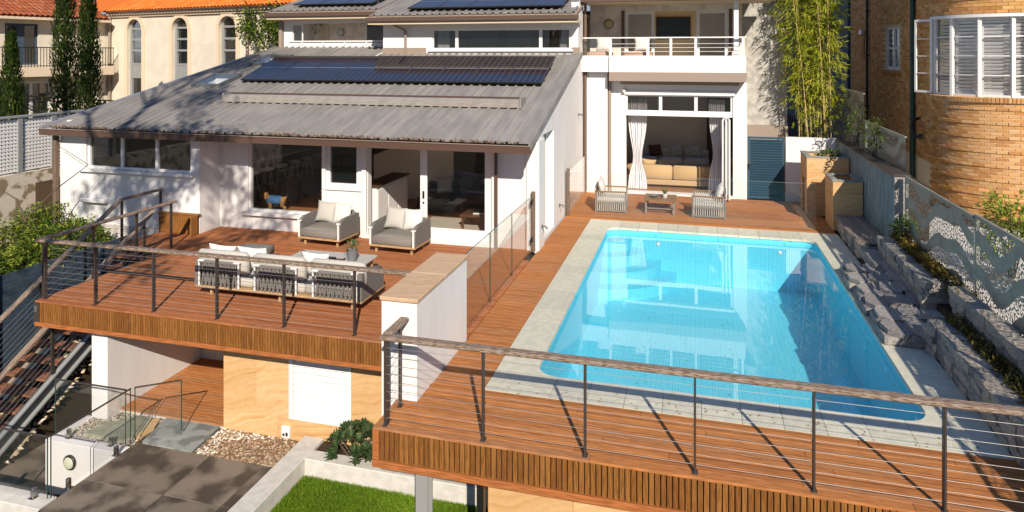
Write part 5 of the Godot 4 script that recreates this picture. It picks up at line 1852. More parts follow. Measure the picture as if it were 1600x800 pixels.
func glass_run(label: String, p: Vector3, q: Vector3, h: float, panels: int, spigots := true, gap := 0.0, rail := true, edge: Material = null) -> Node3D:
	# frameless glass on spigots from p to q (feet)
	var o := thing("glass_fence", label, "glass fence")
	var d := (q - p).normalized()
	var l := p.distance_to(q) / panels
	for i in panels:
		var a := p + d * (l * i + 0.01)
		var e := p + d * (l * (i + 1) - 0.01)
		var b := MB.new()
		b.bar(a + Vector3(0, gap + (h - gap) / 2, 0), e + Vector3(0, gap + (h - gap) / 2, 0), 0.012, h - gap)
		put(b, "pane", M.fence_glass, o)
		b = MB.new()   # green polished edges
		b.bar(a + Vector3(0, h + 0.002, 0), e + Vector3(0, h + 0.002, 0), 0.0125, 0.005 if edge == null else 0.003)
		if edge == null:
			for s in [a, e]: b.box(s + Vector3(-0.006, gap, -0.006), s + Vector3(0.006, h, 0.006))
		put(b, "edge", edge if edge else M.glass_edge, o)
		if spigots:
			for s in [0.2, 0.8]:
				var c: Vector3 = a.lerp(e, s)
				b = MB.new()
				b.box(c + Vector3(-0.03, 0.0, -0.03), c + Vector3(0.03, 0.15, 0.03), 0.008)
				b.box(c + Vector3(-0.05, 0.0, -0.05), c + Vector3(0.05, 0.012, 0.05), 0.004)
				put(b, "spigot", M.spigot, o)
	if rail:
		var b := MB.new()
		b.bar(p + Vector3(0, h + 0.012, 0), q + Vector3(0, h + 0.012, 0), 0.03, 0.018, 0.003)
		put(b, "top_rail", M.post, o)
	return o

func build_lower_yard() -> void:
	var o := thing("slate_paving", "dark stained slate paving in the lower yard", "paving")
	var xs := [-9.08, -7.62, -6.62, -6.36]
	var z := -9.46
	var row := 0
	while z < -4.6:
		for i in 3:
			var b := MB.new()
			b.box(Vector3(xs[i] + 0.003, -2.12, z + 0.003), Vector3(xs[i + 1] - 0.003, -2.05 + rng.randf_range(-0.002, 0.002), z + 1.02 - 0.003), 0.004)
			put(b, "slab", pick(M.slate), o)
		z += 1.02
		row += 1
	var b := MB.new()
	b.box(Vector3(-9.1, -3.05, -9.48), Vector3(-6.36, -2.125, -4.6))
	put(b, "bed", M.concrete, o)
	b = MB.new()
	b.prism(PackedVector2Array([Vector2(-9.0, -9.5), Vector2(-9.17, -10.24), Vector2(-8.05, -10.24), Vector2(-7.98, -9.47)]), -2.12, -2.045)
	tag(put(b, "stone_slab", M.bluestone), "pale blue grey stone slab between the gravel and the dark paving", "paving slab")
	# stone wall below the terrace
	o = thing("stone_wall", "veined sandstone wall with white louvres below the terrace", "wall")
	for q in [[-7.98, -7.32, 0], [-7.318, -6.68, 1], [-5.5, -4.75, 0], [-4.748, -3.975, 1]]:
		b = MB.new()
		b.box(Vector3(q[0], -1.72, -10.5), Vector3(q[1], -0.46, -10.25 + 0.002 * q[2]), 0.003)
		put(b, "stone", [M.sand, M.sand_b][q[2]], o)
	for q in [[-7.98, -6.9, 1], [-6.898, -5.2, 0], [-5.198, -3.975, 1]]:
		b = MB.new()
		b.box(Vector3(q[0], -2.4, -10.5), Vector3(q[1], -1.722, -10.25 + 0.002 * q[2]), 0.003)
		put(b, "stone", [M.sand, M.sand_b][q[2]], o)
	b = MB.new()
	b.box(Vector3(-7.98, -2.4, -12.3), Vector3(-7.72, -0.46, -10.502), 0.003)
	put(b, "return", M.sand_b, o)
	b = MB.new()
	wall_mesh(b, T(Vector3(-6.676, -1.72, -10.24)), 1.172, 1.08, 0.1, [[0.07, 0.07, 1.1, 1.01]])
	var lv := part("louvre", o)
	put(b, "frame", M.white_paint, lv)
	b = MB.new()
	b.xf = Transform3D(Basis(Vector3.RIGHT, -0.62), Vector3.ZERO)
	b.box(Vector3(-6.604, -0.058, -0.006), Vector3(-5.578, 0.058, 0.006), 0.003)
	var lm := b.mesh()
	for i in 9: inst(lm, "slat", M.white_paint, lv, T(Vector3(0, -1.6 + i * 0.104, -10.285)))
	b = MB.new()
	b.box(Vector3(-6.61, -1.66, -10.48), Vector3(-5.57, -0.7, -10.4))
	put(b, "backing", M.concrete, lv)
	b = MB.new()
	b.box(Vector3(-6.7, -0.64, -10.5), Vector3(-5.5, -0.46, -10.3))
	put(b, "lintel", M.sand, o)
	# kerbs and lawn
	o = thing("concrete_kerb", "pale concrete kerb round the lawn", "kerb")
	b = MB.new()
	b.box(Vector3(-6.355, -2.6, -10.22), Vector3(-6.0, -1.94, -4.6), 0.012)
	put(b, "kerb_length", M.concrete, o)
	b = MB.new()
	b.box(Vector3(-5.998, -2.6, -9.88), Vector3(-2.6, -1.94, -9.62), 0.012)
	put(b, "kerb_length", M.concrete, o)
	b = MB.new()
	b.box(Vector3(-5.999, -2.6, -10.24), Vector3(-3.98, -2.0, -9.885))
	struct(b, "planting_bed", M.soil)
	b = MB.new()
	b.box(Vector3(-5.995, -2.6, -9.615), Vector3(0.5, -2.23, -4.0))
	struct(b, "lawn_soil", M.soil)
	var blade := MB.new()
	blade.tinted = true
	for i in 7:
		var a := rng.randf() * TAU
		var d := Vector3(cos(a), 0, sin(a))
		var s := d.cross(Vector3.UP) * 0.0045
		var p := d * rng.randf() * 0.012
		var h := rng.randf_range(0.035, 0.06)
		var t := p + d * h * rng.randf_range(0.3, 0.8) + Vector3(0, h, 0)
		blade.col = tone(Color(0.13, 0.24, 0.016), 0.3)
		blade.tri(p - s, p + s, t)
	var mm := MultiMesh.new()
	mm.transform_format = MultiMesh.TRANSFORM_3D
	mm.use_colors = true
	mm.mesh = blade.mesh()
	var n := 26000
	mm.instance_count = n
	var f := FastNoiseLite.new()
	f.frequency = 1.1
	for i in n:
		var p := Vector3(rng.randf_range(-5.99, -1.9), -2.232, rng.randf_range(-9.61, -6.9))
		var k := rng.randf_range(0.8, 1.3)
		mm.set_instance_transform(i, Transform3D(Basis(Vector3.UP, rng.randf() * TAU) * Basis.from_scale(Vector3(k, k * rng.randf_range(0.8, 1.2), k)), p))
		var g := 1.0 + 0.22 * f.get_noise_2d(p.x, p.z) + rng.randf_range(-0.12, 0.12)
		mm.set_instance_color(i, Color(g * rng.randf_range(0.9, 1.15) * (1.5 if rng.randf() < 0.07 else 1.0), g, g))
	var go := MultiMeshInstance3D.new()
	go.name = "grass"
	go.multimesh = mm
	go.material_override = M.grass
	add_child(go)
	tag(go, "bright green lawn grass inside the concrete kerb", "grass", "", "stuff")
	# pebble bed
	b = MB.new()
	b.prism(PackedVector2Array([Vector2(-7.96, -9.46), Vector2(-8.03, -10.24), Vector2(-6.36, -10.24), Vector2(-6.36, -9.46)]), -2.3, -2.07)
	struct(b, "pebble_bed", M.mulch)
	var bed := PackedVector2Array([Vector2(-7.94, -9.48), Vector2(-8.0, -10.22), Vector2(-6.4, -10.22), Vector2(-6.4, -9.48)])
	pebbles("bark_chips", "brown bark chips and pebbles in the bed below the sandstone wall", bed, func(_q): return -2.07, 2600, 0.012, 0.035, [Color(0.24, 0.15, 0.09), Color(0.33, 0.22, 0.14), Color(0.16, 0.1, 0.06), Color(0.45, 0.36, 0.27)])
	pebbles("white_pebbles", "white pebbles along the edges of the bark bed", PackedVector2Array([Vector2(-7.94, -9.48), Vector2(-8.0, -10.22), Vector2(-6.6, -10.22), Vector2(-7.3, -10.05), Vector2(-7.75, -9.9), Vector2(-7.6, -9.5)]), func(_q): return -2.06, 200, 0.014, 0.034, [Color(0.7, 0.64, 0.56), Color(0.6, 0.52, 0.43), Color(0.76, 0.72, 0.66)])
	# undercroft: white side wall, dark back, timber floor
	o = thing("undercroft", "open storage space below the terrace with white side wall and timber floor", "undercroft")
	b = MB.new()
	b.box(Vector3(-10.55, -3.0, -12.4), Vector3(-10.2, -0.47, -9.97), 0.006)
	put(b, "side_wall", M.white, o)
	b = MB.new()
	b.box(Vector3(-10.2, -2.6, -12.6), Vector3(-7.5, -0.47, -12.4))
	put(b, "back_wall", M.concrete, o)
	boards(o, M.deck, -10.2, -7.985, -10.25, -12.39, 0.09, -2.02, 0.004, 0.03, 2.4)
	b = MB.new()
	b.box(Vector3(-10.2, -2.4, -12.39), Vector3(-7.985, -2.055, -10.26))
	put(b, "floor_bed", M.concrete, o)
	# gravel terrace and stepping stones
	b = MB.new()
	b.prism(PackedVector2Array([Vector2(-10.62, -9.36), Vector2(-9.1, -9.36), Vector2(-9.1, -9.48), Vector2(-9.19, -10.245), Vector2(-10.195, -10.245), Vector2(-10.195, -9.96), Vector2(-10.62, -9.96)]), -3.0, -2.09)
	struct(b, "gravel_bed", M.mulch)
	pebbles("gravel", "pale gravel round the stepping stones beside the white undercroft wall", PackedVector2Array([Vector2(-10.6, -9.4), Vector2(-9.12, -9.4), Vector2(-9.2, -10.23), Vector2(-10.18, -10.23), Vector2(-10.18, -9.95), Vector2(-10.6, -9.95)]), func(_q): return -2.085, 1500, 0.012, 0.032, [Color(0.55, 0.5, 0.42), Color(0.42, 0.38, 0.3), Color(0.64, 0.58, 0.5), Color(0.34, 0.32, 0.25)])
	b = MB.new()
	b.prism(PackedVector2Array([Vector2(-10.15, -9.46), Vector2(-9.35, -9.45), Vector2(-9.22, -9.75), Vector2(-9.4, -10.15), Vector2(-9.75, -10.12), Vector2(-10.05, -9.8)]), -2.09, -2.035)
	tag(put(b, "stepping_stone", M.greenstone), "large flat olive grey stepping stone in the gravel", "stepping stone", "")
	b = MB.new()
	b.prism(PackedVector2Array([Vector2(-9.32, -9.72), Vector2(-9.2, -9.55), Vector2(-9.12, -9.9), Vector2(-9.25, -10.2), Vector2(-9.36, -10.16)]), -2.09, -2.04)
	tag(put(b, "stepping_stone", M.sand_b), "small pinkish stepping stone next to the pale blue slab", "stepping stone")
	# sunken court with retaining walls
	b = MB.new()
	b.box(Vector3(-14.0, -3.15, -9.33), Vector3(-9.11, -2.95, -4.0))
	b.box(Vector3(-14.0, -3.15, -13.2), Vector3(-10.62, -2.95, -9.33))
	struct(b, "court_paving", M.slate[1])
	o = thing("retaining_wall", "white retaining wall with a round light in the sunken court", "wall")
	b = MB.new()
	b.box(Vector3(-10.66, -3.1, -9.35), Vector3(-9.1, -2.06, -9.15), 0.006)
	b.box(Vector3(-10.66, -3.1, -9.97), Vector3(-10.5, -2.061, -9.36), 0.006)
	put(b, "wall", M.white, o)
	b = MB.new()
	b.xf = Transform3D(Basis(Vector3.RIGHT, PI / 2), Vector3(-10.12, -2.36, -9.15))
	b.lathe(Vector3.ZERO, [[0.0, 0.0], [0.125, 0.0], [0.125, 0.03], [0.105, 0.045], [0.1, 0.045]], 24)
	put(b, "light_rim", M.black, o)
	b = MB.new()
	b.xf = Transform3D(Basis(Vector3.RIGHT, PI / 2), Vector3(-10.12, -2.36, -9.15))
	b.lathe(Vector3.ZERO, [[0.1, 0.04], [0.085, 0.06], [0.04, 0.07], [0.0, 0.072]], 24)
	put(b, "light_lens", M.lens, o)
	o = thing("concrete_wall", "pale concrete wall under the glass at the front of the sunken court", "wall")
	b = MB.new()
	b.box(Vector3(-14.0, -3.1, -8.02), Vector3(-9.12, -2.06, -7.72), 0.008)
	put(b, "wall", M.concrete, o)
	glass_run("glass fence along the edge of the dark slate paving", Vector3(-9.11, -2.05, -9.38), Vector3(-9.11, -2.05, -7.9), 0.93, 1, true, 0.04)
	glass_run("glass fence on top of the white retaining wall with the round light", Vector3(-10.62, -2.06, -9.3), Vector3(-9.13, -2.06, -9.3), 0.95, 1, true, 0.04)
	glass_run("glass gate leaf standing open over the stepping stones", Vector3(-9.08, -2.02, -9.42), Vector3(-8.5, -2.02, -9.85), 0.9, 1, false, 0.05)
	glass_run("glass fence on the pale concrete wall of the sunken court", Vector3(-13.2, -2.06, -7.9), Vector3(-9.15, -2.06, -7.9), 0.93, 3, true, 0.04)

func build_left_stairs() -> void:
	var o := thing("timber_stairs", "open timber stairs on grey steel stringers down from the terrace landing", "stairs")
	var n := 17
	var rise := 2.95 / n
	var run := 0.282
	for i in n - 1:
		var y := -rise * (i + 1)
		var z := -13.1 + run * i
		var t := part("tread", o)
		for k in 2:
			var b := MB.new()
			b.box(Vector3(-13.0, y - 0.04, z + 0.145 * k + 0.002), Vector3(-11.96, y, z + 0.145 * k + 0.14), 0.005)
			put(b, "board", pick(M.tread), t)
	for x in [-13.03, -11.93]:
		var b := MB.new()
		var p := Vector3(x, -0.22, -13.15)
		var q := Vector3(x, -2.98, -8.4)
		b.bar(p, q, 0.02, 0.3)
		put(b, "stringer", M.grey_steel if x > -12.5 else M.taupe, o)
		b = MB.new()
		b.bar(p + Vector3(0.045, 0.14, 0), q + Vector3(0.045, 0.14, 0), 0.1, 0.03)
		b.bar(p + Vector3(0.045, -0.14, 0), q + Vector3(0.045, -0.14, 0), 0.1, 0.03)
		put(b, "flange", M.pale_steel if x > -12.5 else M.taupe, o)
	# bank of rubble below the stairs
	var slope := func(q: Vector2) -> float: return -0.75 - (q.y + 13.1) * 0.6 * 0.98
	var b := MB.new()
	b.xf = side_xf()
	b.prism(PackedVector2Array([Vector2(13.1, -0.75), Vector2(9.3, -2.95), Vector2(13.1, -2.95)]), -12.98, -12.0, "xy")
	struct(b, "stair_bank", M.soil)
	pebbles("rubble", "pale rubble stones on the bank under the timber stairs", PackedVector2Array([Vector2(-12.95, -13.0), Vector2(-11.9, -13.0), Vector2(-11.9, -9.5), Vector2(-12.95, -9.5)]), slope, 1500, 0.025, 0.075, [Color(0.5, 0.4, 0.27), Color(0.6, 0.5, 0.36), Color(0.36, 0.28, 0.18), Color(0.66, 0.58, 0.46)])
	# weatherboards on the house beside the stairwell
	b = MB.new()
	b.xf = Transform3D(Basis(Vector3.RIGHT, 0.06), Vector3.ZERO)
	b.box(Vector3(-16.25, 0, 0), Vector3(-11.95, 0.16, 0.014), 0.002)
	var wm := b.mesh()
	for i in 20: inst(wm, "weatherboard", M.greysofa, house, T(Vector3(0, -2.95 + 0.15 * i, -14.425)))
	# blue grey slatted boundary fence
	o = thing("slatted_fence", "blue grey horizontal slat fence along the garden bank", "fence")
	for q in [[-16.0, -10.9, -0.14], [-10.85, -6.0, -0.42]]:
		for i in 3:
			var zz := lerpf(q[0], q[1], i / 2.0)
			b = MB.new()
			b.box(Vector3(-14.04, -2.95, zz - 0.04), Vector3(-13.94, q[2] + 0.05, zz + 0.04), 0.006)
			put(b, "post", M.bluefence, o)
		b = MB.new()
		b.box(Vector3(-14.005, 0.0, q[0]), Vector3(-13.985, 0.088, q[1]), 0.003)
		var sm := b.mesh()
		for i in 29: inst(sm, "slat", M.bluefence, o, T(Vector3(0, q[2] - 0.0955 * (i + 1), 0)))

func build_railings() -> void:
	cable_rail("weathered timber topped cable railing along the front of the pool deck", [Vector3(-3.68, 0, -7.59), Vector3(4.2, 0, -7.59)], [0.008, 0.165, 0.3165, 0.467, 0.6168, 0.7678, 0.918], 1.06, 9)
	cable_rail("short return of the pool railing to the white pier", [Vector3(-3.63, 0, -7.66), Vector3(-3.63, 0, -8.19)], [0.02, 0.72], 1.06, 9, "", M.rail_timber_z)
	var ps := []
	for x in [-11.5, -10.36, -9.11, -7.82, -6.53, -5.25]: ps.append((x + 11.7) / 7.72)
	cable_rail("weathered timber topped cable railing along the terrace front behind the sofa", [Vector3(-11.7, 0, -9.88), Vector3(-3.98, 0, -9.88)], ps, 1.06, 9)
	cable_rail("cable railing along the stair side of the terrace", [Vector3(-11.66, 0, -9.95), Vector3(-11.66, 0, -13.3)], [0.01, 0.33, 0.66, 0.96], 1.06, 9, "", M.rail_timber_z)
	cable_rail("level railing on the stair landing against the house", [Vector3(-13.02, 0, -14.38), Vector3(-13.02, 0, -13.1)], [0.03, 0.97], 1.06, 8, "", M.rail_timber_z)
	cable_rail("sloping railing on the fence side of the timber stairs", [Vector3(-13.02, 0, -13.1), Vector3(-13.02, -2.9, -8.3)], [0.2, 0.42, 0.64, 0.86], 1.06, 8, "", M.rail_timber_z)
	cable_rail("sloping railing on the house side of the timber stairs", [Vector3(-11.9, -0.1, -12.9), Vector3(-11.9, -2.9, -8.3)], [0.06, 0.3, 0.55, 0.8], 1.02, 8, "", M.rail_timber_z)
	# pool glass
	glass_run("clear glass pool fence between the white pier and the house corner", Vector3(-3.55, 0, -10.22), Vector3(-3.55, 0, -14.75), 1.28, 3, false, 0.03, false)
	var o := thing("fence_post", "brown square post of the glass gate at the house corner", "post")
	var b := MB.new()
	b.box(Vector3(-3.58, 0, -15.12), Vector3(-3.5, 1.36, -15.03), 0.006)
	put(b, "post", M.brownpipe, o)
	for y in [0.25, 1.1]:
		b = MB.new()
		b.box(Vector3(-3.575, y, -15.03), Vector3(-3.525, y + 0.1, -14.9), 0.01)
		put(b, "hinge", M.black, o)
	glass_run("clear glass pool fence across the deck in front of the slatted chairs", Vector3(-3.4, 0, -18.62), Vector3(2.95, 0, -18.62), 1.2, 4, false, 0.04, false, M.glass_edge_pale)
	o = glass_run("glass gate leaf folded open along the white side wall", Vector3(-3.4, 0, -18.8), Vector3(-3.4, 0, -21.6), 1.22, 1, false, 0.05, false, M.glass_edge_pale)
	o = thing("fence_post", "brown square post of the glass gate on the side wall", "post")
	b = MB.new()
	b.box(Vector3(-3.44, 0, -18.74), Vector3(-3.36, 1.3, -18.66), 0.006)
	put(b, "post", M.brownpipe, o)
	for y in [0.2, 1.05]:
		b = MB.new()
		b.box(Vector3(-3.43, y, -18.86), Vector3(-3.37, y + 0.1, -18.74), 0.01)
		put(b, "hinge", M.black, o)

# ---------- furniture outdoors ----------
func cushion_box(b: MB, lo: Vector3, hi: Vector3, puff := 0.03) -> void:
	# a seat cushion: rounded box with a domed top
	b.box(lo, Vector3(hi.x, hi.y - puff, hi.z), 0.025)
	var keep := b.xf
	b.xf = keep * Transform3D(Basis(Vector3.RIGHT, -PI / 2), Vector3((lo.x + hi.x) / 2, hi.y - puff - 0.012, (lo.z + hi.z) / 2))
	b.pillow(Vector3.ZERO, Vector3(hi.x - lo.x - 0.01, hi.z - lo.z - 0.01, puff * 2.6), 6, 0.35)
	b.xf = keep
func rope_panel(o: Node3D, x0: float, x1: float, y0: float, y1: float, z: float, n: int, called := "rope_panel") -> void:
	# woven straps crossing like a herringbone, leaning both ways
	var b := MB.new()
	for i in n:
		var x := lerpf(x0 + 0.03, x1 - 0.03, (i + 0.5) / n)
		var w := (x1 - x0) / n
		for k in 2:
			var pts := []
			for j in 7:
				var t := j / 6.0
				pts.append(Vector3(clampf(x + (w * 0.9) * (t - 0.5) * (1 if k else -1) * 0.9, x0 + 0.015, x1 - 0.015), lerpf(y0, y1, t), z + (0.016 if (i + k) % 2 else -0.004) * sin(t * PI) + 0.012 * k))
			b.tube(pts, 0.021, 6, false)
	put(b, called, M.rope, o)
func side_panel(o: Node3D, x: float, t: float, out_: Array, m: Material) -> void:
	# arm panel: outline in (z, y), thickness t centred on x
	var pl := PackedVector2Array()
	for q in out_: pl.append(Vector2(-q[0], q[1]))
	var b := MB.new()
	b.xf = side_xf()
	b.prism(pl, x - t / 2, x + t / 2, "xy")
	put(b, "arm", m, o)
func armchair(label: String, at: Vector3, turn: float, w := 1.16) -> Node3D:
	# faces +z
	var o := thing("rope_armchair", label, "armchair", at, turn, "rope backed lounge chairs on the terrace")
	var b := MB.new()
	for sx in [-1, 1]:
		for sz in [-1, 1]:
			b = MB.new()
			b.box(Vector3(sx * (w / 2 - 0.14) - 0.025, 0, sz * 0.28 - 0.025), Vector3(sx * (w / 2 - 0.14) + 0.025, 0.15, sz * 0.28 + 0.025), 0.006)
			put(b, "leg", M.teak, o)
	b = MB.new()
	b.box(Vector3(-w / 2 + 0.01, 0.15, -0.4), Vector3(w / 2 - 0.01, 0.2, 0.4), 0.008)
	put(b, "base", M.teak, o)
	b = MB.new()
	cushion_box(b, Vector3(-w / 2 + 0.09, 0.205, -0.33), Vector3(w / 2 - 0.09, 0.44, 0.42), 0.04)
	put(b, "seat_cushion", M.greycloth, o, true)
	var arm := [[0.38, 0.21], [0.38, 0.52], [0.32, 0.6], [0.2, 0.645], [-0.2, 0.66], [-0.42, 0.66], [-0.44, 0.21]]
	for sx in [-1, 1]:
		side_panel(o, sx * (w / 2 - 0.045), 0.085, arm, M.rope)
		b = MB.new()
		b.box(Vector3(sx * (w / 2 - 0.045) - 0.02, 0.19, 0.385), Vector3(sx * (w / 2 - 0.045) + 0.02, 0.56, 0.415), 0.005)
		b.box(Vector3(sx * (w / 2 - 0.045) - 0.05, 0.55, 0.37), Vector3(sx * (w / 2 - 0.045) + 0.05, 0.585, 0.42), 0.008)
		put(b, "front_post", M.white_paint, o)
	b = MB.new()
	b.box(Vector3(-w / 2 + 0.09, 0.21, -0.46), Vector3(w / 2 - 0.09, 0.68, -0.39), 0.03)
	put(b, "back", M.rope, o)
	for k in 2:
		b = MB.new()
		b.xf = Transform3D(Basis.from_euler(Vector3(-0.28, (k - 0.5) * -0.12, (k - 0.5) * 0.12)), Vector3((k - 0.5) * w * 0.4, 0.66, -0.24 + 0.02 * k))
		b.pillow(Vector3.ZERO, Vector3(0.52, 0.5, 0.19), 8, 0.5, 1.0)
		put(b, "cushion", M.cushion_w if k else M.cushion, o, true)
	return o
func slat_chair(label: String, at: Vector3, turn: float) -> Node3D:
	# low lounge chair with slatted sides, faces +x
	var o := thing("slatted_chair", label, "armchair", at, turn, "slatted lounge chairs by the pool")
	var b := MB.new()
	for sz in [-1, 1]:
		var z: float = sz * 0.41
		b = MB.new()
		for x in [-0.42, 0.42]: b.box(Vector3(x - 0.022, 0, z - 0.022), Vector3(x + 0.022, 0.57, z + 0.022), 0.004)
		for y in [0.03, 0.25]: b.box(Vector3(-0.4, y, z - 0.018), Vector3(0.4, y + 0.035, z + 0.018), 0.004)
		put(b, "side_frame", M.greycloth, o)
		b = MB.new()
		b.box(Vector3(-0.46, 0.572, z - 0.04), Vector3(0.46, 0.6, z + 0.04), 0.006)
		put(b, "arm_rail", M.teak_mid, o)
		for i in 14:
			b = MB.new()
			b.box(Vector3(-0.385 + i * 0.0585, 0.066, z - 0.01), Vector3(-0.385 + i * 0.0585 + 0.026, 0.249, z + 0.01), 0.003)
			put(b, "slat", M.cushion, o)
			b = MB.new()
			b.box(Vector3(-0.385 + i * 0.0585, 0.286, z - 0.01), Vector3(-0.385 + i * 0.0585 + 0.026, 0.571, z + 0.01), 0.003)
			put(b, "slat", M.cushion, o)
	b = MB.new()
	b.box(Vector3(-0.42, 0.27, -0.39), Vector3(0.42, 0.3, 0.39), 0.004)
	b.box(Vector3(-0.45, 0.68, -0.41), Vector3(-0.4, 0.71, 0.41), 0.004)
	for i in 13: b.box(Vector3(-0.435, 0.3, -0.38 + i * 0.062), Vector3(-0.415, 0.68, -0.38 + i * 0.062 + 0.026))
	put(b, "back_frame", M.greycloth, o)
	b = MB.new()
	cushion_box(b, Vector3(-0.38, 0.302, -0.38), Vector3(0.44, 0.46, 0.38), 0.04)
	put(b, "seat_cushion", M.cushion_w, o, true)
	b = MB.new()
	b.xf = Transform3D(Basis(Vector3.UP, PI / 2) * Basis(Vector3.RIGHT, -0.25), Vector3(-0.28, 0.66, 0))
	b.pillow(Vector3.ZERO, Vector3(0.7, 0.46, 0.2), 8, 0.4, 1.0)
	put(b, "back_cushion", M.cushion_w, o, true)
	return o

func build_outdoor_furniture() -> void:
	# long sofa, its back to the railing
	var w := 3.4
	var o := thing("outdoor_sofa", "long outdoor sofa with grey rope back panels and pale cushions", "sofa", Vector3(-7.25, 0, -11.15), PI)
	var b := MB.new()
	for x in [-1.45, 0.0, 1.45]:
		for z in [-0.3, 0.3]:
			b = MB.new()
			b.box(Vector3(x - 0.025, 0, z - 0.025), Vector3(x + 0.025, 0.17, z + 0.025), 0.006)
			put(b, "leg", M.teak, o)
	b = MB.new()
	b.box(Vector3(-w / 2, 0.17, -0.46), Vector3(w / 2, 0.215, 0.46), 0.008)
	put(b, "base", M.teak, o)
	for i in 3:
		b = MB.new()
		cushion_box(b, Vector3(-w / 2 + 0.1 + i * 1.067, 0.22, -0.36), Vector3(-w / 2 + 0.1 + (i + 1) * 1.067 - 0.01, 0.45, 0.47), 0.04)
		put(b, "seat_cushion", M.cushion, o, true)
		var c := -w / 2 + 0.52 + i * 1.18
		rope_panel(o, c - 0.4, c + 0.4, 0.22, 0.645, -0.45, 9)
		b = MB.new()
		b.bar(Vector3(c - 0.42, 0.655, -0.445), Vector3(c + 0.42, 0.655, -0.445), 0.06, 0.05, 0.015)
		put(b, "top_roll", M.rope, o)
		b = MB.new()
		for s in [-1, 1]:
			b.box(Vector3(c + s * 0.42 - 0.014, 0.21, -0.47), Vector3(c + s * 0.42 + 0.014, 0.68, -0.44), 0.004)
			b.box(Vector3(c + s * 0.42 - 0.1 if s > 0 else c - 0.42 - 0.02, 0.665, -0.48), Vector3(c + s * 0.42 + 0.02 if s > 0 else c - 0.42 + 0.1, 0.69, -0.42), 0.004)
		put(b, "frame", M.white_paint, o)
		b = MB.new()
		b.xf = Transform3D(Basis(Vector3.RIGHT, -0.14), Vector3(c, 0.63, -0.3))
		b.box(Vector3(-0.53, -0.22, -0.075), Vector3(0.53, 0.22, 0.075), 0.05)
		put(b, "back_cushion", M.cushion, o, true)
	for q in [[-0.62, 0.2], [0.56, -0.15], [1.35, 0.3], [0.72, 0.1]]:
		b = MB.new()
		b.xf = Transform3D(Basis.from_euler(Vector3(-0.3, q[1], q[1] * 0.5)), Vector3(q[0], 0.68, -0.13))
		b.pillow(Vector3.ZERO, Vector3(0.5, 0.48, 0.18), 8, 0.5, 1.0)
		put(b, "scatter_cushion", M.cushion_w, o, true)
	var arm := [[0.42, 0.21], [0.42, 0.5], [0.34, 0.6], [0.1, 0.66], [-0.44, 0.68], [-0.46, 0.21]]
	for s in [-1, 1]: side_panel(o, s * (w / 2 - 0.04), 0.08, arm, M.rope)
	armchair("rope backed grey armchair with pale cushions in front of the small window", Vector3(-8.42, 0, -14.56), -0.08)
	armchair("rope backed grey armchair with pale cushions beside the open sliding door", Vector3(-6.52, 0, -14.42), -0.05)
	# two ottomans
	for q in [[Vector3(-9.05, 0, -12.55), 0.15, "low grey ottoman nearer to the sliding door"], [Vector3(-9.25, 0, -11.95), 0.1, "low grey ottoman beside the end of the long sofa"]]:
		o = thing("ottoman", q[2], "ottoman", q[0], q[1], "ottomans")
		b = MB.new()
		for sx in [-1, 1]:
			for sz in [-1, 1]: b.box(Vector3(sx * 0.3 - 0.025, 0, sz * 0.22 - 0.025), Vector3(sx * 0.3 + 0.025, 0.36, sz * 0.22 + 0.025), 0.006)
		b.box(Vector3(-0.34, 0.16, -0.26), Vector3(0.34, 0.2, 0.26), 0.006)
		put(b, "frame", M.teak, o)
		b = MB.new()
		cushion_box(b, Vector3(-0.36, 0.2, -0.28), Vector3(0.36, 0.42, 0.28), 0.04)
		put(b, "cushion", M.greycloth, o, true)
	# coffee table with its things
	o = thing("coffee_table", "low pale coffee table in front of the long sofa", "table", Vector3(-7.15, 0, -12.45), 0.02)
	b = MB.new()
	b.box(Vector3(-0.85, 0.3, -0.38), Vector3(0.85, 0.35, 0.38), 0.01)
	put(b, "table_top", M.cushion, o)
	for sx in [-1, 1]:
		for sz in [-1, 1]:
			b = MB.new()
			b.box(Vector3(sx * 0.75 - 0.03, 0, sz * 0.3 - 0.03), Vector3(sx * 0.75 + 0.03, 0.3, sz * 0.3 + 0.03), 0.006)
			put(b, "leg", M.teak, o)
	o = thing("potted_plant", "small jade plant in a square grey pot on the coffee table", "potted plant", Vector3(-6.62, 0.351, -12.35))
	b = MB.new()
	b.lathe(Vector3.ZERO, [[0.075, 0.0], [0.095, 0.02], [0.115, 0.22], [0.105, 0.22], [0.1, 0.18], [0.0, 0.18]], 18)
	put(b, "pot", M.ceramic, o)
	b = MB.new()
	b.tinted = true
	for i in 70:
		var d := rdir(0.8)
		d.y = absf(d.y)
		leaf(b, Vector3(0, 0.2, 0) + Vector3(d.x * 0.16, d.y * 0.25, d.z * 0.16) * rng.randf_range(0.3, 1.0), d, 0.075, 0.04, tone(Color(0.09, 0.17, 0.08)), 0.1, 0.3)
	put(b, "leaves", M.leaf, o)
	o = thing("serving_tray", "dark tray with a black box and cuttings on the coffee table", "tray", Vector3(-7.0, 0.351, -12.25))
	b = MB.new()
	b.box(Vector3(-0.22, 0, -0.14), Vector3(0.22, 0.012, 0.14), 0.004)
	for s in [-1, 1]:
		b.box(Vector3(s * 0.21 - 0.01, 0.012, -0.14), Vector3(s * 0.21 + 0.01, 0.04, 0.14))
	put(b, "tray", M.walnut, o)
	b = MB.new()
	b.box(Vector3(-0.12, 0.012, -0.05), Vector3(0.06, 0.07, 0.06), 0.008)
	put(b, "box", M.black, o)
	b = MB.new()
	b.tinted = true
	for i in 24: leaf(b, Vector3(-0.16, 0.03, 0.02) + rdir() * 0.03, rdir(0.5), 0.09, 0.03, tone(Color(0.1, 0.2, 0.05)))
	put(b, "cuttings", M.leaf, o)
	o = thing("drinking_glass", "clear drinking glass on the coffee table", "glass", Vector3(-7.75, 0.351, -12.4))
	b = MB.new()
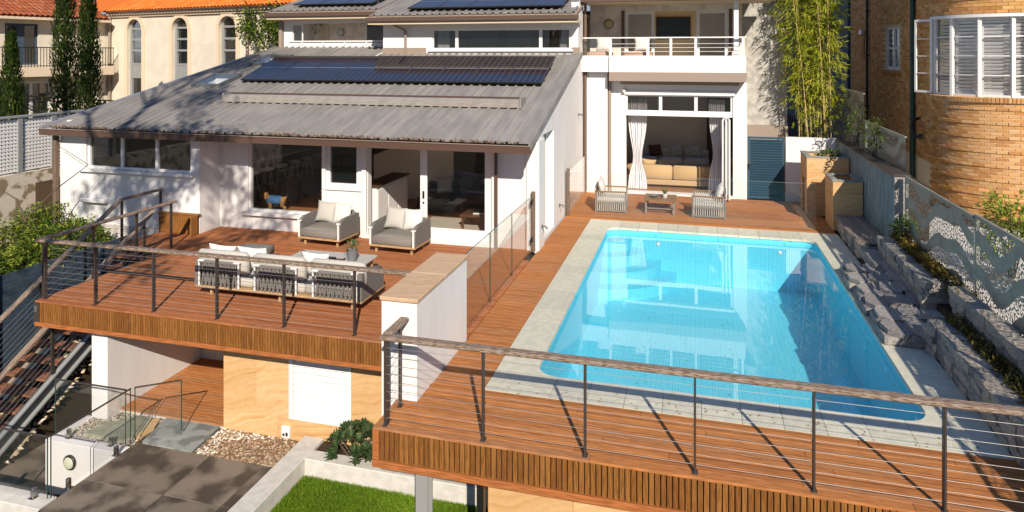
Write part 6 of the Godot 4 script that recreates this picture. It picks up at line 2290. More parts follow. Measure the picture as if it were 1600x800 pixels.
	b.lathe(Vector3.ZERO, [[0.0, 0.0], [0.03, 0.0], [0.037, 0.11], [0.034, 0.11], [0.028, 0.01], [0.0, 0.01]], 16)
	put(b, "tumbler", M.glass, o)
	# slatted chairs and table by the pool
	slat_chair("slatted lounge chair with white cushion nearer to the white side wall", Vector3(-2.32, 0, -19.75), 0.06)
	slat_chair("slatted lounge chair with white cushion nearer to the blue gate", Vector3(0.38, 0, -19.75), PI - 0.04)
	o = thing("slatted_table", "small teak coffee table between the two slatted chairs", "table", Vector3(-0.95, 0, -19.85))
	b = MB.new()
	for i in 7:
		b = MB.new()
		b.box(Vector3(-0.44, 0.375, -0.45 + i * 0.129), Vector3(0.44, 0.405, -0.45 + i * 0.129 + 0.123), 0.004)
		put(b, "board", M.teak_mid, o)
	for sx in [-1, 1]:
		b = MB.new()
		for sz in [-1, 1]: b.box(Vector3(sx * 0.38 - 0.025, 0, sz * 0.36 - 0.025), Vector3(sx * 0.38 + 0.025, 0.374, sz * 0.36 + 0.025), 0.005)
		b.box(Vector3(sx * 0.38 - 0.02, 0.12, -0.335), Vector3(sx * 0.38 + 0.02, 0.16, 0.335), 0.004)
		put(b, "leg_frame", M.bench_timber[0], o)
	b = MB.new()
	b.box(Vector3(-0.355, 0.13, -0.03), Vector3(0.355, 0.15, 0.03))
	b.box(Vector3(-0.355, 0.13, -0.3), Vector3(0.355, 0.15, -0.24))
	b.box(Vector3(-0.355, 0.13, 0.24), Vector3(0.355, 0.15, 0.3))
	put(b, "shelf", M.bench_timber[1], o)
	o = thing("bowl", "dark bowl on the teak table between the slatted chairs", "bowl", Vector3(-1.12, 0.406, -19.75))
	b = MB.new()
	b.lathe(Vector3.ZERO, [[0.0, 0.0], [0.06, 0.0], [0.13, 0.07], [0.125, 0.075], [0.05, 0.02], [0.0, 0.02]], 18)
	put(b, "bowl", M.ceramic, o)
	o = thing("potted_plant", "little striped spiky plant in a white pot between the slatted chairs", "potted plant", Vector3(-0.82, 0.406, -19.8))
	b = MB.new()
	b.lathe(Vector3.ZERO, [[0.0, 0.0], [0.05, 0.0], [0.07, 0.11], [0.06, 0.11], [0.055, 0.09], [0.0, 0.09]], 16)
	put(b, "pot", M.white_paint, o)
	b = MB.new()
	b.tinted = true
	for i in 26:
		var d := (rdir() * 0.6 + Vector3.UP).normalized()
		leaf(b, Vector3(0, 0.08, 0), d, rng.randf_range(0.15, 0.28), 0.035, tone(Color(0.2, 0.22, 0.07)), 0.05)
	put(b, "leaves", M.leaf, o)

# ---------- things indoors ----------
func sofa(label: String, at: Vector3, turn: float, w: float, d: float, m: Material, cushions: Array, cm: Material, seats := 3, back := true, group := "") -> Node3D:
	# faces +z
	var o := thing("indoor_sofa", label, "sofa", at, turn, group)
	var b := MB.new()
	b.box(Vector3(-w / 2, 0.06, -d / 2), Vector3(w / 2, 0.24, d / 2), 0.03)
	for sx in [-1, 1]:
		for sz in [-1, 1]: b.box(Vector3(sx * (w / 2 - 0.1) - 0.03, 0, sz * (d / 2 - 0.1) - 0.03), Vector3(sx * (w / 2 - 0.1) + 0.03, 0.06, sz * (d / 2 - 0.1) + 0.03))
	put(b, "base", m, o)
	for i in seats:
		b = MB.new()
		var a := -w / 2 + 0.02 + (w - 0.04) * i / seats
		cushion_box(b, Vector3(a, 0.24, -d / 2 + (0.2 if back else 0.01)), Vector3(a + (w - 0.04) / seats - 0.01, 0.45, d / 2 + 0.01), 0.05)
		put(b, "seat_cushion", m, o, true)
		if back:
			b = MB.new()
			b.box(Vector3(a, 0.24, -d / 2), Vector3(a + (w - 0.04) / seats - 0.012, 0.72, -d / 2 + 0.2), 0.05)
			put(b, "back_cushion", m, o, true)
	for q in cushions:
		b = MB.new()
		b.xf = Transform3D(Basis.from_euler(Vector3(-0.3, q[1], 0.1)), Vector3(q[0], 0.66, -d / 2 + 0.3))
		b.pillow(Vector3.ZERO, Vector3(0.48, 0.46, 0.16), 6, 0.5, 1.0)
		put(b, "pillow", q[2] if q.size() > 2 else cm, o, true)
	return o
func nets(bones: Array, cell: float, k: float) -> MB:
	# surface nets round tapered capsules [a, b, ra, rb] joined with a smooth minimum
	var lo := Vector3(1e9, 1e9, 1e9)
	var hi := -lo
	for q in bones:
		for e in [[q[0], q[2]], [q[1], q[3]]]:
			lo = lo.min(e[0] - Vector3.ONE * (e[1] + cell * 3)); hi = hi.max(e[0] + Vector3.ONE * (e[1] + cell * 3))
	var n := Vector3i(((hi - lo) / cell).ceil()) + Vector3i.ONE
	var val := PackedFloat32Array()
	val.resize(n.x * n.y * n.z)
	for x in n.x:
		for y in n.y:
			for z in n.z:
				var p := lo + Vector3(x, y, z) * cell
				var d := 1e9
				for q in bones:
					var ab: Vector3 = q[1] - q[0]
					var t := clampf((p - q[0]).dot(ab) / maxf(ab.length_squared(), 1e-9), 0, 1)
					var e: float = p.distance_to(q[0] + ab * t) - lerpf(q[2], q[3], t)
					if d > 1e8: d = e
					else:
						var h := clampf(0.5 + 0.5 * (e - d) / k, 0, 1)
						d = lerpf(e, d, h) - k * h * (1 - h)
				val[(x * n.y + y) * n.z + z] = d
	var idx := func(x: int, y: int, z: int) -> int: return (x * n.y + y) * n.z + z
	var at := {}
	for x in n.x - 1:
		for y in n.y - 1:
			for z in n.z - 1:
				var s := Vector3.ZERO
				var c := 0
				for e in [[0,0,0,1,0,0],[0,1,0,1,1,0],[0,0,1,1,0,1],[0,1,1,1,1,1],[0,0,0,0,1,0],[1,0,0,1,1,0],[0,0,1,0,1,1],[1,0,1,1,1,1],[0,0,0,0,0,1],[1,0,0,1,0,1],[0,1,0,0,1,1],[1,1,0,1,1,1]]:
					var a: float = val[idx.call(x + e[0], y + e[1], z + e[2])]
					var b: float = val[idx.call(x + e[3], y + e[4], z + e[5])]
					if (a < 0) != (b < 0):
						var t := a / (a - b)
						s += Vector3(x + lerpf(e[0], e[3], t), y + lerpf(e[1], e[4], t), z + lerpf(e[2], e[5], t))
						c += 1
				if c: at[Vector3i(x, y, z)] = lo + s / c * cell
	var mb := MB.new()
	for key in at:
		var x: int = key.x
		var y: int = key.y
		var z: int = key.z
		var v0: float = val[idx.call(x, y, z)]
		for ax in 3:
			var e := Vector3i.ZERO
			e[ax] = 1
			var v1: float = val[idx.call(x + e.x, y + e.y, z + e.z)]
			if (v0 < 0) == (v1 < 0): continue
			var u := Vector3i.ZERO
			var w := Vector3i.ZERO
			u[(ax + 1) % 3] = 1
			w[(ax + 2) % 3] = 1
			if not (at.has(key - u) and at.has(key - w) and at.has(key - u - w)): continue
			var q := [at[key], at[key - u], at[key - u - w], at[key - w]]
			if v0 < 0: mb.quad(q[0], q[1], q[2], q[3])
			else: mb.quad(q[3], q[2], q[1], q[0])
	return mb
func build_indoor_furniture() -> void:
	# kitchen island and stools
	var o := thing("kitchen_island", "long dark kitchen island with pale top behind the bar stools", "kitchen island")
	var b := MB.new()
	b.box(Vector3(-15.0, 0.04, -22.6), Vector3(-14.2, 0.9, -17.9), 0.01)
	put(b, "cabinet", M.walnut, o)
	b = MB.new()
	b.box(Vector3(-15.05, 0.9, -22.65), Vector3(-13.85, 0.95, -17.85), 0.008)
	put(b, "benchtop", M.ply, o)
	o = thing("bar_stool", "pale shell bar stool at the dark kitchen island", "bar stool", Vector3(-13.35, 0.04, -18.5), 0.0, "bar stools along the kitchen island")
	b = MB.new()
	b.lathe(Vector3(0, 0.64, 0), [[0.0, 0.0], [0.12, 0.0], [0.19, 0.04], [0.215, 0.1], [0.2, 0.1], [0.17, 0.05], [0.0, 0.03]], 16)
	put(b, "shell", M.ply, o)
	for k in 4:
		var a := PI / 4 + k * PI / 2
		b = MB.new()
		b.tube([Vector3(cos(a) * 0.1, 0.65, sin(a) * 0.1), Vector3(cos(a) * 0.25, 0, sin(a) * 0.25)], 0.014, 6)
		put(b, "leg", M.ply, o)
	b = MB.new()
	var ring := []
	for k in 5: ring.append(Vector3(cos(PI / 4 + k * PI / 2) * 0.195, 0.24, sin(PI / 4 + k * PI / 2) * 0.195))
	b.tube(ring, 0.009, 5)
	put(b, "foot_ring", M.ply, o)
	for i in range(1, 6): dup(o, Vector3(-13.35, 0.04, -18.5 - 0.78 * i), 0.3 * i)
	# dog in a blue jumper, standing behind the sill and facing left
	o = thing("dog", "small apricot dog in a blue jumper standing behind the big window", "dog", Vector3(-11.35, 0.04, -16.8), PI + 0.5)
	var bones := [
		[Vector3(-0.17, 0.33, 0), Vector3(0.17, 0.345, 0), 0.095, 0.11],
		[Vector3(0.17, 0.35, 0), Vector3(0.28, 0.45, 0), 0.09, 0.07],
		[Vector3(0.29, 0.49, 0), Vector3(0.33, 0.5, 0), 0.085, 0.075], [Vector3(0.36, 0.475, 0), Vector3(0.43, 0.455, 0), 0.05, 0.036],
		[Vector3(0.28, 0.53, 0.075), Vector3(0.27, 0.42, 0.1), 0.03, 0.04], [Vector3(0.28, 0.53, -0.075), Vector3(0.27, 0.42, -0.1), 0.03, 0.04],
		[Vector3(0.17, 0.3, 0.06), Vector3(0.18, 0.15, 0.065), 0.058, 0.04], [Vector3(0.18, 0.15, 0.065), Vector3(0.185, 0.03, 0.065), 0.04, 0.034], [Vector3(0.185, 0.03, 0.065), Vector3(0.22, 0.022, 0.065), 0.034, 0.022],
		[Vector3(0.17, 0.3, -0.06), Vector3(0.15, 0.15, -0.065), 0.058, 0.04], [Vector3(0.15, 0.15, -0.065), Vector3(0.155, 0.03, -0.065), 0.04, 0.034], [Vector3(0.155, 0.03, -0.065), Vector3(0.19, 0.022, -0.065), 0.034, 0.022],
		[Vector3(-0.17, 0.3, 0.06), Vector3(-0.13, 0.19, 0.075), 0.075, 0.05], [Vector3(-0.13, 0.19, 0.075), Vector3(-0.2, 0.12, 0.075), 0.045, 0.034], [Vector3(-0.2, 0.12, 0.075), Vector3(-0.19, 0.03, 0.075), 0.034, 0.03], [Vector3(-0.19, 0.03, 0.075), Vector3(-0.155, 0.022, 0.075), 0.032, 0.022],
		[Vector3(-0.17, 0.3, -0.06), Vector3(-0.16, 0.19, -0.075), 0.075, 0.05], [Vector3(-0.16, 0.19, -0.075), Vector3(-0.24, 0.12, -0.075), 0.045, 0.034], [Vector3(-0.24, 0.12, -0.075), Vector3(-0.23, 0.03, -0.075), 0.034, 0.03], [Vector3(-0.23, 0.03, -0.075), Vector3(-0.195, 0.022, -0.075), 0.032, 0.022],
		[Vector3(-0.24, 0.38, 0), Vector3(-0.31, 0.48, 0), 0.03, 0.04]]
	put(nets(bones, 0.015, 0.03), "body", M.fur, o, true)
	b = MB.new()
	b.tube([Vector3(-0.13, 0.335, 0), Vector3(-0.05, 0.335, 0), Vector3(0.08, 0.345, 0), Vector3(0.18, 0.365, 0), Vector3(0.225, 0.4, 0)], [0.118, 0.125, 0.132, 0.128, 0.1], 16, false)
	put(b, "jumper", M.bluecloth, o)
	for q in [[Vector3(0.467, 0.462, 0), 0.016], [Vector3(0.383, 0.525, 0.04), 0.011], [Vector3(0.383, 0.525, -0.04), 0.011]]:
		b = MB.new()
		b.lathe(q[0] - Vector3(0, q[1], 0), [[0.0, 0.0], [q[1] * 0.8, q[1] * 0.5], [q[1], q[1]], [q[1] * 0.7, q[1] * 1.6], [0.0, q[1] * 2]], 8)
		put(b, "nose" if q[1] > 0.015 else "eye", M.black, o)
	# living room beyond the sliding door
	o = thing("storage_cabinet", "white panelled cabinet inside the open sliding door", "cabinet")
	b = MB.new()
	b.box(Vector3(-8.15, 0.04, -17.6), Vector3(-7.72, 1.12, -15.7), 0.008)
	put(b, "carcass", M.white_paint, o)
	for i in 3:
		b = MB.new()
		b.box(Vector3(-7.719, 0.12, -17.55 + i * 0.62), Vector3(-7.7, 1.05, -17.55 + i * 0.62 + 0.58), 0.006)
		put(b, "door", M.white_paint, o)
	b = MB.new()
	b.box(Vector3(-8.2, 1.121, -17.65), Vector3(-7.68, 1.16, -15.65), 0.006)
	put(b, "top", M.walnut, o)
	sofa("charcoal corner sofa along the living room side", Vector3(-6.55, 0.04, -18.3), 0.0, 2.0, 0.95, M.darkcloth, [[-0.4, 0.2], [0.5, -0.2, M.darkcloth]], M.cushion, 2)
	sofa("charcoal sofa under the living room window", Vector3(-4.35, 0.04, -17.7), -PI / 2, 2.2, 0.95, M.darkcloth, [[-0.6, 0.2], [0.3, -0.1, M.greysofa], [0.8, 0.0]], M.cushion, 2)
	o = thing("floor_rug", "pale rug behind the sliding door glass", "rug")
	b = MB.new()
	b.box(Vector3(-6.9, 0.041, -17.4), Vector3(-4.95, 0.053, -15.75), 0.004)
	put(b, "rug", M.rug, o)
	o = thing("side_table", "low dark side table on the pale rug", "table", Vector3(-5.35, 0.053, -16.75))
	b = MB.new()
	b.box(Vector3(-0.4, 0.3, -0.4), Vector3(0.4, 0.36, 0.4), 0.01)
	put(b, "table_top", M.walnut, o)
	for sx in [-1, 1]:
		for sz in [-1, 1]:
			b = MB.new()
			b.box(Vector3(sx * 0.34 - 0.025, 0, sz * 0.34 - 0.025), Vector3(sx * 0.34 + 0.025, 0.3, sz * 0.34 + 0.025))
			put(b, "leg", M.walnut, o)
	for q in [[0.0, 0.2, 0.36, M.cushion_w, "white book lying on the dark side table"], [0.02, 0.1, 0.4, M.black, "black book on top of the white book"]]:
		b = MB.new()
		b.xf = T(Vector3(-5.3, 0.053 + q[2], -16.6), q[1])
		b.box(Vector3(-0.16, 0.001, -0.12), Vector3(0.16, 0.038, 0.12), 0.004)
		tag(put(b, "book", q[3]), q[4], "book")
	# lounge
	o = sofa("beige sectional sofa with its back to the pool", Vector3(-0.72, 0.05, -23.75), PI, 2.5, 1.1, M.beigecloth, [[0.8, 0.1]], M.beigecloth, 2)
	sofa("beige chaise section beside the beige sofa", Vector3(-2.1, 0.05, -24.6), PI / 2, 1.7, 1.0, M.beigecloth, [], M.beigecloth, 2)
	sofa("pale grey sofa against the lounge back wall", Vector3(-0.9, 0.05, -27.0), 0.0, 2.9, 1.05, M.greysofa, [[-0.6, 0.1, M.brownpillow], [-1.1, 0.2], [0.2, 0.1], [0.9, -0.1]], M.cushion, 3)
	o = thing("added_lounge_rug", "pale rug added between the lounge sofas to bounce light", "rug")
	b = MB.new()
	b.box(Vector3(-2.6, 0.051, -27.5), Vector3(0.4, 0.06, -24.3), 0.003)  # pale rug added to throw light up into the lounge
	put(b, "rug", M.rug, o)
	o = thing("nest_table", "brown timber side table in the lounge beside the blue pouf", "table", Vector3(0.95, 0.05, -24.6))
	b = MB.new()
	b.box(Vector3(-0.35, 0.72, -0.3), Vector3(0.35, 0.78, 0.3), 0.008)
	put(b, "table_top", M.teak_mid, o)
	for sx in [-1, 1]:
		b = MB.new()
		for sz in [-1, 1]: b.box(Vector3(sx * 0.3 - 0.03, 0, sz * 0.24 - 0.03), Vector3(sx * 0.3 + 0.03, 0.72, sz * 0.24 + 0.03), 0.004)
		put(b, "leg", M.teak_mid, o)
	o = thing("pouf", "blue round pouf on the lounge floor", "pouf", Vector3(0.95, 0.05, -23.7))
	b = MB.new()
	b.lathe(Vector3.ZERO, [[0.0, 0.0], [0.3, 0.0], [0.38, 0.1], [0.39, 0.25], [0.34, 0.36], [0.2, 0.4], [0.0, 0.41]], 20)
	put(b, "cover", M.pouf, o)
	o = thing("teal_vase", "teal glass vase on the top shelf of the dark opening box", "vase", Vector3(0.72, 2.29, -27.53))
	b = MB.new()
	b.lathe(Vector3.ZERO, [[0.0, 0.0], [0.09, 0.0], [0.15, 0.2], [0.12, 0.38], [0.07, 0.45], [0.0, 0.45]], 16)
	put(b, "vase", M.teal, o)
	for q in [[-2.12, 0.62, "white curtain tied back at the white side wall end of the lounge opening", 1.0], [0.42, 0.5, "white curtain tied back beside the folded lounge doors", 1.2]]:
		o = thing("curtain", q[2], "curtain")
		put(curtain_mesh(Vector3(q[0], 0.07, -22.62), q[1], 2.95, 8, 0.05, q[3], 0.55), "cloth", M.curtain, o, true)
	# balcony seats
	for q in [[Vector3(-3.0, 3.93, -22.3), 0.8, "blush cushioned bench at the glass end of the balcony"], [Vector3(-1.75, 3.93, -22.25), 0.9, "blush cushioned bench behind the balcony bars"]]:
		o = thing("balcony_bench", q[2], "bench", q[0])
		b = MB.new()
		b.box(Vector3(-q[1] / 2, 0, -0.28), Vector3(q[1] / 2, 0.4, 0.28), 0.01)
		put(b, "box", M.teak, o)
		b = MB.new()
		cushion_box(b, Vector3(-q[1] / 2, 0.4, -0.3), Vector3(q[1] / 2, 0.64, 0.3), 0.04)
		put(b, "cushion", M.pinkcloth, o, true)
		b = MB.new()
		b.xf = Transform3D(Basis(Vector3.RIGHT, -0.2), Vector3(0.1, 0.86, -0.2))
		b.pillow(Vector3.ZERO, Vector3(0.5, 0.45, 0.16), 6, 0.5, 1.0)
		put(b, "pillow", M.cushion_w, o, true)
	o = thing("framed_picture", "dark framed picture on the bedroom wall behind the balcony", "picture")
	b = MB.new()
	wall_mesh(b, T(Vector3(-1.35, 5.0, -25.05)), 1.2, 0.8, 0.05, [[0.06, 0.06, 1.14, 0.74]])
	put(b, "frame", M.walnut, o)
	b = MB.new()
	b.box(Vector3(-1.3, 5.05, -25.095), Vector3(-0.2, 5.75, -25.07))
	put(b, "print", M.bluefence, o)

# ---------- plants ----------
func cypress(at: Vector3, h: float, r: float, n: int, label: String) -> void:
	var o := thing("cypress_tree", label, "tree", at, 0.0, "slim cypresses before the cream house")
	var b := MB.new()
	b.tube([Vector3.ZERO, Vector3(0.03, h * 0.5, 0), Vector3(0, h * 0.95, 0.02)], [0.09, 0.06, 0.015], 7)
	put(b, "trunk", M.bark, o)
	b = MB.new()
	b.tinted = true
	var f := FastNoiseLite.new()
	f.seed = int(at.x * 10)
	f.frequency = 0.9
	for i in n:
		var t := pow(rng.randf(), 0.85)
		var y := h * (0.03 + 0.97 * t)
		var a := rng.randf() * TAU
		var rr := r * pow(maxf(0.0, 1.0 - t), 0.42) * minf(1.0, 0.5 + t * 5.0)
		rr *= 1.0 + 0.55 * f.get_noise_3d(cos(a) * 1.2, y * 1.6, sin(a) * 1.2)
		var k := pow(rng.randf(), 0.35)
		var p := Vector3(cos(a) * rr * k, y, sin(a) * rr * k)
		var d := (Vector3(cos(a) * 0.45, 1.0, sin(a) * 0.45) + rdir() * 0.35).normalized()
		leaf(b, p, d, rng.randf_range(0.09, 0.2), rng.randf_range(0.03, 0.06), tone(pick([Color(0.028, 0.055, 0.014), Color(0.05, 0.085, 0.018), Color(0.08, 0.11, 0.02), Color(0.02, 0.042, 0.014)])), 0.0)
	put(b, "crown", M.leaf, o)
func broadleaf(called: String, label: String, at: Vector3, h: float, depth: int, per: int, reach: float, l: float, w: float, cols: Array, lean := Vector3.ZERO, spread := 0.6, up := 0.15, r0 := 0.13, bole := 0.0) -> Node3D:
	var o := thing(called, label, "tree", at)
	var b := MB.new()
	var tips := []
	var q := Vector3.ZERO
	if bole > 0.0:
		q = (Vector3.UP + lean).normalized() * bole
		b.tube([Vector3.ZERO, q * 0.5 + Vector3(0.06, 0, -0.05), q], [r0 * 1.25, r0 * 1.1, r0], 9)
	limbs(b, q, (Vector3.UP + lean).normalized(), h * 0.38, r0, depth, tips, spread, up)
	put(b, "trunk", M.bark, o)
	b = MB.new()
	b.tinted = true
	foliage(b, tips, per, reach, l, w, cols)
	put(b, "crown", M.leaf, o)
	return o
func build_plants() -> void:
	cypress(Vector3(-19.7, 0.9, -17.6), 7.4, 0.46, 6500, "cypress with a broad shaggy crown beside the tiled wing")
	cypress(Vector3(-18.9, 0.9, -17.75), 6.2, 0.44, 5500, "cypress standing nearest to the arched windows")
	cypress(Vector3(-21.3, 0.9, -17.1), 4.2, 0.42, 3800, "shorter cypress in front of the garden doors")
	# bamboo beside the gate
	var o := thing("bamboo", "tall yellow green bamboo clump behind the boarded wall and gate", "bamboo", Vector3(3.45, -0.05, -23.4))
	var lb := MB.new()
	lb.tinted = true
	for i in 26:
		var base := Vector3(rng.randf_range(-0.25, 0.7), 0, rng.randf_range(-0.5, 0.45))
		var h := rng.randf_range(6.5, 8.5)
		var lean := Vector3(rng.randf_range(-0.11, 0.02), 0, rng.randf_range(-0.03, 0.08))
		var b := MB.new()
		var pts := []
		var rad := []
		var r0 := rng.randf_range(0.014, 0.026)
		for k in 25:
			var t := k / 24.0
			var p := base + Vector3(0, h * t, 0) + lean * h * pow(t, 1.6)
			pts.append(p); rad.append(r0 * (1.0 - 0.65 * t))
			pts.append(p + Vector3(0, 0.012, 0)); rad.append(r0 * (1.0 - 0.65 * t) * 1.28)
			pts.append(p + Vector3(0, 0.03, 0)); rad.append(r0 * (1.0 - 0.65 * t))
		b.tube(pts, rad, 6)
		put(b, "cane", M.cane, o)
		for k in 84:
			var t := rng.randf_range(0.16, 1.0) if rng.randf() < 0.14 else 0.36 + 0.64 * pow(rng.randf(), 0.8)
			var p := base + Vector3(0, h * t, 0) + lean * h * pow(t, 1.6)
			var d := (rdir(0.15) * Vector3(1, 0.55, 1)).normalized()
			var e := p + d * rng.randf_range(0.1, 0.5)
			for m in 5:
				leaf(lb, e + rdir() * 0.07, (d + rdir() * 0.8 + Vector3(0, -0.25, 0)).normalized(), rng.randf_range(0.13, 0.25), rng.randf_range(0.022, 0.036), tone(pick([Color(0.32, 0.36, 0.03), Color(0.42, 0.43, 0.035), Color(0.21, 0.26, 0.025), Color(0.48, 0.46, 0.08)])), 0.3)
	put(lb, "foliage", M.leaf, o)
	# tree between the houses
	rng.seed = 911
	broadleaf("small_tree", "leafy green tree between the cream house and the white house", Vector3(-15.9, 0.9, -23.3), 4.9, 4, 13, 0.42, 0.17, 0.085, [Color(0.08, 0.14, 0.02), Color(0.14, 0.2, 0.025), Color(0.22, 0.25, 0.03), Color(0.05, 0.09, 0.015)], Vector3(0.02, 0, 0.0), 0.5, 0.15, 0.08)
	# shrubs on the bank behind the blue fence
	var greens := [Color(0.07, 0.14, 0.02), Color(0.13, 0.2, 0.03), Color(0.22, 0.26, 0.035), Color(0.045, 0.09, 0.015), Color(0.3, 0.31, 0.05)]
	var sites := [[Vector3(-15.0, -0.55, -13.7), Vector3(1.5, 1.0, 1.3), "spreading shrub against the white house wall on the bank"], [Vector3(-16.4, -0.55, -14.1), Vector3(1.7, 1.2, 1.3), "taller shrub before the stained garden wall"], [Vector3(-14.7, -0.55, -12.4), Vector3(1.4, 0.8, 1.4), "low shrub leaning on the blue grey fence"], [Vector3(-16.0, -0.55, -12.8), Vector3(1.7, 1.0, 1.5), "rounded shrub in the middle of the bank"], [Vector3(-14.8, -0.55, -11.2), Vector3(1.5, 0.75, 1.4), "yellow green shrub above the lower fence section"], [Vector3(-16.2, -0.55, -11.4), Vector3(1.7, 0.9, 1.5), "loose shrub further down the bank"]]
	for q in sites: bush("bank_shrub", q[2], q[0], q[1], 1700, 0.13, 0.05, greens, "shrubs on the garden bank")
	bush("climbing_shrub", "yellowish weedy shrub behind the lattice fence", Vector3(-18.9, 0.9, -16.0), Vector3(1.4, 2.5, 1.2), 900, 0.12, 0.055, [Color(0.3, 0.29, 0.06), Color(0.18, 0.2, 0.04), Color(0.1, 0.14, 0.03)], "", "shrub")
	# succulent below the louvres
	o = thing("succulent_bush", "dark green succulent rosettes spilling over the concrete kerb", "succulent", Vector3(-5.25, -2.0, -9.95))
	var b := MB.new()
	b.tinted = true
	for i in 44:
		var a := rng.randf() * TAU
		var k := sqrt(rng.randf())
		var c := Vector3(cos(a) * 0.5 * k, 0.12 + 0.36 * (1.0 - k * k) + rng.randf() * 0.06, sin(a) * 0.3 * k + 0.03)
		var axis := (Vector3(cos(a) * k, 1.2, sin(a) * k + 0.2)).normalized()
		for m in 13:
			var t := TAU * m / 13.0 * 2.4
			var x := axis.cross(Vector3(0.3, 0.2, 1)).normalized()
			var d := (axis * (0.25 + 0.05 * m) + (x * cos(t) + axis.cross(x) * sin(t))).normalized()
			leaf(b, c, d, rng.randf_range(0.1, 0.16), 0.05, tone(pick([Color(0.05, 0.09, 0.035), Color(0.075, 0.12, 0.045), Color(0.035, 0.065, 0.03), Color(0.1, 0.13, 0.06)]), 0.2), -0.05, 0.25)
	put(b, "rosettes", M.leaf, o)
	b = MB.new()
	for i in 14:
		var a := rng.randf() * TAU
		b.tube([Vector3(cos(a) * 0.1, 0, sin(a) * 0.08), Vector3(cos(a) * 0.38, 0.3, sin(a) * 0.2)], [0.016, 0.01], 5)
	put(b, "stem", M.bark, o)
	# behind the screens on the right
	bush("garden_shrub", "bright green shrub between the laser cut screen and the brick corner", Vector3(5.35, 0.56, -13.8), Vector3(1.0, 1.6, 1.0), 1300, 0.13, 0.045, [Color(0.2, 0.26, 0.03), Color(0.13, 0.19, 0.03), Color(0.3, 0.33, 0.06)])
	bush("garden_shrub", "second green shrub further along behind the laser cut screen", Vector3(5.5, 0.56, -12.3), Vector3(0.9, 1.3, 0.9), 900, 0.13, 0.045, [Color(0.2, 0.26, 0.03), Color(0.13, 0.19, 0.03), Color(0.3, 0.33, 0.06)])
	for q in [[Vector3(4.38, 1.9, -19.0), 0.5, 1.1, "vine climbing the mid height screen above the boarded wall"], [Vector3(4.36, 1.9, -20.9), 0.6, 1.3, "vine hanging on the tallest screen beside the bamboo"], [Vector3(3.7, 1.47, -21.0), 0.7, 0.35, "green plants growing in the tall sandstone planter"], [Vector3(4.2, 0.6, -15.7), 0.5, 0.6, "small plant at the foot of the boarded wall end"]]:
		bush("climbing_plant", q[3], q[0], Vector3(q[1], q[2], 0.45), 260, 0.1, 0.05, [Color(0.1, 0.17, 0.03), Color(0.16, 0.22, 0.04), Color(0.05, 0.1, 0.02)], "", "plant", 4)
	# ground cover in the rock beds
	for q in [["ground_cover", "brown green ground cover on the rock terrace near the pool deck", 3.66, 4.2, -8.0, -11.8, 0.39, 4600], ["ground_cover", "dry ground cover under the laser cut screen above the cascade", 3.95, 4.22, -12.0, -16.0, 0.61, 3200]]:
		b = MB.new()
		b.tinted = true
		for i in q[7]:
			var p := Vector3(rng.randf_range(q[2], q[3]), q[6] + rng.randf() * 0.14, rng.randf_range(q[5], q[4]))
			leaf(b, p, rdir(0.5), rng.randf_range(0.05, 0.12), rng.randf_range(0.02, 0.04), tone(pick([Color(0.12, 0.075, 0.02), Color(0.2, 0.14, 0.03), Color(0.06, 0.05, 0.02), Color(0.1, 0.11, 0.025), Color(0.26, 0.19, 0.05)]), 0.3))
		tag(put(b, q[0], M.leaf), q[1], "ground cover", "", "stuff")
	# tree standing in the yard beside the camera; its shade falls across the left of the house
	rng.seed = 4101
	broadleaf("shade_tree", "tall open tree in the yard in front of the terrace", Vector3(-9.6, -2.3, -1.2), 6.8, 5, 7, 0.4, 0.22, 0.09, [Color(0.06, 0.11, 0.02), Color(0.1, 0.15, 0.03)], Vector3(0.13, 0, -0.02), 0.62, 0.12, 0.2, 5.0)
	broadleaf("shade_tree", "very tall open tree in the yard beside the lawn", Vector3(-9.4, -2.3, -0.4), 8.2, 5, 9, 0.5, 0.24, 0.1, [Color(0.06, 0.11, 0.02), Color(0.1, 0.15, 0.03)], Vector3(0.15, 0, -0.02), 0.66, 0.05, 0.2, 10.0)

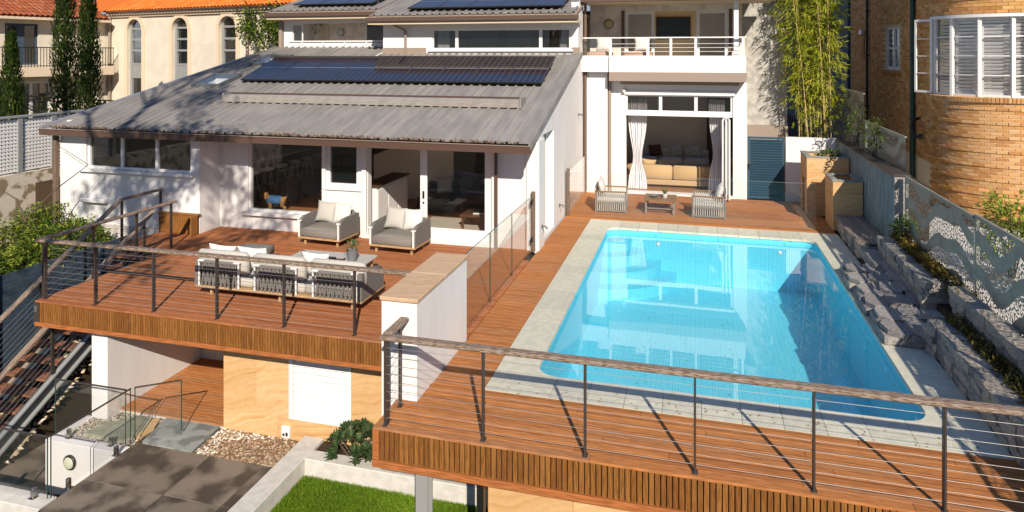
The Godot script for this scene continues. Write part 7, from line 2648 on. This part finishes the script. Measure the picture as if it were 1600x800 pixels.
# ---------- things on roofs and walls ----------
func slope_xf(x: float, z: float, up := 0.0) -> Transform3D:
	var a := atan(PITCH)
	return Transform3D(Basis(Vector3.RIGHT, a), Vector3(x, roof_y(z), z) + Vector3(0, cos(a), sin(a)) * up)
func build_small_things() -> void:
	var o: Node3D
	var b: MB
	# solar panels
	var panel: Node3D = null
	var spots := []
	for i in 9: spots.append(slope_xf(-12.75 + i * 1.035, -18.82, 0.19).rotated_local(Vector3.RIGHT, 0.075))
	for i in 5: spots.append(Transform3D(Basis(Vector3.RIGHT, atan(PITCH)), Vector3(-8.6 + i * 1.035, 5.72 + PITCH * 1.35 + 0.13, -21.75)))
	for i in 3: spots.append(Transform3D(Basis(Vector3.RIGHT, atan(PITCH)), Vector3(-13.4 + i * 1.035, 5.98 + PITCH * 1.35 + 0.13, -22.6)))
	for i in spots.size():
		if panel == null:
			panel = thing("solar_panel", "black solar panel in the long row on the terrace roof", "solar panel", Vector3.ZERO, 0.0, "solar panels on the lower roof")
			b = MB.new()
			b.box(Vector3(-0.5, 0.0, -1.0), Vector3(0.5, 0.03, 1.0))
			put(b, "cells", M.solar, panel)
			b = MB.new()
			for s in [-1, 1]:
				b.box(Vector3(s * 0.508 - 0.007, -0.008, -1.015), Vector3(s * 0.508 + 0.007, 0.034, 1.015))
				b.box(Vector3(-0.5, -0.008, s * 1.008 - 0.007), Vector3(0.5, 0.034, s * 1.008 + 0.007))
			put(b, "frame", M.black, panel)
			b = MB.new()
			for z in [-0.5, 0.5]: b.box(Vector3(-0.515, -0.1, z - 0.02), Vector3(0.515, -0.01, z + 0.02))
			put(b, "mounting_rail", M.alu, panel)
			panel.transform = spots[i]
		else:
			o = panel.duplicate()
			o.name = numbered("solar_panel")
			add_child(o)
			o.transform = spots[i]
			if i >= 9:
				o.set_meta("label", "black solar panel on the upper roof above the wide window" if i < 14 else "black solar panel on the upper roof above the sunroom")
				o.set_meta("group", "solar panels on the upper roofs")
	# long awning case on the roof
	o = thing("awning_case", "long pale grey awning case fixed across the lower roof", "awning case")
	b = MB.new()
	var ay := roof_y(-16.45) - 0.02
	b.xf = side_xf()
	b.prism(PackedVector2Array([Vector2(16.2, ay), Vector2(16.66, ay + 0.06), Vector2(16.66, ay + 0.19), Vector2(16.55, ay + 0.23), Vector2(16.28, ay + 0.2), Vector2(16.2, ay + 0.15)]), -12.6, -4.15, "xy")
	put(b, "case", M.cassette, o)
	b = MB.new()
	b.box(Vector3(-12.55, ay + 0.222, -16.52), Vector3(-4.2, ay + 0.245, -16.44), 0.004)
	b.box(Vector3(-12.55, ay + 0.205, -16.4), Vector3(-4.2, ay + 0.222, -16.35), 0.004)
	put(b, "groove_strip", M.gutter, o)
	for s in [-12.62, -4.13]:
		b = MB.new()
		b.box(Vector3(s - 0.02, ay - 0.02, -16.7), Vector3(s + 0.02, ay + 0.25, -16.17), 0.01)
		put(b, "end_cap", M.cassette, o)
	for i in 6:
		b = MB.new()
		b.box(Vector3(-12.3 + i * 1.58, roof_y(-16.45) - 0.03, -16.5), Vector3(-12.24 + i * 1.58, ay + 0.02, -16.4))
		put(b, "bracket", M.black, o)
	# skylights
	for q in [[-14.2, -17.95, "dark glazed roof skylight nearer to the gutter"], [-13.75, -20.1, "dark glazed roof skylight beside the sunroom"]]:
		o = thing("roof_skylight", q[2], "skylight", Vector3.ZERO, 0.0, "skylights in the lower roof")
		o.transform = slope_xf(q[0], q[1], 0.02)
		b = MB.new()
		b.xf = Transform3D(Basis(Vector3.RIGHT, -PI / 2), Vector3(-0.5, 0.1, 0.55))
		wall_mesh(b, Transform3D(), 1.0, 1.1, 0.13, [[0.08, 0.08, 0.92, 1.02]])
		put(b, "frame", M.grey_steel, o)
		b = MB.new()
		b.box(Vector3(-0.42, 0.07, -0.47), Vector3(0.42, 0.085, 0.47))
		put(b, "pane", M.glass_clear, o)
	# dry leaves caught along the gutter and lying about
	b = MB.new()
	b.tinted = true
	var dry := [Color(0.3, 0.16, 0.06), Color(0.22, 0.11, 0.045), Color(0.4, 0.24, 0.1), Color(0.15, 0.08, 0.04)]
	var f := FastNoiseLite.new()
	f.frequency = 0.6
	for i in 3400:
		var x := rng.randf_range(-16.4, -3.5)
		if f.get_noise_1d(x) + 0.15 < rng.randf_range(-0.5, 0.4): continue
		var z := -14.09 - 0.22 * pow(rng.randf(), 2.2)
		leaf(b, Vector3(x, roof_y(minf(z, -14.2)) + 0.012 + rng.randf() * 0.02, z), Vector3(rng.randfn(), 0.15, rng.randfn()).normalized(), rng.randf_range(0.04, 0.09), 0.03, tone(pick(dry)), 0.0, 0.3)
	tag(put(b, "dry_leaves", M.litter), "dry brown leaves caught along the roof gutter", "leaves", "", "stuff")
	b = MB.new()
	b.tinted = true
	for i in 150:
		var q := Vector3(rng.randf_range(-2.7, 3.3), 0.004, -8.74 - rng.randf() * 0.3) if i < 60 else Vector3(rng.randf_range(-11.4, -4.2), 0.004, rng.randf_range(-14.9, -9.9))
		leaf(b, q, Vector3(rng.randfn(), 0.05, rng.randfn()).normalized(), rng.randf_range(0.03, 0.06), 0.02, tone(pick(dry)), 0.0, 0.2)
	for i in 26:   # a few more on the water and the pool floor
		var q := Vector3(rng.randf_range(-2.0, 2.6), -0.126 if i < 14 else -1.295, rng.randf_range(-17.4, -9.6))
		leaf(b, q, Vector3(rng.randfn(), 0.02, rng.randfn()).normalized(), rng.randf_range(0.03, 0.05), 0.02, tone(pick(dry)), 0.0, 0.1)
	tag(put(b, "fallen_leaves", M.litter), "a scatter of small fallen leaves on deck and coping", "leaves", "", "stuff")
	# wall fittings
	o = thing("wall_light", "round brass bulkhead light on the balcony wall", "wall light", Vector3(-2.86, 5.5, -23.5))
	b = MB.new()
	b.xf = Transform3D(Basis(Vector3.RIGHT, PI / 2), Vector3.ZERO)
	b.lathe(Vector3.ZERO, [[0.0, 0.0], [0.17, 0.0], [0.17, 0.04], [0.145, 0.06], [0.14, 0.06]], 24)
	put(b, "rim", M.taupe, o)
	b = MB.new()
	b.xf = Transform3D(Basis(Vector3.RIGHT, PI / 2), Vector3.ZERO)
	b.lathe(Vector3.ZERO, [[0.14, 0.05], [0.12, 0.075], [0.06, 0.09], [0.0, 0.092]], 24)
	put(b, "lens", M.brass, o)
	o = thing("wall_clock", "round white clock on the sunroom wall", "clock", Vector3(-13.05, 5.3, -23.5))
	b = MB.new()
	b.xf = Transform3D(Basis(Vector3.RIGHT, PI / 2), Vector3.ZERO)
	b.lathe(Vector3.ZERO, [[0.12, 0.0], [0.14, 0.0], [0.14, 0.04], [0.12, 0.04]], 24)
	put(b, "rim", M.grey_steel, o)
	b = MB.new()
	b.xf = Transform3D(Basis(Vector3.RIGHT, PI / 2), Vector3.ZERO)
	b.lathe(Vector3.ZERO, [[0.0, 0.01], [0.12, 0.01], [0.12, 0.02], [0.0, 0.021]], 24)
	put(b, "dial", M.white_paint, o)
	b = MB.new()
	b.box(Vector3(-0.006, 0.0, 0.022), Vector3(0.006, 0.085, 0.027))
	b.box(Vector3(0.0, -0.006, 0.022), Vector3(0.06, 0.006, 0.027))
	put(b, "hand", M.black, o)
	o = thing("security_camera", "small white camera under the balcony slab", "camera", Vector3(-2.2, 3.36, -22.18))
	b = MB.new()
	b.box(Vector3(-0.04, -0.03, 0), Vector3(0.04, 0.03, 0.05), 0.008)
	b.xf = Transform3D(Basis(Vector3.RIGHT, PI / 2 + 0.5), Vector3(0.0, -0.03, 0.05))
	b.lathe(Vector3.ZERO, [[0.0, 0.0], [0.045, 0.0], [0.05, 0.1], [0.04, 0.12], [0.0, 0.12]], 14)
	put(b, "housing", M.white_paint, o)
	for q in [[Vector3(-3.49, 2.6, -21.0), "dark spotlight high on the white side wall"], [Vector3(-3.49, 0.45, -17.9), "dark tap low on the white side wall beside the door recess"], [Vector3(-3.41, 0.5, -15.4), "dark fitting low on the white corner pier"]]:
		o = thing("wall_fitting", q[1], "wall fitting", q[0])
		b = MB.new()
		b.box(Vector3(0, -0.04, -0.04), Vector3(0.02, 0.04, 0.04), 0.006)
		b.tube([Vector3(0.02, 0, 0), Vector3(0.09, 0.01, 0), Vector3(0.12, -0.05, 0)], [0.018, 0.022, 0.028], 8)
		put(b, "body", M.grey_steel, o)
	o = thing("power_outlet", "white outdoor power outlet at the foot of the sandstone wall", "power outlet", Vector3(-6.72, -1.94, -10.25))
	b = MB.new()
	b.box(Vector3(-0.08, -0.1, 0), Vector3(0.08, 0.1, 0.05), 0.01)
	put(b, "box", M.white_paint, o)
	b = MB.new()
	b.box(Vector3(-0.05, -0.06, 0.05), Vector3(-0.01, -0.02, 0.056))
	b.box(Vector3(0.01, -0.06, 0.05), Vector3(0.05, 0.0, 0.056))
	put(b, "socket", M.black, o)
	o = thing("hanging_lantern", "dark wire lantern hanging before the lattice fence", "lantern", Vector3(-17.0, 2.05, -15.1))
	b = MB.new()
	for i in 6:
		var a := TAU * i / 6
		b.tube([Vector3(cos(a) * 0.09, 0, sin(a) * 0.09), Vector3(cos(a) * 0.1, 0.3, sin(a) * 0.1), Vector3(0, 0.45, 0)], 0.006, 5)
	b.lathe(Vector3.ZERO, [[0.0, 0.0], [0.1, 0.0], [0.1, 0.03], [0.0, 0.03]], 12)
	b.tube([Vector3(0, 0.45, 0), Vector3(0.4, 0.62, 0.4), Vector3(0.75, 0.5, 0.7)], 0.012, 6)
	put(b, "wire_frame", M.black, o)
	o = thing("branch", "bare crooked branch leaning across the stained garden wall", "branch", Vector3(-15.6, -0.5, -13.2))
	b = MB.new()
	b.tube([Vector3.ZERO, Vector3(-0.3, 0.9, 0.1), Vector3(-0.9, 1.3, -0.2), Vector3(-1.6, 1.45, -0.4)], [0.03, 0.024, 0.018, 0.008], 6)
	b.tube([Vector3(-0.3, 0.9, 0.1), Vector3(0.2, 1.6, -0.3), Vector3(0.9, 2.2, -0.6), Vector3(-0.4, 2.6, -0.9)], [0.02, 0.016, 0.012, 0.006], 6)
	put(b, "wood", M.bark, o)
